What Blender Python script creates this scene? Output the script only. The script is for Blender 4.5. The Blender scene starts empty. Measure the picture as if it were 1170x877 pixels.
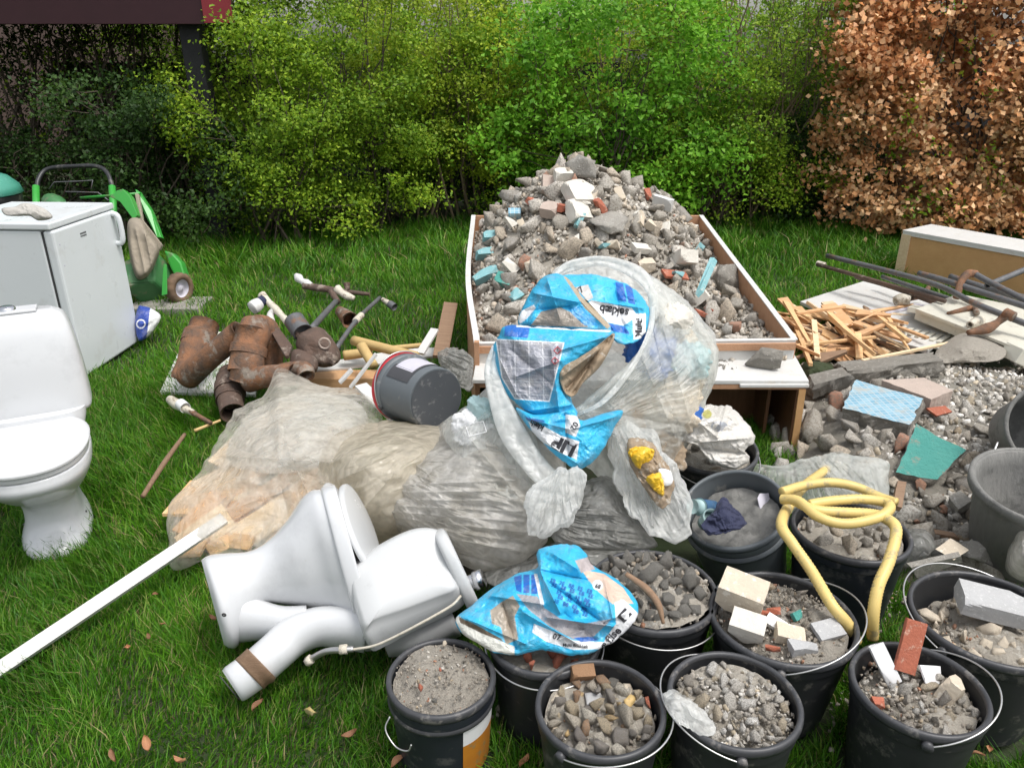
import bpy, math, random
import numpy as np
from mathutils import Vector, Matrix, Euler
R = math.radians
C = bpy.context.scene.collection
scene = bpy.context.scene
PITCH, CAMH, FPX = R(23), 1.62, 880.0
# ---------------------------------------------------------------- camera, sky, sun, exposure
cd = bpy.data.cameras.new('camera'); cam = bpy.data.objects.new('camera', cd); C.objects.link(cam)
cam.location = (0, 0, CAMH); cam.rotation_euler = (R(90) - PITCH, 0, 0)
cd.sensor_width = 36; cd.lens = 36 * FPX / 1170; cd.clip_end = 300; cd.clip_start = 0.05
scene.camera = cam
world = bpy.data.worlds.new('World'); scene.world = world; world.use_nodes = True
wn = world.node_tree; bg = wn.nodes['Background']
sky = wn.nodes.new('ShaderNodeTexSky'); sky.sky_type = 'NISHITA'; sky.sun_disc = False
SE, SA = R(66), R(122)   # elevation, direction the sun stands in (clockwise from +Y)
sky.sun_elevation = SE; sky.sun_rotation = SA; sky.dust_density = 4.0; sky.air_density = 1.3
hs = wn.nodes.new('ShaderNodeHueSaturation'); hs.inputs['Saturation'].default_value = 0.3
wn.links.new(sky.outputs[0], hs.inputs['Color']); wn.links.new(hs.outputs[0], bg.inputs[0])
bg.inputs[1].default_value = 0.135
sl = bpy.data.lights.new('sun', 'SUN'); sun = bpy.data.objects.new('sun', sl); C.objects.link(sun)
sl.energy = 1.25; sl.angle = R(14); sl.color = (1.0, 0.975, 0.94)
sun.rotation_euler = Vector((-math.sin(SA) * math.cos(SE), -math.cos(SA) * math.cos(SE), -math.sin(SE))).to_track_quat('-Z', 'Y').to_euler()
scene.view_settings.view_transform = 'Standard'; scene.view_settings.look = 'None'
scene.view_settings.exposure = 0.66; scene.view_settings.gamma = 1.0
scene.cycles.max_bounces = 8; scene.cycles.transparent_max_bounces = 16
scene.cycles.use_denoising = True
# ---------------------------------------------------------------- pixel helpers (photo 1170x877)
CR = np.array([1., 0, 0]); CU = np.array([0, math.sin(PITCH), math.cos(PITCH)]); CF = np.array([0, math.cos(PITCH), -math.sin(PITCH)])
CO = np.array([0, 0, CAMH])
def ray(px, py): return (px - 585) / FPX * CR + (438.5 - py) / FPX * CU + CF
def I(px, py, dep): return CO + dep * ray(px, py)                 # at camera depth
def G(px, py, z=0.0):                                             # on the plane z
    v = ray(px, py); return CO + v * ((z - CAMH) / v[2])
def W(px, py, Y):                                                 # at world Y
    v = ray(px, py); return CO + v * (Y / v[1])
def IA(px, py, dep):
    px, py, dep = np.broadcast_arrays(np.asarray(px, float), np.asarray(py, float), np.asarray(dep, float))
    r = (px[..., None] - 585) / FPX * CR + (438.5 - py[..., None]) / FPX * CU + CF
    return CO + dep[..., None] * r
def ppm(depth): return FPX / depth
# ---------------------------------------------------------------- materials
def nt(name):
    m = bpy.data.materials.new(name); m.use_nodes = True
    return m, m.node_tree.nodes, m.node_tree.links, m.node_tree.nodes['Principled BSDF']
def c4(c): return (c[0], c[1], c[2], 1)
def noise(N, L, scale, detail=4, rough=.6, co=None, dist=0):
    n = N.new('ShaderNodeTexNoise'); n.inputs['Scale'].default_value = scale; n.inputs['Detail'].default_value = detail
    n.inputs['Roughness'].default_value = rough; n.inputs['Distortion'].default_value = dist
    if co is not None: L.new(co, n.inputs['Vector'])
    return n
def ramp(N, L, fac, stops):
    r = N.new('ShaderNodeValToRGB'); e = r.color_ramp.elements
    while len(e) < len(stops): e.new(.5)
    for k, (p, c) in enumerate(stops): e[k].position = p; e[k].color = c4(c) if len(c) == 3 else c
    L.new(fac, r.inputs[0]); return r
def mixc(N, L, fac, a, b, mode='MIX'):
    m = N.new('ShaderNodeMix'); m.data_type = 'RGBA'; m.blend_type = mode
    if isinstance(fac, (int, float)): m.inputs[0].default_value = fac
    else: L.new(fac, m.inputs[0])
    for s, v in ((6, a), (7, b)):
        if isinstance(v, tuple): m.inputs[s].default_value = c4(v)
        else: L.new(v, m.inputs[s])
    return m.outputs[2]
def pm(name, c1, c2=None, scale=8, rough=.6, bump=0, bscale=60, metal=0, rand=0, spots=None, spotscale=30, spec=.5, coat=0, contrast=.25, stretch=None, rscale=None):
    m, N, L, P = nt(name); tc = N.new('ShaderNodeTexCoord'); co = tc.outputs['Object']
    if stretch:
        mp = N.new('ShaderNodeMapping'); mp.inputs['Scale'].default_value = stretch; L.new(co, mp.inputs[0]); co = mp.outputs[0]
    col = None
    c2 = c2 or tuple(x * .8 for x in c1)
    n = noise(N, L, scale, 6, .65, co)
    r = ramp(N, L, n.outputs[0], [(.5 - contrast, c1), (.5 + contrast, c2)]); col = r.outputs[0]
    if spots:
        n2 = noise(N, L, spotscale, 5, .7, tc.outputs['Object'])
        r2 = ramp(N, L, n2.outputs[0], [(.56, (0, 0, 0)), (.64, (1, 1, 1))]); col = mixc(N, L, r2.outputs[0], col, spots)
    if rand:
        oi = N.new('ShaderNodeObjectInfo'); mr = N.new('ShaderNodeMapRange'); mr.inputs[3].default_value = 1 - rand; mr.inputs[4].default_value = 1 + rand
        L.new(oi.outputs['Random'], mr.inputs[0]); hv = N.new('ShaderNodeHueSaturation'); L.new(mr.outputs[0], hv.inputs['Value']); L.new(col, hv.inputs['Color']); col = hv.outputs[0]
    L.new(col, P.inputs['Base Color']); P.inputs['Metallic'].default_value = metal
    P.inputs['Roughness'].default_value = rough; P.inputs['Specular IOR Level'].default_value = spec
    if rough < .7:
        mr = N.new('ShaderNodeMapRange'); mr.inputs[3].default_value = max(.03, rough - .1); mr.inputs[4].default_value = rough + .15
        n3 = noise(N, L, rscale or scale * 2, 5, .6, tc.outputs['Object']); L.new(n3.outputs[0], mr.inputs[0]); L.new(mr.outputs[0], P.inputs['Roughness'])
    if coat: P.inputs['Coat Weight'].default_value = coat; P.inputs['Coat Roughness'].default_value = .08
    if bump:
        nb = noise(N, L, bscale, 6, .7, co); b = N.new('ShaderNodeBump'); b.inputs['Strength'].default_value = bump; b.inputs['Distance'].default_value = .01
        L.new(nb.outputs[0], b.inputs['Height']); L.new(b.outputs[0], P.inputs['Normal'])
    return m
def rubble_mat(name, stops):
    m, N, L, P = nt(name); oi = N.new('ShaderNodeObjectInfo'); tc = N.new('ShaderNodeTexCoord'); geo = N.new('ShaderNodeNewGeometry')
    ad = N.new('ShaderNodeMath'); ad.operation = 'ADD'; L.new(oi.outputs['Random'], ad.inputs[0]); L.new(geo.outputs['Random Per Island'], ad.inputs[1])
    fr = N.new('ShaderNodeMath'); fr.operation = 'FRACT'; L.new(ad.outputs[0], fr.inputs[0])
    r = ramp(N, L, fr.outputs[0], stops); r.color_ramp.interpolation = 'CONSTANT'
    n = noise(N, L, 45, 8, .75, tc.outputs['Object']); r2 = ramp(N, L, n.outputs[0], [(.32, (.5, .47, .43)), (.5, (.95, .94, .92)), (.72, (1.35, 1.33, 1.3))])
    col = mixc(N, L, 1.0, r.outputs[0], r2.outputs[0], 'MULTIPLY')
    n4 = noise(N, L, 9, 4, .6, tc.outputs['Object']); dm = ramp(N, L, n4.outputs[0], [(.45, (0, 0, 0)), (.6, (.7, .7, .7))])
    col = mixc(N, L, dm.outputs[0], col, (.25, .22, .18))
    L.new(col, P.inputs['Base Color']); P.inputs['Roughness'].default_value = .92; P.inputs['Specular IOR Level'].default_value = .2
    nb = noise(N, L, 70, 8, .8, tc.outputs['Object']); b = N.new('ShaderNodeBump'); b.inputs['Strength'].default_value = .9; b.inputs['Distance'].default_value = .006
    L.new(nb.outputs[0], b.inputs['Height']); L.new(b.outputs[0], P.inputs['Normal']); return m
def film_mat(name, col=(.78, .78, .74), alpha=(.35, .75), dust=(.5, .47, .4), dustamt=.3, ridge=22, rough=.28, stretch=(1, 1, 1), bs=.8):
    m, N, L, P = nt(name); out = N['Material Output']; tc = N.new('ShaderNodeTexCoord')
    mp = N.new('ShaderNodeMapping'); mp.inputs['Scale'].default_value = stretch; L.new(tc.outputs['Object'], mp.inputs[0]); co = mp.outputs[0]
    def ridged(s, d):
        n = noise(N, L, s, 2, .5, co, d * .25); a = N.new('ShaderNodeMath'); a.operation = 'SUBTRACT'; L.new(n.outputs[0], a.inputs[0]); a.inputs[1].default_value = .5
        b = N.new('ShaderNodeMath'); b.operation = 'ABSOLUTE'; L.new(a.outputs[0], b.inputs[0]); return b.outputs[0]
    r1, r2 = ridged(ridge, .8), ridged(ridge * .4, 1.2)
    s = N.new('ShaderNodeMath'); s.operation = 'MULTIPLY_ADD'; L.new(r2, s.inputs[0]); s.inputs[1].default_value = 2.2; L.new(r1, s.inputs[2])
    b = N.new('ShaderNodeBump'); b.inputs['Strength'].default_value = bs; b.inputs['Distance'].default_value = .03; L.new(s.outputs[0], b.inputs['Height'])
    nd = noise(N, L, 7, 7, .7, tc.outputs['Object']); rd = ramp(N, L, nd.outputs[0], [(.4, (0, 0, 0)), (.62, (dustamt,) * 3)])
    L.new(mixc(N, L, rd.outputs[0], col, dust), P.inputs['Base Color']); P.inputs['Roughness'].default_value = rough; L.new(b.outputs[0], P.inputs['Normal'])
    tl = N.new('ShaderNodeBsdfTranslucent'); tl.inputs[0].default_value = c4(col); L.new(b.outputs[0], tl.inputs[1])
    m1 = N.new('ShaderNodeMixShader'); m1.inputs[0].default_value = .45; L.new(P.outputs[0], m1.inputs[1]); L.new(tl.outputs[0], m1.inputs[2])
    tr = N.new('ShaderNodeBsdfTransparent'); m2 = N.new('ShaderNodeMixShader')
    na = noise(N, L, 5, 5, .6, tc.outputs['Object'], .5); mr = N.new('ShaderNodeMapRange'); mr.inputs[1].default_value = .35; mr.inputs[2].default_value = .65
    mr.inputs[3].default_value = alpha[0]; mr.inputs[4].default_value = alpha[1]; L.new(na.outputs[0], mr.inputs[0])
    rr = N.new('ShaderNodeMath'); rr.operation = 'MULTIPLY_ADD'; L.new(r1, rr.inputs[0]); rr.inputs[1].default_value = -1.2; L.new(mr.outputs[0], rr.inputs[2])
    r3 = N.new('ShaderNodeMath'); r3.operation = 'ADD'; r3.use_clamp = True; L.new(rr.outputs[0], r3.inputs[0]); r3.inputs[1].default_value = .08
    L.new(r3.outputs[0], m2.inputs[0]); L.new(tr.outputs[0], m2.inputs[1]); L.new(m1.outputs[0], m2.inputs[2])
    L.new(m2.outputs[0], out.inputs[0]); return m
def leaf_mat(name, cols, trans=.35, rough=.55):
    m, N, L, P = nt(name); out = N['Material Output']; geo = N.new('ShaderNodeNewGeometry'); tc = N.new('ShaderNodeTexCoord')
    r = ramp(N, L, geo.outputs['Random Per Island'], cols)
    n = noise(N, L, 1.3, 3, .6, tc.outputs['Object']); r2 = ramp(N, L, n.outputs[0], [(.35, (.62, .7, .6)), (.65, (1.25, 1.2, 1.05))])
    col = mixc(N, L, 1.0, r.outputs[0], r2.outputs[0], 'MULTIPLY')
    L.new(col, P.inputs['Base Color']); P.inputs['Roughness'].default_value = rough; P.inputs['Specular IOR Level'].default_value = .3
    tl = N.new('ShaderNodeBsdfTranslucent'); L.new(col, tl.inputs[0]); m1 = N.new('ShaderNodeMixShader'); m1.inputs[0].default_value = trans
    L.new(P.outputs[0], m1.inputs[1]); L.new(tl.outputs[0], m1.inputs[2]); L.new(m1.outputs[0], out.inputs[0]); return m
def vcol_mat(name, rough=.35, grime=.35, bump=.5):
    m, N, L, P = nt(name); a = N.new('ShaderNodeVertexColor'); a.layer_name = 'print'; tc = N.new('ShaderNodeTexCoord')
    n = noise(N, L, 14, 7, .72, tc.outputs['Object']); r = ramp(N, L, n.outputs[0], [(.5, (0, 0, 0)), (.68, (grime,) * 3)])
    L.new(mixc(N, L, r.outputs[0], a.outputs[0], (.42, .38, .31)), P.inputs['Base Color']); P.inputs['Roughness'].default_value = rough
    nb = noise(N, L, 26, 4, .5, tc.outputs['Object'], 1.2); ab = N.new('ShaderNodeMath'); ab.operation = 'SUBTRACT'; L.new(nb.outputs[0], ab.inputs[0]); ab.inputs[1].default_value = .5
    a2 = N.new('ShaderNodeMath'); a2.operation = 'ABSOLUTE'; L.new(ab.outputs[0], a2.inputs[0])
    b = N.new('ShaderNodeBump'); b.inputs['Strength'].default_value = bump; b.inputs['Distance'].default_value = .02; L.new(a2.outputs[0], b.inputs['Height']); L.new(b.outputs[0], P.inputs['Normal'])
    return m
# ---------------------------------------------------------------- objects
def tag(o, label=None, cat=None, group=None, kind=None):
    if label: o['label'] = label
    if cat: o['category'] = cat
    if group: o['group'] = group
    if kind: o['kind'] = kind
    return o
def thing(name, label, cat, loc=(0, 0, 0), rot=(0, 0, 0), group=None, M=None):
    o = bpy.data.objects.new(name, None); C.objects.link(o); o.empty_display_size = .05
    if M is not None: o.matrix_world = M
    else: o.location = [float(x) for x in loc]; o.rotation_euler = rot
    o['_m'] = 0; del o['_m']
    return tag(o, label, cat, group)
def mworld(o):
    m = o.matrix_basis.copy()
    while o.parent: o = o.parent; m = o.matrix_basis @ m
    return m
def link(name, V, F, m=None, parent=None, smooth=True, world=False, mats=None, mi=None, auto=None, bevel=0, cols=None, origin=True):
    """V (n,3); F: list of faces or (k,3|4) array. world=True: V in world space, moved into the parent's space (or given its own origin)."""
    V = np.asarray(V, float); loc = None
    if world:
        if parent is not None:
            Mi = np.array(mworld(parent).inverted()); V = V @ Mi[:3, :3].T + Mi[:3, 3]
        elif origin:
            loc = np.array([V[:, 0].mean(), V[:, 1].mean(), V[:, 2].min()]); V = V - loc
    me = bpy.data.meshes.new(name)
    if isinstance(F, np.ndarray):
        k = F.shape[1]; me.vertices.add(len(V)); me.vertices.foreach_set('co', V.astype(np.float32).ravel())
        me.loops.add(F.size); me.loops.foreach_set('vertex_index', F.astype(np.int32).ravel())
        me.polygons.add(len(F)); me.polygons.foreach_set('loop_start', np.arange(0, F.size, k, dtype=np.int32))
        me.polygons.foreach_set('loop_total', np.full(len(F), k, dtype=np.int32)); me.update(calc_edges=True)
    else:
        me.from_pydata([tuple(v) for v in V], [], F)
    for x in (mats or ([m] if m else [])): me.materials.append(x)
    if mi is not None: me.polygons.foreach_set('material_index', np.asarray(mi, np.int32))
    if cols is not None:
        ca = me.color_attributes.new('print', 'FLOAT_COLOR', 'POINT'); cc = np.ones((len(V), 4), np.float32); cc[:, :3] = cols; ca.data.foreach_set('color', cc.ravel())
    if smooth: me.polygons.foreach_set('use_smooth', np.ones(len(me.polygons), bool))
    me.validate()
    if auto: me.set_sharp_from_angle(angle=R(auto))
    o = bpy.data.objects.new(name, me); C.objects.link(o)
    if parent is not None: o.parent = parent
    if loc is not None: o.location = loc
    if bevel:
        b = o.modifiers.new('bevel', 'BEVEL'); b.width = bevel; b.segments = 2; b.limit_method = 'ANGLE'; b.harden_normals = False
    return o
def rig(o):  # a free copy helper
    return o
def copy_tree(o, parent=None):
    c = o.copy(); C.objects.link(c); c.parent = parent
    for ch in o.children: copy_tree(ch, c)
    return c
class MB:
    def __init__(s): s.V = []; s.F = []
    def add(s, V, F):
        o = len(s.V); s.V += [tuple(map(float, v)) for v in V]; s.F += [tuple(int(i) + o for i in f) for f in F]; return s
    def box(s, c, d, rot=None):
        c = np.array(c, float); d = np.array(d, float) / 2
        v = np.array([[x, y, z] for x in (-1, 1) for y in (-1, 1) for z in (-1, 1)]) * d
        if rot is not None: v = v @ np.array(Euler(rot).to_matrix()).T
        return s.add(v + c, [(0, 1, 3, 2), (4, 6, 7, 5), (0, 4, 5, 1), (2, 3, 7, 6), (0, 2, 6, 4), (1, 5, 7, 3)])
    def beam(s, p, q, w, h, up=(0, 0, 1), w2=None, h2=None):   # box between two points
        p, q = np.array(p, float), np.array(q, float); d = q - p; d /= np.linalg.norm(d); sd = np.cross(d, np.array(up, float)); sd /= np.linalg.norm(sd); u = np.cross(sd, d)
        v = []
        for e, (a, b) in ((p, (w, h)), (q, (w2 or w, h2 or h))):
            for i, j in ((-1, -1), (1, -1), (1, 1), (-1, 1)): v.append(e + sd * i * a / 2 + u * j * b / 2)
        return s.add(v, [(3, 2, 1, 0), (4, 5, 6, 7), (0, 1, 5, 4), (1, 2, 6, 5), (2, 3, 7, 6), (3, 0, 4, 7)])
    def tube(s, pts, rad, n=12, cap=True, hollow=0):
        pts = [np.array(p, float) for p in pts]; k = len(pts); rad = [rad] * k if np.isscalar(rad) else rad
        tg = [pts[min(i + 1, k - 1)] - pts[max(i - 1, 0)] for i in range(k)]; tg = [t / (np.linalg.norm(t) + 1e-9) for t in tg]
        a = np.array([0, 0, 1.]) if abs(tg[0][2]) < .9 else np.array([1., 0, 0]); u = np.cross(tg[0], a); u /= np.linalg.norm(u); V = []
        for i in range(k):
            u = u - tg[i] * np.dot(u, tg[i]); u /= np.linalg.norm(u); w = np.cross(tg[i], u)
            for j in range(n):
                t = 2 * math.pi * j / n; V.append(pts[i] + rad[i] * (u * math.cos(t) + w * math.sin(t)))
        F = [(i * n + j, i * n + (j + 1) % n, (i + 1) * n + (j + 1) % n, (i + 1) * n + j) for i in range(k - 1) for j in range(n)]
        if hollow:
            base = len(V)
            for i, p, g in ((0, pts[0], 1), (k - 1, pts[-1], -1)):
                inner = [p + (V[i * n + j] - p) * hollow for j in range(n)]; deep = [x + tg[i] * g * rad[i] * 1.5 for x in inner]
                b = len(V); V += inner + deep
                for j in range(n):
                    j2 = (j + 1) % n
                    F.append((i * n + j, b + j, b + j2, i * n + j2)); F.append((b + j, b + n + j, b + n + j2, b + j2))
                F.append(tuple(b + n + j for j in range(n)))
        elif cap: F += [tuple(range(n))[::-1], tuple((k - 1) * n + j for j in range(n))]
        return s.add(V, F)
    def lathe(s, prof, n=48, c=(0, 0, 0), close=False):
        c = np.array(c, float); V = [c + (r * math.cos(2 * math.pi * j / n), r * math.sin(2 * math.pi * j / n), z) for r, z in prof for j in range(n)]
        F = [(i * n + j, i * n + (j + 1) % n, (i + 1) * n + (j + 1) % n, (i + 1) * n + j) for i in range(len(prof) - 1) for j in range(n)]
        return s.add(V, F)
    def rings(s, rings, cap=True):
        n = len(rings[0]); k = len(rings); V = [p for r in rings for p in r]
        F = [(i * n + j, i * n + (j + 1) % n, (i + 1) * n + (j + 1) % n, (i + 1) * n + j) for i in range(k - 1) for j in range(n)]
        if cap: F += [tuple(range(n))[::-1], tuple((k - 1) * n + j for j in range(n))]
        return s.add(V, F)
    def go(s, name, m, parent=None, **k): return link(name, np.array(s.V), s.F, m, parent, **k)
def catmull(P, n):
    P = np.array(P, float); P = np.vstack([2 * P[0] - P[1], P, 2 * P[-1] - P[-2]]); out = []; k = len(P) - 3
    for t in np.linspace(0, k - 1e-6, n):
        i = int(t); f = t - i; a, b, c, d = P[i:i + 4]
        out.append(.5 * ((2 * b) + (-a + c) * f + (2 * a - 5 * b + 4 * c - d) * f * f + (-a + 3 * b - 3 * c + d) * f ** 3))
    return np.array(out)
def snoise(P, seed, f=1.0, oct=3):                       # cheap smooth noise from warped sines, about -1..1
    rs = np.random.RandomState(seed); out = 0; amp = 1; tot = 0
    for o in range(oct):
        for k in range(4):
            d = rs.normal(size=3); d /= np.linalg.norm(d); e = rs.normal(size=3); ph = rs.rand(2) * 6.28
            out = out + amp * np.sin((P @ d) * f * 6.28 + ph[0] + 1.3 * np.sin((P @ e) * f * 3.1 + ph[1])); tot += amp
        amp *= .5; f *= 2.1
    return out / tot * 2
def crumple(P, seed, f=4, n=7, sharp=1.0):               # folded-sheet noise with straight creases, about 0..1
    rs = np.random.RandomState(seed); out = 0; tot = 0
    wx = snoise(P, seed + 5, f * .35, 2) * .35 / f
    for k in range(n):
        d = rs.normal(size=3); d /= np.linalg.norm(d); ff = f * (.5 + rs.rand() * 1.2); a = 1 / (.4 + ff / f)
        t = (P + wx[..., None]) @ d * ff + rs.rand(); out = out + a * np.abs((t % 1) - .5) * 2; tot += a
    return out / tot
def inpoly(px, py, poly):
    r = np.zeros(np.shape(px), bool); n = len(poly); j = n - 1
    for i in range(n):
        xi, yi = poly[i][:2]; xj, yj = poly[j][:2]
        if yi != yj: r ^= ((yi > py) != (yj > py)) & (px < (xj - xi) * (py - yi) / (yj - yi) + xi)
        j = i
    return r
class Pillow:
    """closed solid: an outline (photo pixels, each point with its own camera depth) with real thickness and folds"""
    def __init__(s, poly, ctr, front=.06, back=.06, seed=1, crump=.02, cf=6, ridges=(), nr=90, nt=260, k=2.2, wob=.0, fine=.25, smooth_out=True, fringe=.0, jag=.035, fan=None):
        s.jag = jag; s.fan = fan
        P = np.array(poly, float); n = len(P)
        cl = catmull(np.vstack([P[-1:], P, P[:1], P[1:2]]), (n + 2) * 14 + 1) if smooth_out else None
        if smooth_out: P = cl[14:14 * (n + 1)]
        s.c = np.array(ctr, float); s.P = P
        th = np.arctan2(P[:, 1] - s.c[1], P[:, 0] - s.c[0]); o = np.argsort(th); th = th[o]
        s.th = np.concatenate([th - 2 * np.pi, th, th + 2 * np.pi]); r = np.hypot(P[:, 1] - s.c[1], P[:, 0] - s.c[0])[o]
        s.r = np.tile(r, 3); s.z = np.tile(P[o, 2], 3)
        s.f, s.b, s.seed, s.cr, s.cf, s.rg, s.k, s.fine = front, back, seed, crump, cf, ridges, k, fine
        s.nr, s.nt, s.fr = nr, nt, fringe
    def eval(s, rho, th, side=1, off=0.0):
        Rr = np.interp(th, s.th, s.r); ze = np.interp(th, s.th, s.z)
        px = s.c[0] + rho * Rr * np.cos(th); py = s.c[1] + rho * Rr * np.sin(th)
        if s.jag:
            q1 = np.stack([np.cos(th), np.sin(th), 0 * th], -1); jg = 1 + s.jag * rho ** 3 * ((crumple(q1, s.seed + 3, 1.6, 5) - .5) * 2 + .6 * (crumple(q1, s.seed + 4, 5, 5) - .5) * 2); px = s.c[0] + (px - s.c[0]) * jg; py = s.c[1] + (py - s.c[1]) * jg
        if s.fr: px = px + s.fr * rho ** 4 * np.sin(th * 31 + s.seed) ; py = py + s.fr * rho ** 4 * np.cos(th * 23 + s.seed)
        base = s.c[2] + (ze - s.c[2]) * rho ** 2
        bul = (s.f if side > 0 else s.b) * np.sqrt(np.clip(1 - np.abs(rho) ** s.k, 0, 1))
        q = IA(px, py, base)
        h = s.cr * (crumple(q, s.seed, s.cf, 4) - .5) * 1.8 + s.cr * s.fine * (crumple(q, s.seed + 9, s.cf * 2.7, 5) - .5) * 2 + s.cr * s.fine * .35 * (crumple(q, s.seed + 19, s.cf * 6.5, 5) - .5) * 2
        for (x1, y1, x2, y2, a, w) in s.rg:
            dx, dy = x2 - x1, y2 - y1; t = np.clip(((px - x1) * dx + (py - y1) * dy) / (dx * dx + dy * dy), 0, 1)
            dd = np.hypot(px - x1 - t * dx, py - y1 - t * dy); h = h + a * np.exp(-dd / w) * (1 if side > 0 else .3)
        for (fx, fy, fn, fa) in (s.fan or ()):
            an = np.arctan2(py - fy, px - fx); dd = np.hypot(px - fx, py - fy); w1 = snoise(np.stack([px / 90, py / 90, 0 * px], -1), s.seed + 7, 1, 2); q2 = np.stack([an * fn * .5 + w1 * .25, dd / 150 + 0 * px, 0 * px], -1)
            r1 = 1 - 2.2 * np.abs(snoise(q2, s.seed + 21, .8, 2)); q3 = np.stack([an * fn * 1.3 + w1 * .5, dd / 90 + 0 * px, 0 * px], -1); r2 = 1 - 2.2 * np.abs(snoise(q3, s.seed + 22, .8, 2))
            h = h + .55 * fa * (.9 * r1 + .3 * r2 - .3) * (.75 + .6 * snoise(np.stack([px / 70, py / 70, 0 * px], -1), s.seed + 8, 1, 2))
        fade = np.clip((1 - rho) * 6, .25, 1) if side > 0 else np.clip((1 - rho) * 6, 0, 1)
        return IA(px, py, base - side * bul - h * fade * side - off), px, py
    def surf(s, px, py, off=.002):
        px = np.asarray(px, float); py = np.asarray(py, float)
        th = np.arctan2(py - s.c[1], px - s.c[0]); Rr = np.interp(th, s.th, s.r); rho = np.hypot(px - s.c[0], py - s.c[1]) / Rr
        return s.eval(np.clip(rho, 0, 1), th, 1, off)[0]
    def mesh(s, name, m, parent=None, paint=None, front_only=False):
        nr, n = s.nr, s.nt; th = np.linspace(-np.pi, np.pi, n, endpoint=False); rho = np.linspace(0, 1, nr + 1)[1:] ** .75
        A, T = np.meshgrid(rho, th, indexing='ij'); Vf, px, py = s.eval(A, T, 1); Vb, bx, by = s.eval(A[:-1], T[:-1], -1)
        Vb = Vb[::-1]; c0 = s.eval(np.array([1e-4]), np.array([0.]), 1)[0]; c1 = s.eval(np.array([1e-4]), np.array([0.]), -1)[0]
        V = np.vstack([c0, Vf.reshape(-1, 3), Vb.reshape(-1, 3), c1]); K = nr + (0 if front_only else nr - 1)
        if front_only: V = V[:1 + nr * n]
        F = [(0, 1 + j, 1 + (j + 1) % n) for j in range(n)]
        F += [(1 + i * n + j, 1 + (i + 1) * n + j, 1 + (i + 1) * n + (j + 1) % n, 1 + i * n + (j + 1) % n) for i in range(K - 1) for j in range(n)]
        if not front_only: F += [(len(V) - 1, 1 + (K - 1) * n + (j + 1) % n, 1 + (K - 1) * n + j) for j in range(n)]
        cols = None
        if paint is not None:
            X = np.concatenate([[s.c[0]], px.ravel(), bx[::-1].ravel(), [s.c[0]]])[:len(V)]; Y = np.concatenate([[s.c[1]], py.ravel(), by[::-1].ravel(), [s.c[1]]])[:len(V)]
            cols = paint(X, Y)
        return link(name, V, F, m, parent, True, True, cols=cols)
FONT_CACHE = {}
def text_verts(txt, bold=0.0):
    cu = bpy.data.curves.new('t', 'FONT'); cu.body = txt; cu.size = 1; cu.offset = bold; cu.resolution_u = 3
    o = bpy.data.objects.new('t', cu); C.objects.link(o); dg = bpy.context.evaluated_depsgraph_get(); me = bpy.data.meshes.new_from_object(o.evaluated_get(dg))
    V = np.array([v.co[:] for v in me.vertices]); F = [tuple(p.vertices) for p in me.polygons]
    bpy.data.objects.remove(o); bpy.data.curves.remove(cu); bpy.data.meshes.remove(me); return V, F
def text_on(pil, txt, px, py, size, ang, m, parent, name='printed_word', bold=.02, off=.003, curve=0, squash=1):
    V, F = text_verts(txt, bold); x = V[:, 0] * size * squash; y = V[:, 1] * size; y = y + curve * x * x; a = R(ang)
    X = px + x * math.cos(a) + y * math.sin(a); Y = py + x * math.sin(a) - y * math.cos(a)
    return link(name, pil.surf(X, Y, off), F, m, parent, False, True)
def text_flat(txt, M, size, m, parent, name='printed_word', bold=.02, center=True):
    V, F = text_verts(txt, bold)
    if center: V[:, 0] -= (V[:, 0].max() + V[:, 0].min()) / 2
    V = V * size; M = np.array(M); V = V @ M[:3, :3].T + M[:3, 3]; return link(name, V, F, m, parent, False, False)
# ---------------------------------------------------------------- rocks
def ico(sub):
    import bmesh
    bm = bmesh.new(); bmesh.ops.create_icosphere(bm, subdivisions=sub, radius=1); V = np.array([v.co[:] for v in bm.verts]); F = np.array([[v.index for v in f.verts] for f in bm.faces]); bm.free(); return V, F
ICO = {k: ico(k) for k in (1, 2, 3, 4)}
def rock(seed, sub=3, planes=11, rough=.04, sq=(1, .8, .65)):
    """angular broken stone: hull of random points, edges cut and roughened"""
    import bmesh
    rs = np.random.RandomState(seed); P = rs.normal(size=(planes + 4, 3)); P /= np.linalg.norm(P, axis=1)[:, None]; P *= (.75 + .35 * rs.rand(len(P)))[:, None]
    bm = bmesh.new()
    for p in P: bm.verts.new(p)
    r = bmesh.ops.convex_hull(bm, input=bm.verts[:]); bmesh.ops.delete(bm, geom=[v for v in r['geom_interior'] if isinstance(v, bmesh.types.BMVert)], context='VERTS')
    cuts = {1: 0, 2: 1, 3: 2, 4: 6}[sub]
    if cuts: bmesh.ops.subdivide_edges(bm, edges=bm.edges[:], cuts=cuts, use_grid_fill=True)
    bmesh.ops.triangulate(bm, faces=bm.faces[:]); bm.verts.index_update()
    V = np.array([v.co[:] for v in bm.verts]); F = np.array([[v.index for v in f.verts] for f in bm.faces]); bm.free()
    if cuts: V = V * (1 + rough * snoise(V, seed, 1.1, 3) + rough * .8 * snoise(V, seed + 1, 4, 2))[:, None]
    return V * np.array(sq), F
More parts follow.
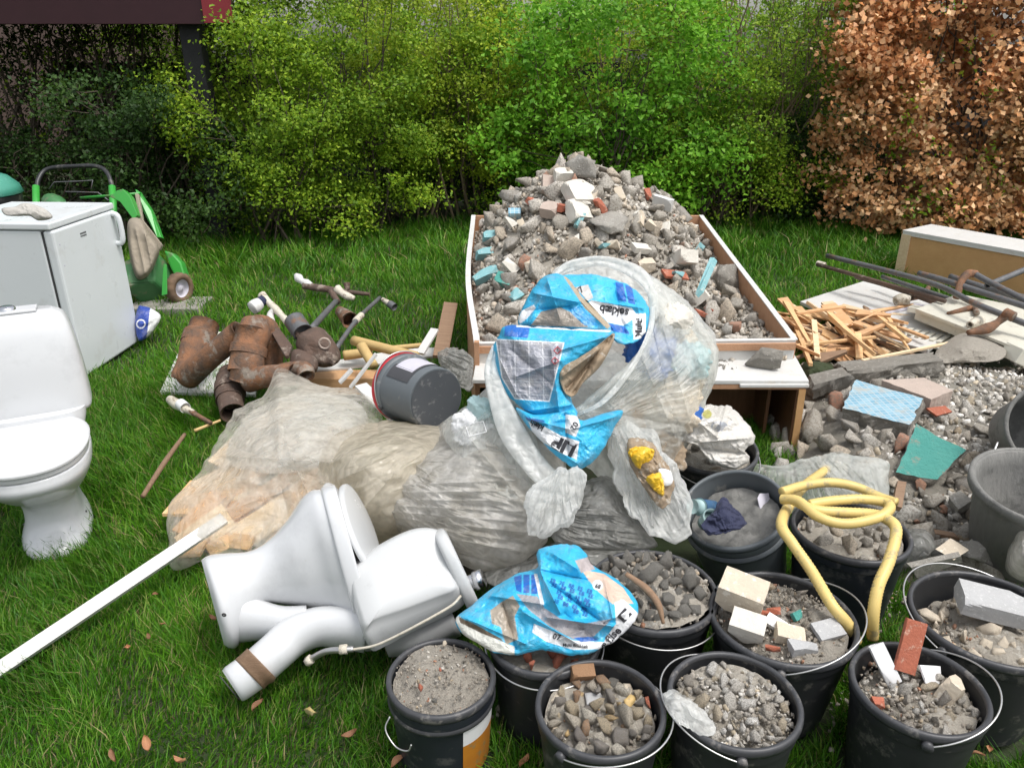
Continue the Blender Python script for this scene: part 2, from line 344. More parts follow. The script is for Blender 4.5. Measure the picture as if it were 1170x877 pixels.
def brick_shape(seed, d, rough=.02, n=6, chip=.12):
    """worn block: a subdivided box with chipped corners and rough faces"""
    import bmesh
    bm = bmesh.new(); bmesh.ops.create_cube(bm, size=2); bmesh.ops.subdivide_edges(bm, edges=bm.edges[:], cuts=n, use_grid_fill=True)
    V = np.array([v.co[:] for v in bm.verts]); F = [tuple(v.index for v in f.verts) for f in bm.faces]; bm.free()
    rs = np.random.RandomState(seed); c = rs.choice([-1, 1], size=(3, 3)).astype(float)
    for k in c:
        dd = (V @ k) - (3 - chip * 6 * rs.rand() - .35); V = V - np.where(dd > 0, dd, 0)[:, None] * k / 3
    V = np.sign(V) * np.abs(V) ** 1.0; V = V + rough * snoise(V, seed, .7, 3)[:, None] * V
    return V * np.array(d) / 2, F
M = {}
M['soil'] = pm('lawn_soil', (.025, .045, .012), (.035, .04, .018), 4, .95, .8, 30, spots=(.05, .04, .025), spotscale=6)
M['grass'] = leaf_mat('grass_blades', [(0, (.04, .15, .008)), (.45, (.075, .23, .012)), (.8, (.13, .31, .02)), (.93, (.22, .32, .06)), (.97, (.36, .3, .16))], .3, .5)
M['straw'] = leaf_mat('dry_grass', [(0, (.34, .3, .17)), (1, (.24, .2, .1))], .2, .6)
gs = lambda a, b, c: [(0, a), (.5, b), (1, c)]
M['leaf_mid'] = leaf_mat('hedge_leaf', gs((.12, .24, .015), (.23, .39, .026), (.42, .56, .05)), .4)
M['leaf_yel'] = leaf_mat('fresh_leaf', gs((.27, .38, .025), (.42, .54, .04), (.56, .66, .09)), .45)
M['leaf_bri'] = leaf_mat('bright_leaf', gs((.12, .32, .02), (.20, .47, .035), (.32, .60, .07)), .45)
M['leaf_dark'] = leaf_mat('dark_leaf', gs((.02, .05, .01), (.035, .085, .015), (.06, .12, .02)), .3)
M['beech'] = leaf_mat('dry_beech_leaf', gs((.52, .22, .09), (.72, .37, .18), (.86, .57, .36)), .2, .45)
M['bark'] = pm('bark', (.06, .045, .03), (.11, .09, .065), 20, .9, .6, 60)
M['twig'] = pm('twig', (.16, .11, .07), (.26, .2, .13), 20, .85)
M['rubble'] = rubble_mat('rubble_chunks', [(0, (.46, .43, .38)), (.3, (.53, .50, .45)), (.5, (.60, .52, .42)), (.66, (.38, .36, .33)), (.76, (.70, .66, .60)), (.9, (.5, .27, .19)), (.93, (.62, .6, .56))])
M['grav'] = rubble_mat('gravel_mix', [(0, (.36, .32, .27)), (.3, (.45, .41, .36)), (.55, (.28, .26, .23)), (.7, (.6, .57, .52)), (.85, (.52, .42, .3)), (.94, (.45, .24, .16))])
M['gravw'] = rubble_mat('pale_gravel', [(0, (.56, .52, .46)), (.25, (.68, .65, .6)), (.5, (.80, .78, .74)), (.74, (.58, .50, .38)), (.87, (.40, .37, .33)), (.94, (.84, .83, .8))])
M['stone'] = rubble_mat('field_stones', [(0, (.5, .42, .3)), (.2, (.3, .28, .26)), (.4, (.55, .5, .42)), (.55, (.42, .27, .17)), (.7, (.62, .58, .5)), (.85, (.22, .2, .19)), (.93, (.58, .42, .22))])
M['dust'] = pm('cement_dust', (.42, .385, .325), (.31, .28, .235), 25, .95, 1, 90, spots=(.48, .46, .41), spotscale=60)
M['sand'] = pm('grey_sand', (.40, .365, .31), (.31, .28, .235), 60, .95, 1, 160, spots=(.22, .2, .17), spotscale=90)
M['conc'] = pm('concrete', (.36, .34, .3), (.24, .225, .2), 9, .93, 1, 60, spots=(.45, .43, .39), spotscale=70)
M['concd'] = pm('dark_concrete', (.26, .245, .215), (.17, .155, .13), 10, .93, 1, 45, spots=(.36, .34, .3), spotscale=50)
M['slabgrey'] = pm('cut_grey_block', (.44, .44, .44), (.36, .36, .355), 14, .85, .35, 90, spots=(.52, .52, .51), spotscale=100)
M['plaster'] = pm('white_plaster', (.72, .69, .62), (.56, .52, .45), 10, .9, .6, 50)
M['cream'] = pm('cream_limestone', (.66, .57, .44), (.5, .43, .34), 14, .9, .5, 70, spots=(.74, .68, .58), spotscale=40)
M['brick'] = pm('red_tile_clay', (.42, .13, .07), (.34, .1, .06), 12, .8, .5, 60, spots=(.5, .3, .22), spotscale=45)
M['pink'] = pm('pinkish_block', (.5, .4, .34), (.4, .33, .28), 8, .9, .5, 50)
M['turq'] = pm('turquoise_painted_face', (.05, .27, .23), (.09, .33, .28), 12, .75, .9, 60, spots=(.24, .27, .22), spotscale=16)
M['turqb'] = pm('teal_blue_painted_face', (.16, .38, .40), (.24, .44, .46), 12, .6, .4, 70, spots=(.42, .48, .46), spotscale=40)
def ceramic(name, c=(.60, .61, .62), dirt=.09):
    m, N, L, P = nt(name); tc = N.new('ShaderNodeTexCoord'); n = noise(N, L, 5, 8, .75, tc.outputs['Object']); r = ramp(N, L, n.outputs[0], [(.52, c), (.8, tuple(x * (1 - dirt * 2) for x in c))])
    n2 = noise(N, L, 90, 3, .6, tc.outputs['Object']); r2 = ramp(N, L, n2.outputs[0], [(.7, (0, 0, 0)), (.76, (.55, .55, .55))]); L.new(mixc(N, L, r2.outputs[0], r.outputs[0], (.45, .4, .32)), P.inputs['Base Color'])
    mr = N.new('ShaderNodeMapRange'); mr.inputs[3].default_value = .05; mr.inputs[4].default_value = .3; L.new(n.outputs[0], mr.inputs[0]); L.new(mr.outputs[0], P.inputs['Roughness']); return m
M['porc'] = ceramic('porcelain'); M['porcd'] = ceramic('dusty_porcelain', (.55, .56, .56), .13)
M['seatw'] = pm('white_seat_plastic', (.58, .59, .60), (.56, .57, .57), 4, .22)
M['porcgrey'] = pm('grey_tank_back', (.40, .41, .41), (.3, .3, .3), 6, .5)  # even grey, darker than the rest of the tank
M['chrome'] = pm('chrome', (.7, .7, .72), (.6, .6, .62), 5, .15, metal=1)
M['steel'] = pm('bare_steel_wire', (.6, .6, .6), (.45, .44, .42), 20, .35, metal=.9)
M['fridge'] = pm('white_enamel', (.68, .71, .72), (.65, .68, .69), 3, .28, spots=(.62, .64, .64), spotscale=5)
M['gasket'] = pm('dark_seal', (.06, .06, .06), (.04, .04, .04), 5, .7)
M['black'] = pm('black_plastic', (.018, .019, .021), (.03, .031, .033), 9, .42, spots=(.10, .095, .085), spotscale=14)
M['blackr'] = pm('scuffed_black_rim', (.035, .036, .04), (.065, .066, .07), 18, .42, spots=(.16, .15, .14), spotscale=18)
M['bluewall'] = pm('blueblack_plastic', (.014, .017, .024), (.022, .025, .032), 9, .4, spots=(.07, .07, .07), spotscale=16)
M['greyb'] = pm('grey_plastic', (.10, .115, .125), (.13, .145, .155), 5, .42, spots=(.22, .22, .21), spotscale=12)
M['greybd'] = pm('dark_grey_base', (.055, .062, .07), (.075, .08, .088), 7, .5, spots=(.16, .16, .16), spotscale=16)
M['mortar'] = pm('mortar_caked', (.13, .13, .122), (.25, .245, .23), 7, .85, .8, 30, spots=(.14, .14, .13), spotscale=8, stretch=(1, 1, .35))
M['redlid'] = pm('red_plastic', (.62, .03, .045), (.5, .025, .04), 6, .35)
M['label'] = pm('pale_label', (.62, .6, .68), (.52, .5, .55), 16, .5)
M['labelk'] = pm('dark_label_band', (.05, .05, .055), (.07, .07, .075), 16, .5)
M['orange'] = pm('orange_label', (.55, .22, .02), (.42, .15, .02), 8, .5, spots=(.3, .2, .08), spotscale=18)
M['ink'] = pm('black_ink', (.02, .02, .025), (.03, .03, .035), 9, .5)
M['white'] = pm('white_print', (.78, .78, .78), (.7, .7, .7), 9, .5)
M['dblue'] = pm('dark_blue_print', (.02, .12, .42), (.02, .1, .36), 9, .45)
M['rust'] = pm('rusty_cast_iron', (.27, .125, .06), (.11, .075, .055), 14, .82, .9, 40, spots=(.26, .22, .18), spotscale=9, contrast=.14)
M['rustd'] = pm('dark_rusty_iron', (.14, .085, .06), (.075, .055, .045), 16, .8, .8, 45, spots=(.26, .21, .17), spotscale=12)
M['steelp'] = pm('grey_steel_pipe', (.17, .175, .18), (.1, .1, .105), 12, .55, .4, 50, metal=.35, spots=(.2, .12, .08), spotscale=10)
M['wpaint'] = pm('white_paint', (.64, .64, .62), (.58, .57, .54), 9, .45, .25, 30, spots=(.58, .55, .5), spotscale=16)
M['cpaint'] = pm('cream_paint', (.66, .64, .55), (.58, .56, .47), 7, .45, .2, 30, spots=(.5, .47, .4), spotscale=13)
def wood(name, a, b, st=(1, 12, 12), rough=.7, rand=.15):
    return pm(name, a, b, 5, rough, .35, 22, stretch=st, contrast=.2, rand=rand)
M['pine'] = wood('fresh_split_pine', (.62, .36, .16), (.78, .53, .28))
M['pine2'] = wood('orange_softwood', (.54, .30, .14), (.64, .40, .21))
M['pineP'] = wood('pale_softwood', (.74, .58, .38), (.62, .45, .27))
M['brown'] = wood('brown_weathered_board', (.20, .12, .07), (.28, .18, .11))
M['dbrown'] = wood('dark_brown_veneer', (.10, .045, .02), (.15, .07, .035), (12, 12, 1), .45, 0)
M['ply'] = wood('tan_hardboard', (.52, .29, .12), (.58, .34, .15), (2, 2, 2), .6, 0)
M['rimwood'] = wood('raw_wood_edge', (.42, .22, .12), (.50, .29, .17), (4, 4, 4), .7, 0)
M['bamboo'] = pm('yellow_peeled_pole', (.58, .42, .18), (.46, .31, .12), 9, .6, .2, 30)
M['hose'] = pm('yellow_hose', (.74, .56, .19), (.62, .46, .17), 12, .42, .1, 60, spots=(.42, .34, .17), spotscale=22)
M['mgreen'] = pm('green_mower_paint', (.05, .36, .05), (.04, .29, .05), 5, .35, spots=(.12, .2, .08), spotscale=10)
M['mgreend'] = pm('dull_green_plastic', (.045, .19, .06), (.06, .16, .06), 5, .45, spots=(.16, .18, .1), spotscale=8)
M['bagcloth'] = pm('taupe_catcher_cloth', (.34, .29, .22), (.27, .23, .18), 10, .8, .3, 80)
M['tyre'] = pm('muddy_tyre', (.10, .07, .05), (.24, .15, .09), 12, .9, .6, 40)
M['teal'] = pm('teal_enamel_lid', (.05, .25, .18), (.08, .3, .22), 4, .25)
M['roofred_shaded'] = pm('shaded_red_paint', (.035, .006, .010), (.028, .005, .008), 5, .6)  # fascia red, darkened to put its shade into the colour
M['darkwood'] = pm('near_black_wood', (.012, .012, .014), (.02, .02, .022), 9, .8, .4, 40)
M['housewall'] = pm('pinkish_render', (.15, .10, .085), (.11, .075, .06), 6, .9, .3, 30)
M['deadleaf'] = pm('brown_dead_leaf', (.34, .17, .08), (.22, .10, .05), 30, .7, .3, 60, rand=.35)
M['ochre'] = pm('pale_ochre_leaf', (.5, .42, .2), (.4, .32, .14), 30, .7, .3, 60)
M['film'] = film_mat('clear_sheet_film', (.86, .83, .76), (.22, .55), (.70, .60, .46), .3, 16)
M['film2'] = film_mat('milky_bag_film', (.86, .88, .85), (.30, .64), (.55, .52, .44), .35, 14)
M['filmc'] = film_mat('milky_bag_lip', (.90, .91, .89), (.4, .75), (.55, .52, .44), .2, 18)
M['filmdust'] = film_mat('dusty_bag_film', (.74, .72, .68), (.66, .92), (.40, .375, .32), .9, 18, .2, bs=.6)
M['filmbeige'] = film_mat('beige_bag_film', (.76, .70, .58), (.65, .92), (.56, .50, .40), .6, 16, .16, bs=.6)
M['filmgrey'] = film_mat('grey_bag_film', (.45, .45, .43), (.55, .9), (.28, .27, .24), .6, 24, .22, bs=.9)
M['sackw'] = film_mat('white_paper_sack', (.74, .72, .68), (1.2, 1.3), (.5, .46, .4), .7, 20, .5, bs=.8)
M['sack'] = vcol_mat('printed_sack')
M['lining'] = pm('brown_paper_lining', (.36, .27, .18), (.24, .18, .12), 14, .8, .5, 40, spots=(.5, .45, .38), spotscale=22)
M['yellow'] = pm('yellow_wrapper', (.75, .48, .03), (.7, .42, .03), 7, .35)
M['glove'] = pm('dirty_glove', (.52, .5, .46), (.36, .34, .3), 18, .8, .5, 60)
M['fit'] = pm('painted_brass_fitting', (.66, .62, .52), (.5, .45, .36), 20, .5, .3, 60, spots=(.2, .15, .1), spotscale=26)
M['blueplas'] = pm('blue_socket', (.05, .13, .26), (.07, .17, .3), 8, .4)
M['cyplas'] = pm('pale_cyan_plastic', (.40, .55, .55), (.34, .48, .48), 8, .4)
M['navy'] = pm('navy_rag', (.02, .025, .06), (.04, .045, .09), 18, .9, .6, 60)
def mosaic_mat():
    m, N, L, P = nt('blue_mosaic_tile'); tc = N.new('ShaderNodeTexCoord'); br = N.new('ShaderNodeTexBrick'); L.new(tc.outputs['Object'], br.inputs['Vector'])
    br.offset = 0; br.inputs['Scale'].default_value = 1; br.inputs['Brick Width'].default_value = .024; br.inputs['Row Height'].default_value = .024; br.inputs['Mortar Size'].default_value = .0016
    br.inputs['Color1'].default_value = (.16, .36, .48, 1); br.inputs['Color2'].default_value = (.28, .48, .58, 1); br.inputs['Mortar'].default_value = (.5, .55, .57, 1)
    n = noise(N, L, 12, 5, .7, tc.outputs['Object']); r = ramp(N, L, n.outputs[0], [(.5, (0, 0, 0)), (.64, (.85, .85, .85))])
    L.new(mixc(N, L, r.outputs[0], br.outputs[0], (.42, .42, .38)), P.inputs['Base Color']); P.inputs['Roughness'].default_value = .35; return m
M['mosaic'] = mosaic_mat()
M['bed'] = pm('dark_grit', (.26, .24, .20), (.16, .148, .125), 18, .95, 1, 60, spots=(.3, .28, .24), spotscale=50)
M['roofred_lit'] = pm('lit_red_paint', (.26, .022, .03), (.2, .018, .025), 5, .6)  # same fascia red where light falls, brightness put into the colour
# ================================================================ setting
rs = np.random.RandomState(4)
def gz(x, y): return .012 * np.sin(x * 2.1 + 1) + .01 * np.sin(y * 1.7 + x) 
n = 140; gx, gy = np.meshgrid(np.linspace(-30, 30, n), np.linspace(-6, 50, n), indexing='ij')
Vg = np.stack([gx, gy, gz(gx, gy) - .02], -1).reshape(-1, 3); a = np.arange(n * n).reshape(n, n)
Fg = np.stack([a[:-1, :-1], a[1:, :-1], a[1:, 1:], a[:-1, 1:]], -1).reshape(-1, 4)
tag(link('ground', Vg, Fg, M['soil']), kind='structure')
# grass blades --------------------------------------------------
KEEP = []   # (x, y, rx, ry): no blades
def keep(x, y, rx, ry=None): KEEP.append((x, y, rx, ry or rx))
for px, py, z, r in ((504, 772, .27, .12), (686, 808, .28, .13), (839, 797, .28, .13), (894, 703, .28, .17), (1050, 783, .3, .13), (1130, 705, .3, .17), (742, 670, .28, .15), (622, 722, .28, .13), (838, 590, .3, .15), (971, 600, .3, .15)):
    g = G(px, py, z); keep(g[0], g[1], r)
keep(-2.62, 4.2, .31, .33); keep(.1, 2.6, .78, .55); keep(.55, 4.3, .8, 1.15); keep(-.55, 2.55, .42, .4); keep(2.4, 3.3, 1.0, 1.05); keep(2.9, 4.6, .9, .6); keep(1.75, 2.5, .3, .4)
def in_keep(x, y):
    b = np.zeros(len(x), bool)
    for (cx, cy, rx, ry) in KEEP: b |= ((x - cx) / rx) ** 2 + ((y - cy) / ry) ** 2 < 1
    return b
def blades(num, x0, x1, y0, y1, hmin, hmax, w, seed):
    rs = np.random.RandomState(seed); y = y0 + (y1 - y0) * rs.rand(num) ; x = x0 + (x1 - x0) * rs.rand(num)
    ok = (np.abs(x) < (y * .70 + .35)) & ~in_keep(x, y); x, y = x[ok], y[ok]; k = len(x)
    cl = snoise(np.stack([x, y, x * 0], -1), 3, .9, 3); cl2 = snoise(np.stack([x, y, x * 0], -1), 8, 3.5, 2)
    h = (hmin + (hmax - hmin) * rs.rand(k) ** 1.4) * (1 + .35 * cl + .2 * cl2); th = rs.rand(k) * 6.283 ; th = th * .6 + (cl * 2.5 + cl2) ; lean = h * (.15 + .9 * rs.rand(k) ** 1.5)
    ww = w * (.6 + .8 * rs.rand(k)); dx, dy = np.cos(th), np.sin(th); z = gz(x, y) - .02
    fa = rs.rand(k) * 6.28; sx, sy = np.cos(fa) * ww / 2, np.sin(fa) * ww / 2
    def P(t, s, dr): return np.stack([x + dx * lean * t ** 2 + sx * s, y + dy * lean * t ** 2 + sy * s, z + h * (t - dr * t ** 3) ], -1)
    dr = .28 * rs.rand(k)
    V = np.stack([P(0, -1, 0), P(0, 1, 0), P(.5, .85, dr), P(.5, -.85, dr), P(1, 0.08, dr), P(1, -.08, dr)], 1).reshape(-1, 3)
    b = np.arange(k)[:, None] * 6; F = np.concatenate([b + [0, 1, 2, 3], b + [3, 2, 4, 5]]); return V, F
def merge(L):
    V = []; F = []; o = 0
    for v, f in L: V.append(v); F.append(f + o); o += len(v)
    return np.vstack(V), np.vstack(F)
Vb, Fb = merge([blades(190000, -1.9, 2.2, .85, 2.3, .02, .075, .0030, 1), blades(140000, -2.9, 2.4, 2.2, 4.0, .03, .085, .0038, 2), blades(80000, -4.6, 4.6, 3.9, 6.2, .035, .10, .0065, 3), blades(50000, -6, 6, 6.1, 8.2, .05, .16, .010, 4)])
tag(link('grass', Vb, Fb, M['grass'], smooth=False), 'long uneven green lawn grass', kind='stuff')
Vb, Fb = merge([blades(4200, -1.9, .6, .9, 2.0, .02, .07, .0028, 11), blades(1500, -2.9, 2.4, 2.0, 4.0, .02, .07, .003, 12)])
tag(link('dry_grass', Vb, Fb, M['straw'], smooth=False), 'dry straw coloured blades in the lawn', kind='stuff')
# house wall and fence behind the hedge ------------------------
mb = MB(); mb.box((-8.2, 13.0, 1.9), (6.5, .3, 4.2)); hw = thing('house_wall', 'pinkish rendered house wall glimpsed through the bare stems at the left', 'wall', (-8.2, 13, 0))
link('wall_face', np.array(mb.V), mb.F, M['housewall'], hw, False, True)
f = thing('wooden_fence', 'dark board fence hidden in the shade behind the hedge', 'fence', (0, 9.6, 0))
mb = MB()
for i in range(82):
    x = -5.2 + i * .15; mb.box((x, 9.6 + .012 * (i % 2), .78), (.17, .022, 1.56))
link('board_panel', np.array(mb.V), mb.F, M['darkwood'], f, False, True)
for i in range(7):
    mb = MB(); mb.box((-4.5 + i * 1.9, 9.54, .76), (.1, .09, 1.52)); link('post', np.array(mb.V), mb.F, M['darkwood'], f, False, True)
# carport -------------------------------------------------------
t = thing('carport', 'open carport with red fascia board coloured as shaded with a lit end and one near black post', 'carport', (-2.6, 6.55, 0))
y0 = 7.15
mb = MB(); mb.box((-5.63, y0 - .02, 2.05), (6.6, .045, .36)); mb.go('fascia', M['roofred_shaded'], t, smooth=False, world=True, bevel=.004)
mb = MB(); mb.box((-2.45, y0 - .048, 2.05), (.24, .012, .34)); mb.go('fascia_lit_end', M['roofred_lit'], t, smooth=False, world=True)  # added sheet, brighter red stands in for light on the fascia end
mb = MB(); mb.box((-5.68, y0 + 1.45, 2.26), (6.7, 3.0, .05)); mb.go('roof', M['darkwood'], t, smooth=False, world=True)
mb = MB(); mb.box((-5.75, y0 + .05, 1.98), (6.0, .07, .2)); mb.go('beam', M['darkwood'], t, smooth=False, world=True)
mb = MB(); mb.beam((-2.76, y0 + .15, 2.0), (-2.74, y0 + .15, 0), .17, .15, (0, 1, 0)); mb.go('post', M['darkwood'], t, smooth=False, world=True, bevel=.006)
# ---------------------------------------------------------------- leafy plants
def leaves_at(P, size, seed, up=.5, face=None, asp=.6, jit=0.0):
    """one folded four-vertex leaf at each point"""
    rs = np.random.RandomState(seed); k = len(P); P = P + rs.normal(size=(k, 3)) * jit
    nrm = rs.normal(size=(k, 3)); nrm[:, 2] += up * 2
    if face is not None: nrm += np.array(face) * 1.2
    nrm /= np.linalg.norm(nrm, axis=1)[:, None]; t = rs.normal(size=(k, 3)); t -= nrm * (t * nrm).sum(1)[:, None]; t /= np.linalg.norm(t, axis=1)[:, None]; b = np.cross(nrm, t)
    s = (size * (.55 + .8 * rs.rand(k)))[:, None]; bend = nrm * s * (.18 * rs.normal(size=(k, 1)))
    V = np.stack([P, P + t * s * .45 + b * s * asp * .5 + bend, P + t * s - bend * .6, P + t * s * .5 - b * s * asp * .5 + bend], 1).reshape(-1, 3)
    a = np.arange(k)[:, None] * 4; return V, a + np.array([0, 1, 2, 3])
def stems(base, tips, seed, r0=.012, n=7, bend=.12):
    rs = np.random.RandomState(seed); mb = MB(); pts = []
    for b, tp in zip(base, tips):
        L = np.linalg.norm(tp - b); mid = [b + (tp - b) * t + rs.normal(size=3) * bend * L * math.sin(t * 3.1) * .4 for t in (0, .25, .5, .75, 1)]
        c = catmull(mid, n); mb.tube(c, list(np.linspace(r0 * (.7 + .6 * rs.rand()), .003, n)), 5, False); pts.append(c)
    return mb, pts
def bush(name, label, cat, cx, cy, w, d, h, nleaf, size, leaf, seed, nst=14, group=None, zmin=.15, dens=1.0, stemmat='bark', topthin=0, asp=.6, cl_size=.16, nclump=None, r0=.014, twn=60, box=3.4, facing=.55):
    rs = np.random.RandomState(seed); t = thing(name, label, cat, (cx, cy, 0), group=group)
    base = np.stack([cx + (rs.rand(nst) - .5) * w * .5, cy + (rs.rand(nst) - .5) * d * .4, np.zeros(nst) - .02], 1)
    tips = np.stack([cx + (rs.rand(nst) - .5) * w * 1.05, cy + (rs.rand(nst) - .5) * d, h * (.7 + .35 * rs.rand(nst))], 1)
    mb, pts = stems(base, tips, seed, r0, 8); allp = np.vstack([p[2:] for p in pts])
    # leaf clumps inside an uneven body
    nc = nclump or int(w * h * 60); u = rs.normal(size=(nc, 3)); u /= ((np.abs(u) ** box).sum(1) ** (1 / box))[:, None]; rad = (.45 + .6 * rs.rand(nc) ** .6)
    ctr = np.array([cx, cy, h * .55]); cl = ctr + u * rad[:, None] * np.array([w * .56, d * .55, h * .55])
    cl[:, 0] += .2 * snoise(cl, seed + 3, .5, 2); cl[:, 2] += .16 * snoise(cl, seed + 4, .6, 2); cl = cl[(cl[:, 2] > zmin) & (cl[:, 2] < h * 1.12)]
    if topthin: cl = cl[rs.rand(len(cl)) > np.clip((cl[:, 2] - topthin) / 1.0, 0, .82)]
    # twigs towards some clumps
    for c in cl[rs.permutation(len(cl))[:twn]]:
        q = allp[np.argmin(((allp - c) ** 2).sum(1) + (allp[:, 2] > c[2]) * .4)]; m = (q + c) / 2 + rs.normal(size=3) * .05
        mb.tube(catmull([q, m, c, c + (c - m) * .4], 6), [.005, .0045, .004, .003, .0025, .002], 4, False)
    link('stems', np.array(mb.V), mb.F, M[stemmat], t, True, True)
    per = max(1, int(1.3 * nleaf / len(cl))); cs = cl_size * (.5 + rs.rand(len(cl))); P = np.repeat(cl, per, 0) + rs.normal(size=(len(cl) * per, 3)) * np.repeat(cs, per)[:, None] * np.array([1, .8, .62]) * .6
    P = P[P[:, 2] > zmin * .6]
    V, F = leaves_at(P, size * .86, seed + 1, .5, (0, -facing, .2), asp); link('crown', V, F, M[leaf], t, False, True); return t
BG = 'green bushes of the rear hedge'
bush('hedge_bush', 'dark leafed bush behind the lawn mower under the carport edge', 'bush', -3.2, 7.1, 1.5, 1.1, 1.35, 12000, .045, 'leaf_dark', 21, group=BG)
bush('hedge_bush', 'shaded green bush just right of the black carport post', 'bush', -2.2, 7.25, 1.3, .9, 1.75, 20000, .042, 'leaf_mid', 22, group=BG)
bush('hedge_bush', 'yellow-green bush left of centre with leaves down to the grass', 'bush', -1.7, 7.9, 1.9, 1.2, 2.85, 30000, .042, 'leaf_mid', 23, group=BG, cl_size=.15)
bush('hedge_bush', 'pale yellow-green shrub between the fuller green ones, twigs showing through', 'bush', -.75, 8.3, 1.5, 1.1, 2.7, 17000, .042, 'leaf_yel', 24, group=BG, topthin=1.75, zmin=.5, stemmat='twig')
bush('hedge_bush', 'thin low green bush behind the left corner of the rubble tray', 'bush', -.2, 8.35, 1.7, 1, 2.0, 17000, .042, 'leaf_mid', 25, group=BG, zmin=.2)
bush('hedge_bush', 'bright fresh green large leaved shrub right behind the rubble heap', 'bush', 1.0, 7.9, 2.1, 1.1, 2.05, 17000, .058, 'leaf_bri', 26, group=BG, zmin=.2, nclump=210, cl_size=.2)
bush('hedge_bush', 'tall thin yellow-green shrub above the rubble heap with light gaps', 'bush', .6, 9.0, 2.4, 1, 3.0, 13000, .042, 'leaf_yel', 27, group=BG, topthin=1.6, zmin=.9, stemmat='twig')
bush('hedge_bush', 'twiggy green bush between the heap and the copper beech', 'bush', 2.45, 8.3, 1.8, 1.2, 2.9, 21000, .038, 'leaf_mid', 28, group=BG, nst=34, topthin=1.8, zmin=.35, stemmat='twig', twn=140)
bush('hedge_bush', 'dull green bush at the far side leaning against the copper beech', 'bush', 3.25, 8.9, 1.3, 1, 2.8, 9000, .038, 'leaf_mid', 29, group=BG, topthin=1.8, zmin=.3, nst=24)
bush('hedge_bush', 'low dark green bush at the foot of the hedge right of the heap', 'bush', 1.95, 7.95, 1.3, .8, 1.15, 8500, .04, 'leaf_mid', 30, group=BG)
bush('background_tree', 'faint green tree beyond the fence at the left', 'tree', -3.4, 10.6, 3.6, 1.4, 3.6, 20000, .06, 'leaf_mid', 31, group='trees beyond the fence', zmin=.3)
bush('background_tree', 'faint yellow-green tree beyond the fence in the middle', 'tree', -.2, 10.9, 3.8, 1.3, 3.8, 24000, .055, 'leaf_yel', 32, group='trees beyond the fence', topthin=2.0, zmin=1.2, stemmat='twig')
bush('background_tree', 'faint green tree beyond the fence at the right', 'tree', 3.4, 10.8, 4.0, 1.3, 3.6, 24000, .055, 'leaf_mid', 33, group='trees beyond the fence', topthin=2.0, zmin=1.2, stemmat='twig')
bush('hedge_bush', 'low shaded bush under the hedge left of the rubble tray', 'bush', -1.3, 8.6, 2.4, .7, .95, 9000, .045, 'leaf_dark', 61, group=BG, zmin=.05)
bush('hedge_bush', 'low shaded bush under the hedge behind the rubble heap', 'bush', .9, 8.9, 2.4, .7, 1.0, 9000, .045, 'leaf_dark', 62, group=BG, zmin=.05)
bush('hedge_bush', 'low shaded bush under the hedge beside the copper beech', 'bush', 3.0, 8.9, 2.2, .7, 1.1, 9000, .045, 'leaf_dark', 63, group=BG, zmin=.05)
# bare-stemmed shrubs under the carport
def bare(label, cx, cy, seed, nst, w, h, nleaf):
    rs = np.random.RandomState(seed); t = thing('bare_shrub', label, 'shrub', (cx, cy, 0), group='bare stemmed shrubs under the carport')
    base = np.stack([cx + (rs.rand(nst) - .5) * w * .45, cy + (rs.rand(nst) - .5) * .5, np.zeros(nst) - .02], 1)
    tips = np.stack([cx + (rs.rand(nst) - .5) * w * 1.5, cy + (rs.rand(nst) - .5) * .9, h * (.8 + .4 * rs.rand(nst))], 1)
    mb, pts = stems(base, tips, seed, .021, 9, .16); allp = np.vstack([p[3:] for p in pts])
    for q in allp[rs.permutation(len(allp))[:70]]:
        d = rs.normal(size=3) * .25; d[2] = abs(d[2]) + .15; mb.tube([q, q + d * .5 + rs.normal(size=3) * .03, q + d], [.007, .005, .003], 4, False)
    link('stems', np.array(mb.V), mb.F, M['bark'], t, True, True)
    P = np.repeat(allp[rs.permutation(len(allp))[:60]], nleaf // 60, 0); P = P + rs.normal(size=P.shape) * .17
    V, F = leaves_at(P, .04, seed, .5, (0, -.3, .2)); link('crown', V, F, M['leaf_mid'], t, False, True)
bare('bare dark stemmed shrub at the far left behind the fridge', -5.1, 8.2, 41, 17, 1.2, 2.6, 1200)
bare('bare dark stemmed shrub behind the mower handle', -4.15, 8.3, 42, 22, 1.1, 2.7, 1500)
bare('bare stemmed leafier shrub beside the carport post', -3.3, 8.7, 43, 15, 1.0, 2.6, 3600)
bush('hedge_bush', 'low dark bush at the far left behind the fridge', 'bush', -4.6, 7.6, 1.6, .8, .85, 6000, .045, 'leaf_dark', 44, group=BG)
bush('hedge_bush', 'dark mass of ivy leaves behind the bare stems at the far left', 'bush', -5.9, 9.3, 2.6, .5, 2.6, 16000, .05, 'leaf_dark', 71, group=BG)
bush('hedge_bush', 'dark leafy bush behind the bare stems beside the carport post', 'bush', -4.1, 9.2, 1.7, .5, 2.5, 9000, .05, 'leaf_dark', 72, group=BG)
bush('hedge_bush', 'small dark bush in the gap left of the copper beech foot', 'bush', 3.25, 8.2, 1.0, .5, .9, 6000, .045, 'leaf_dark', 73, group=BG, zmin=.03)
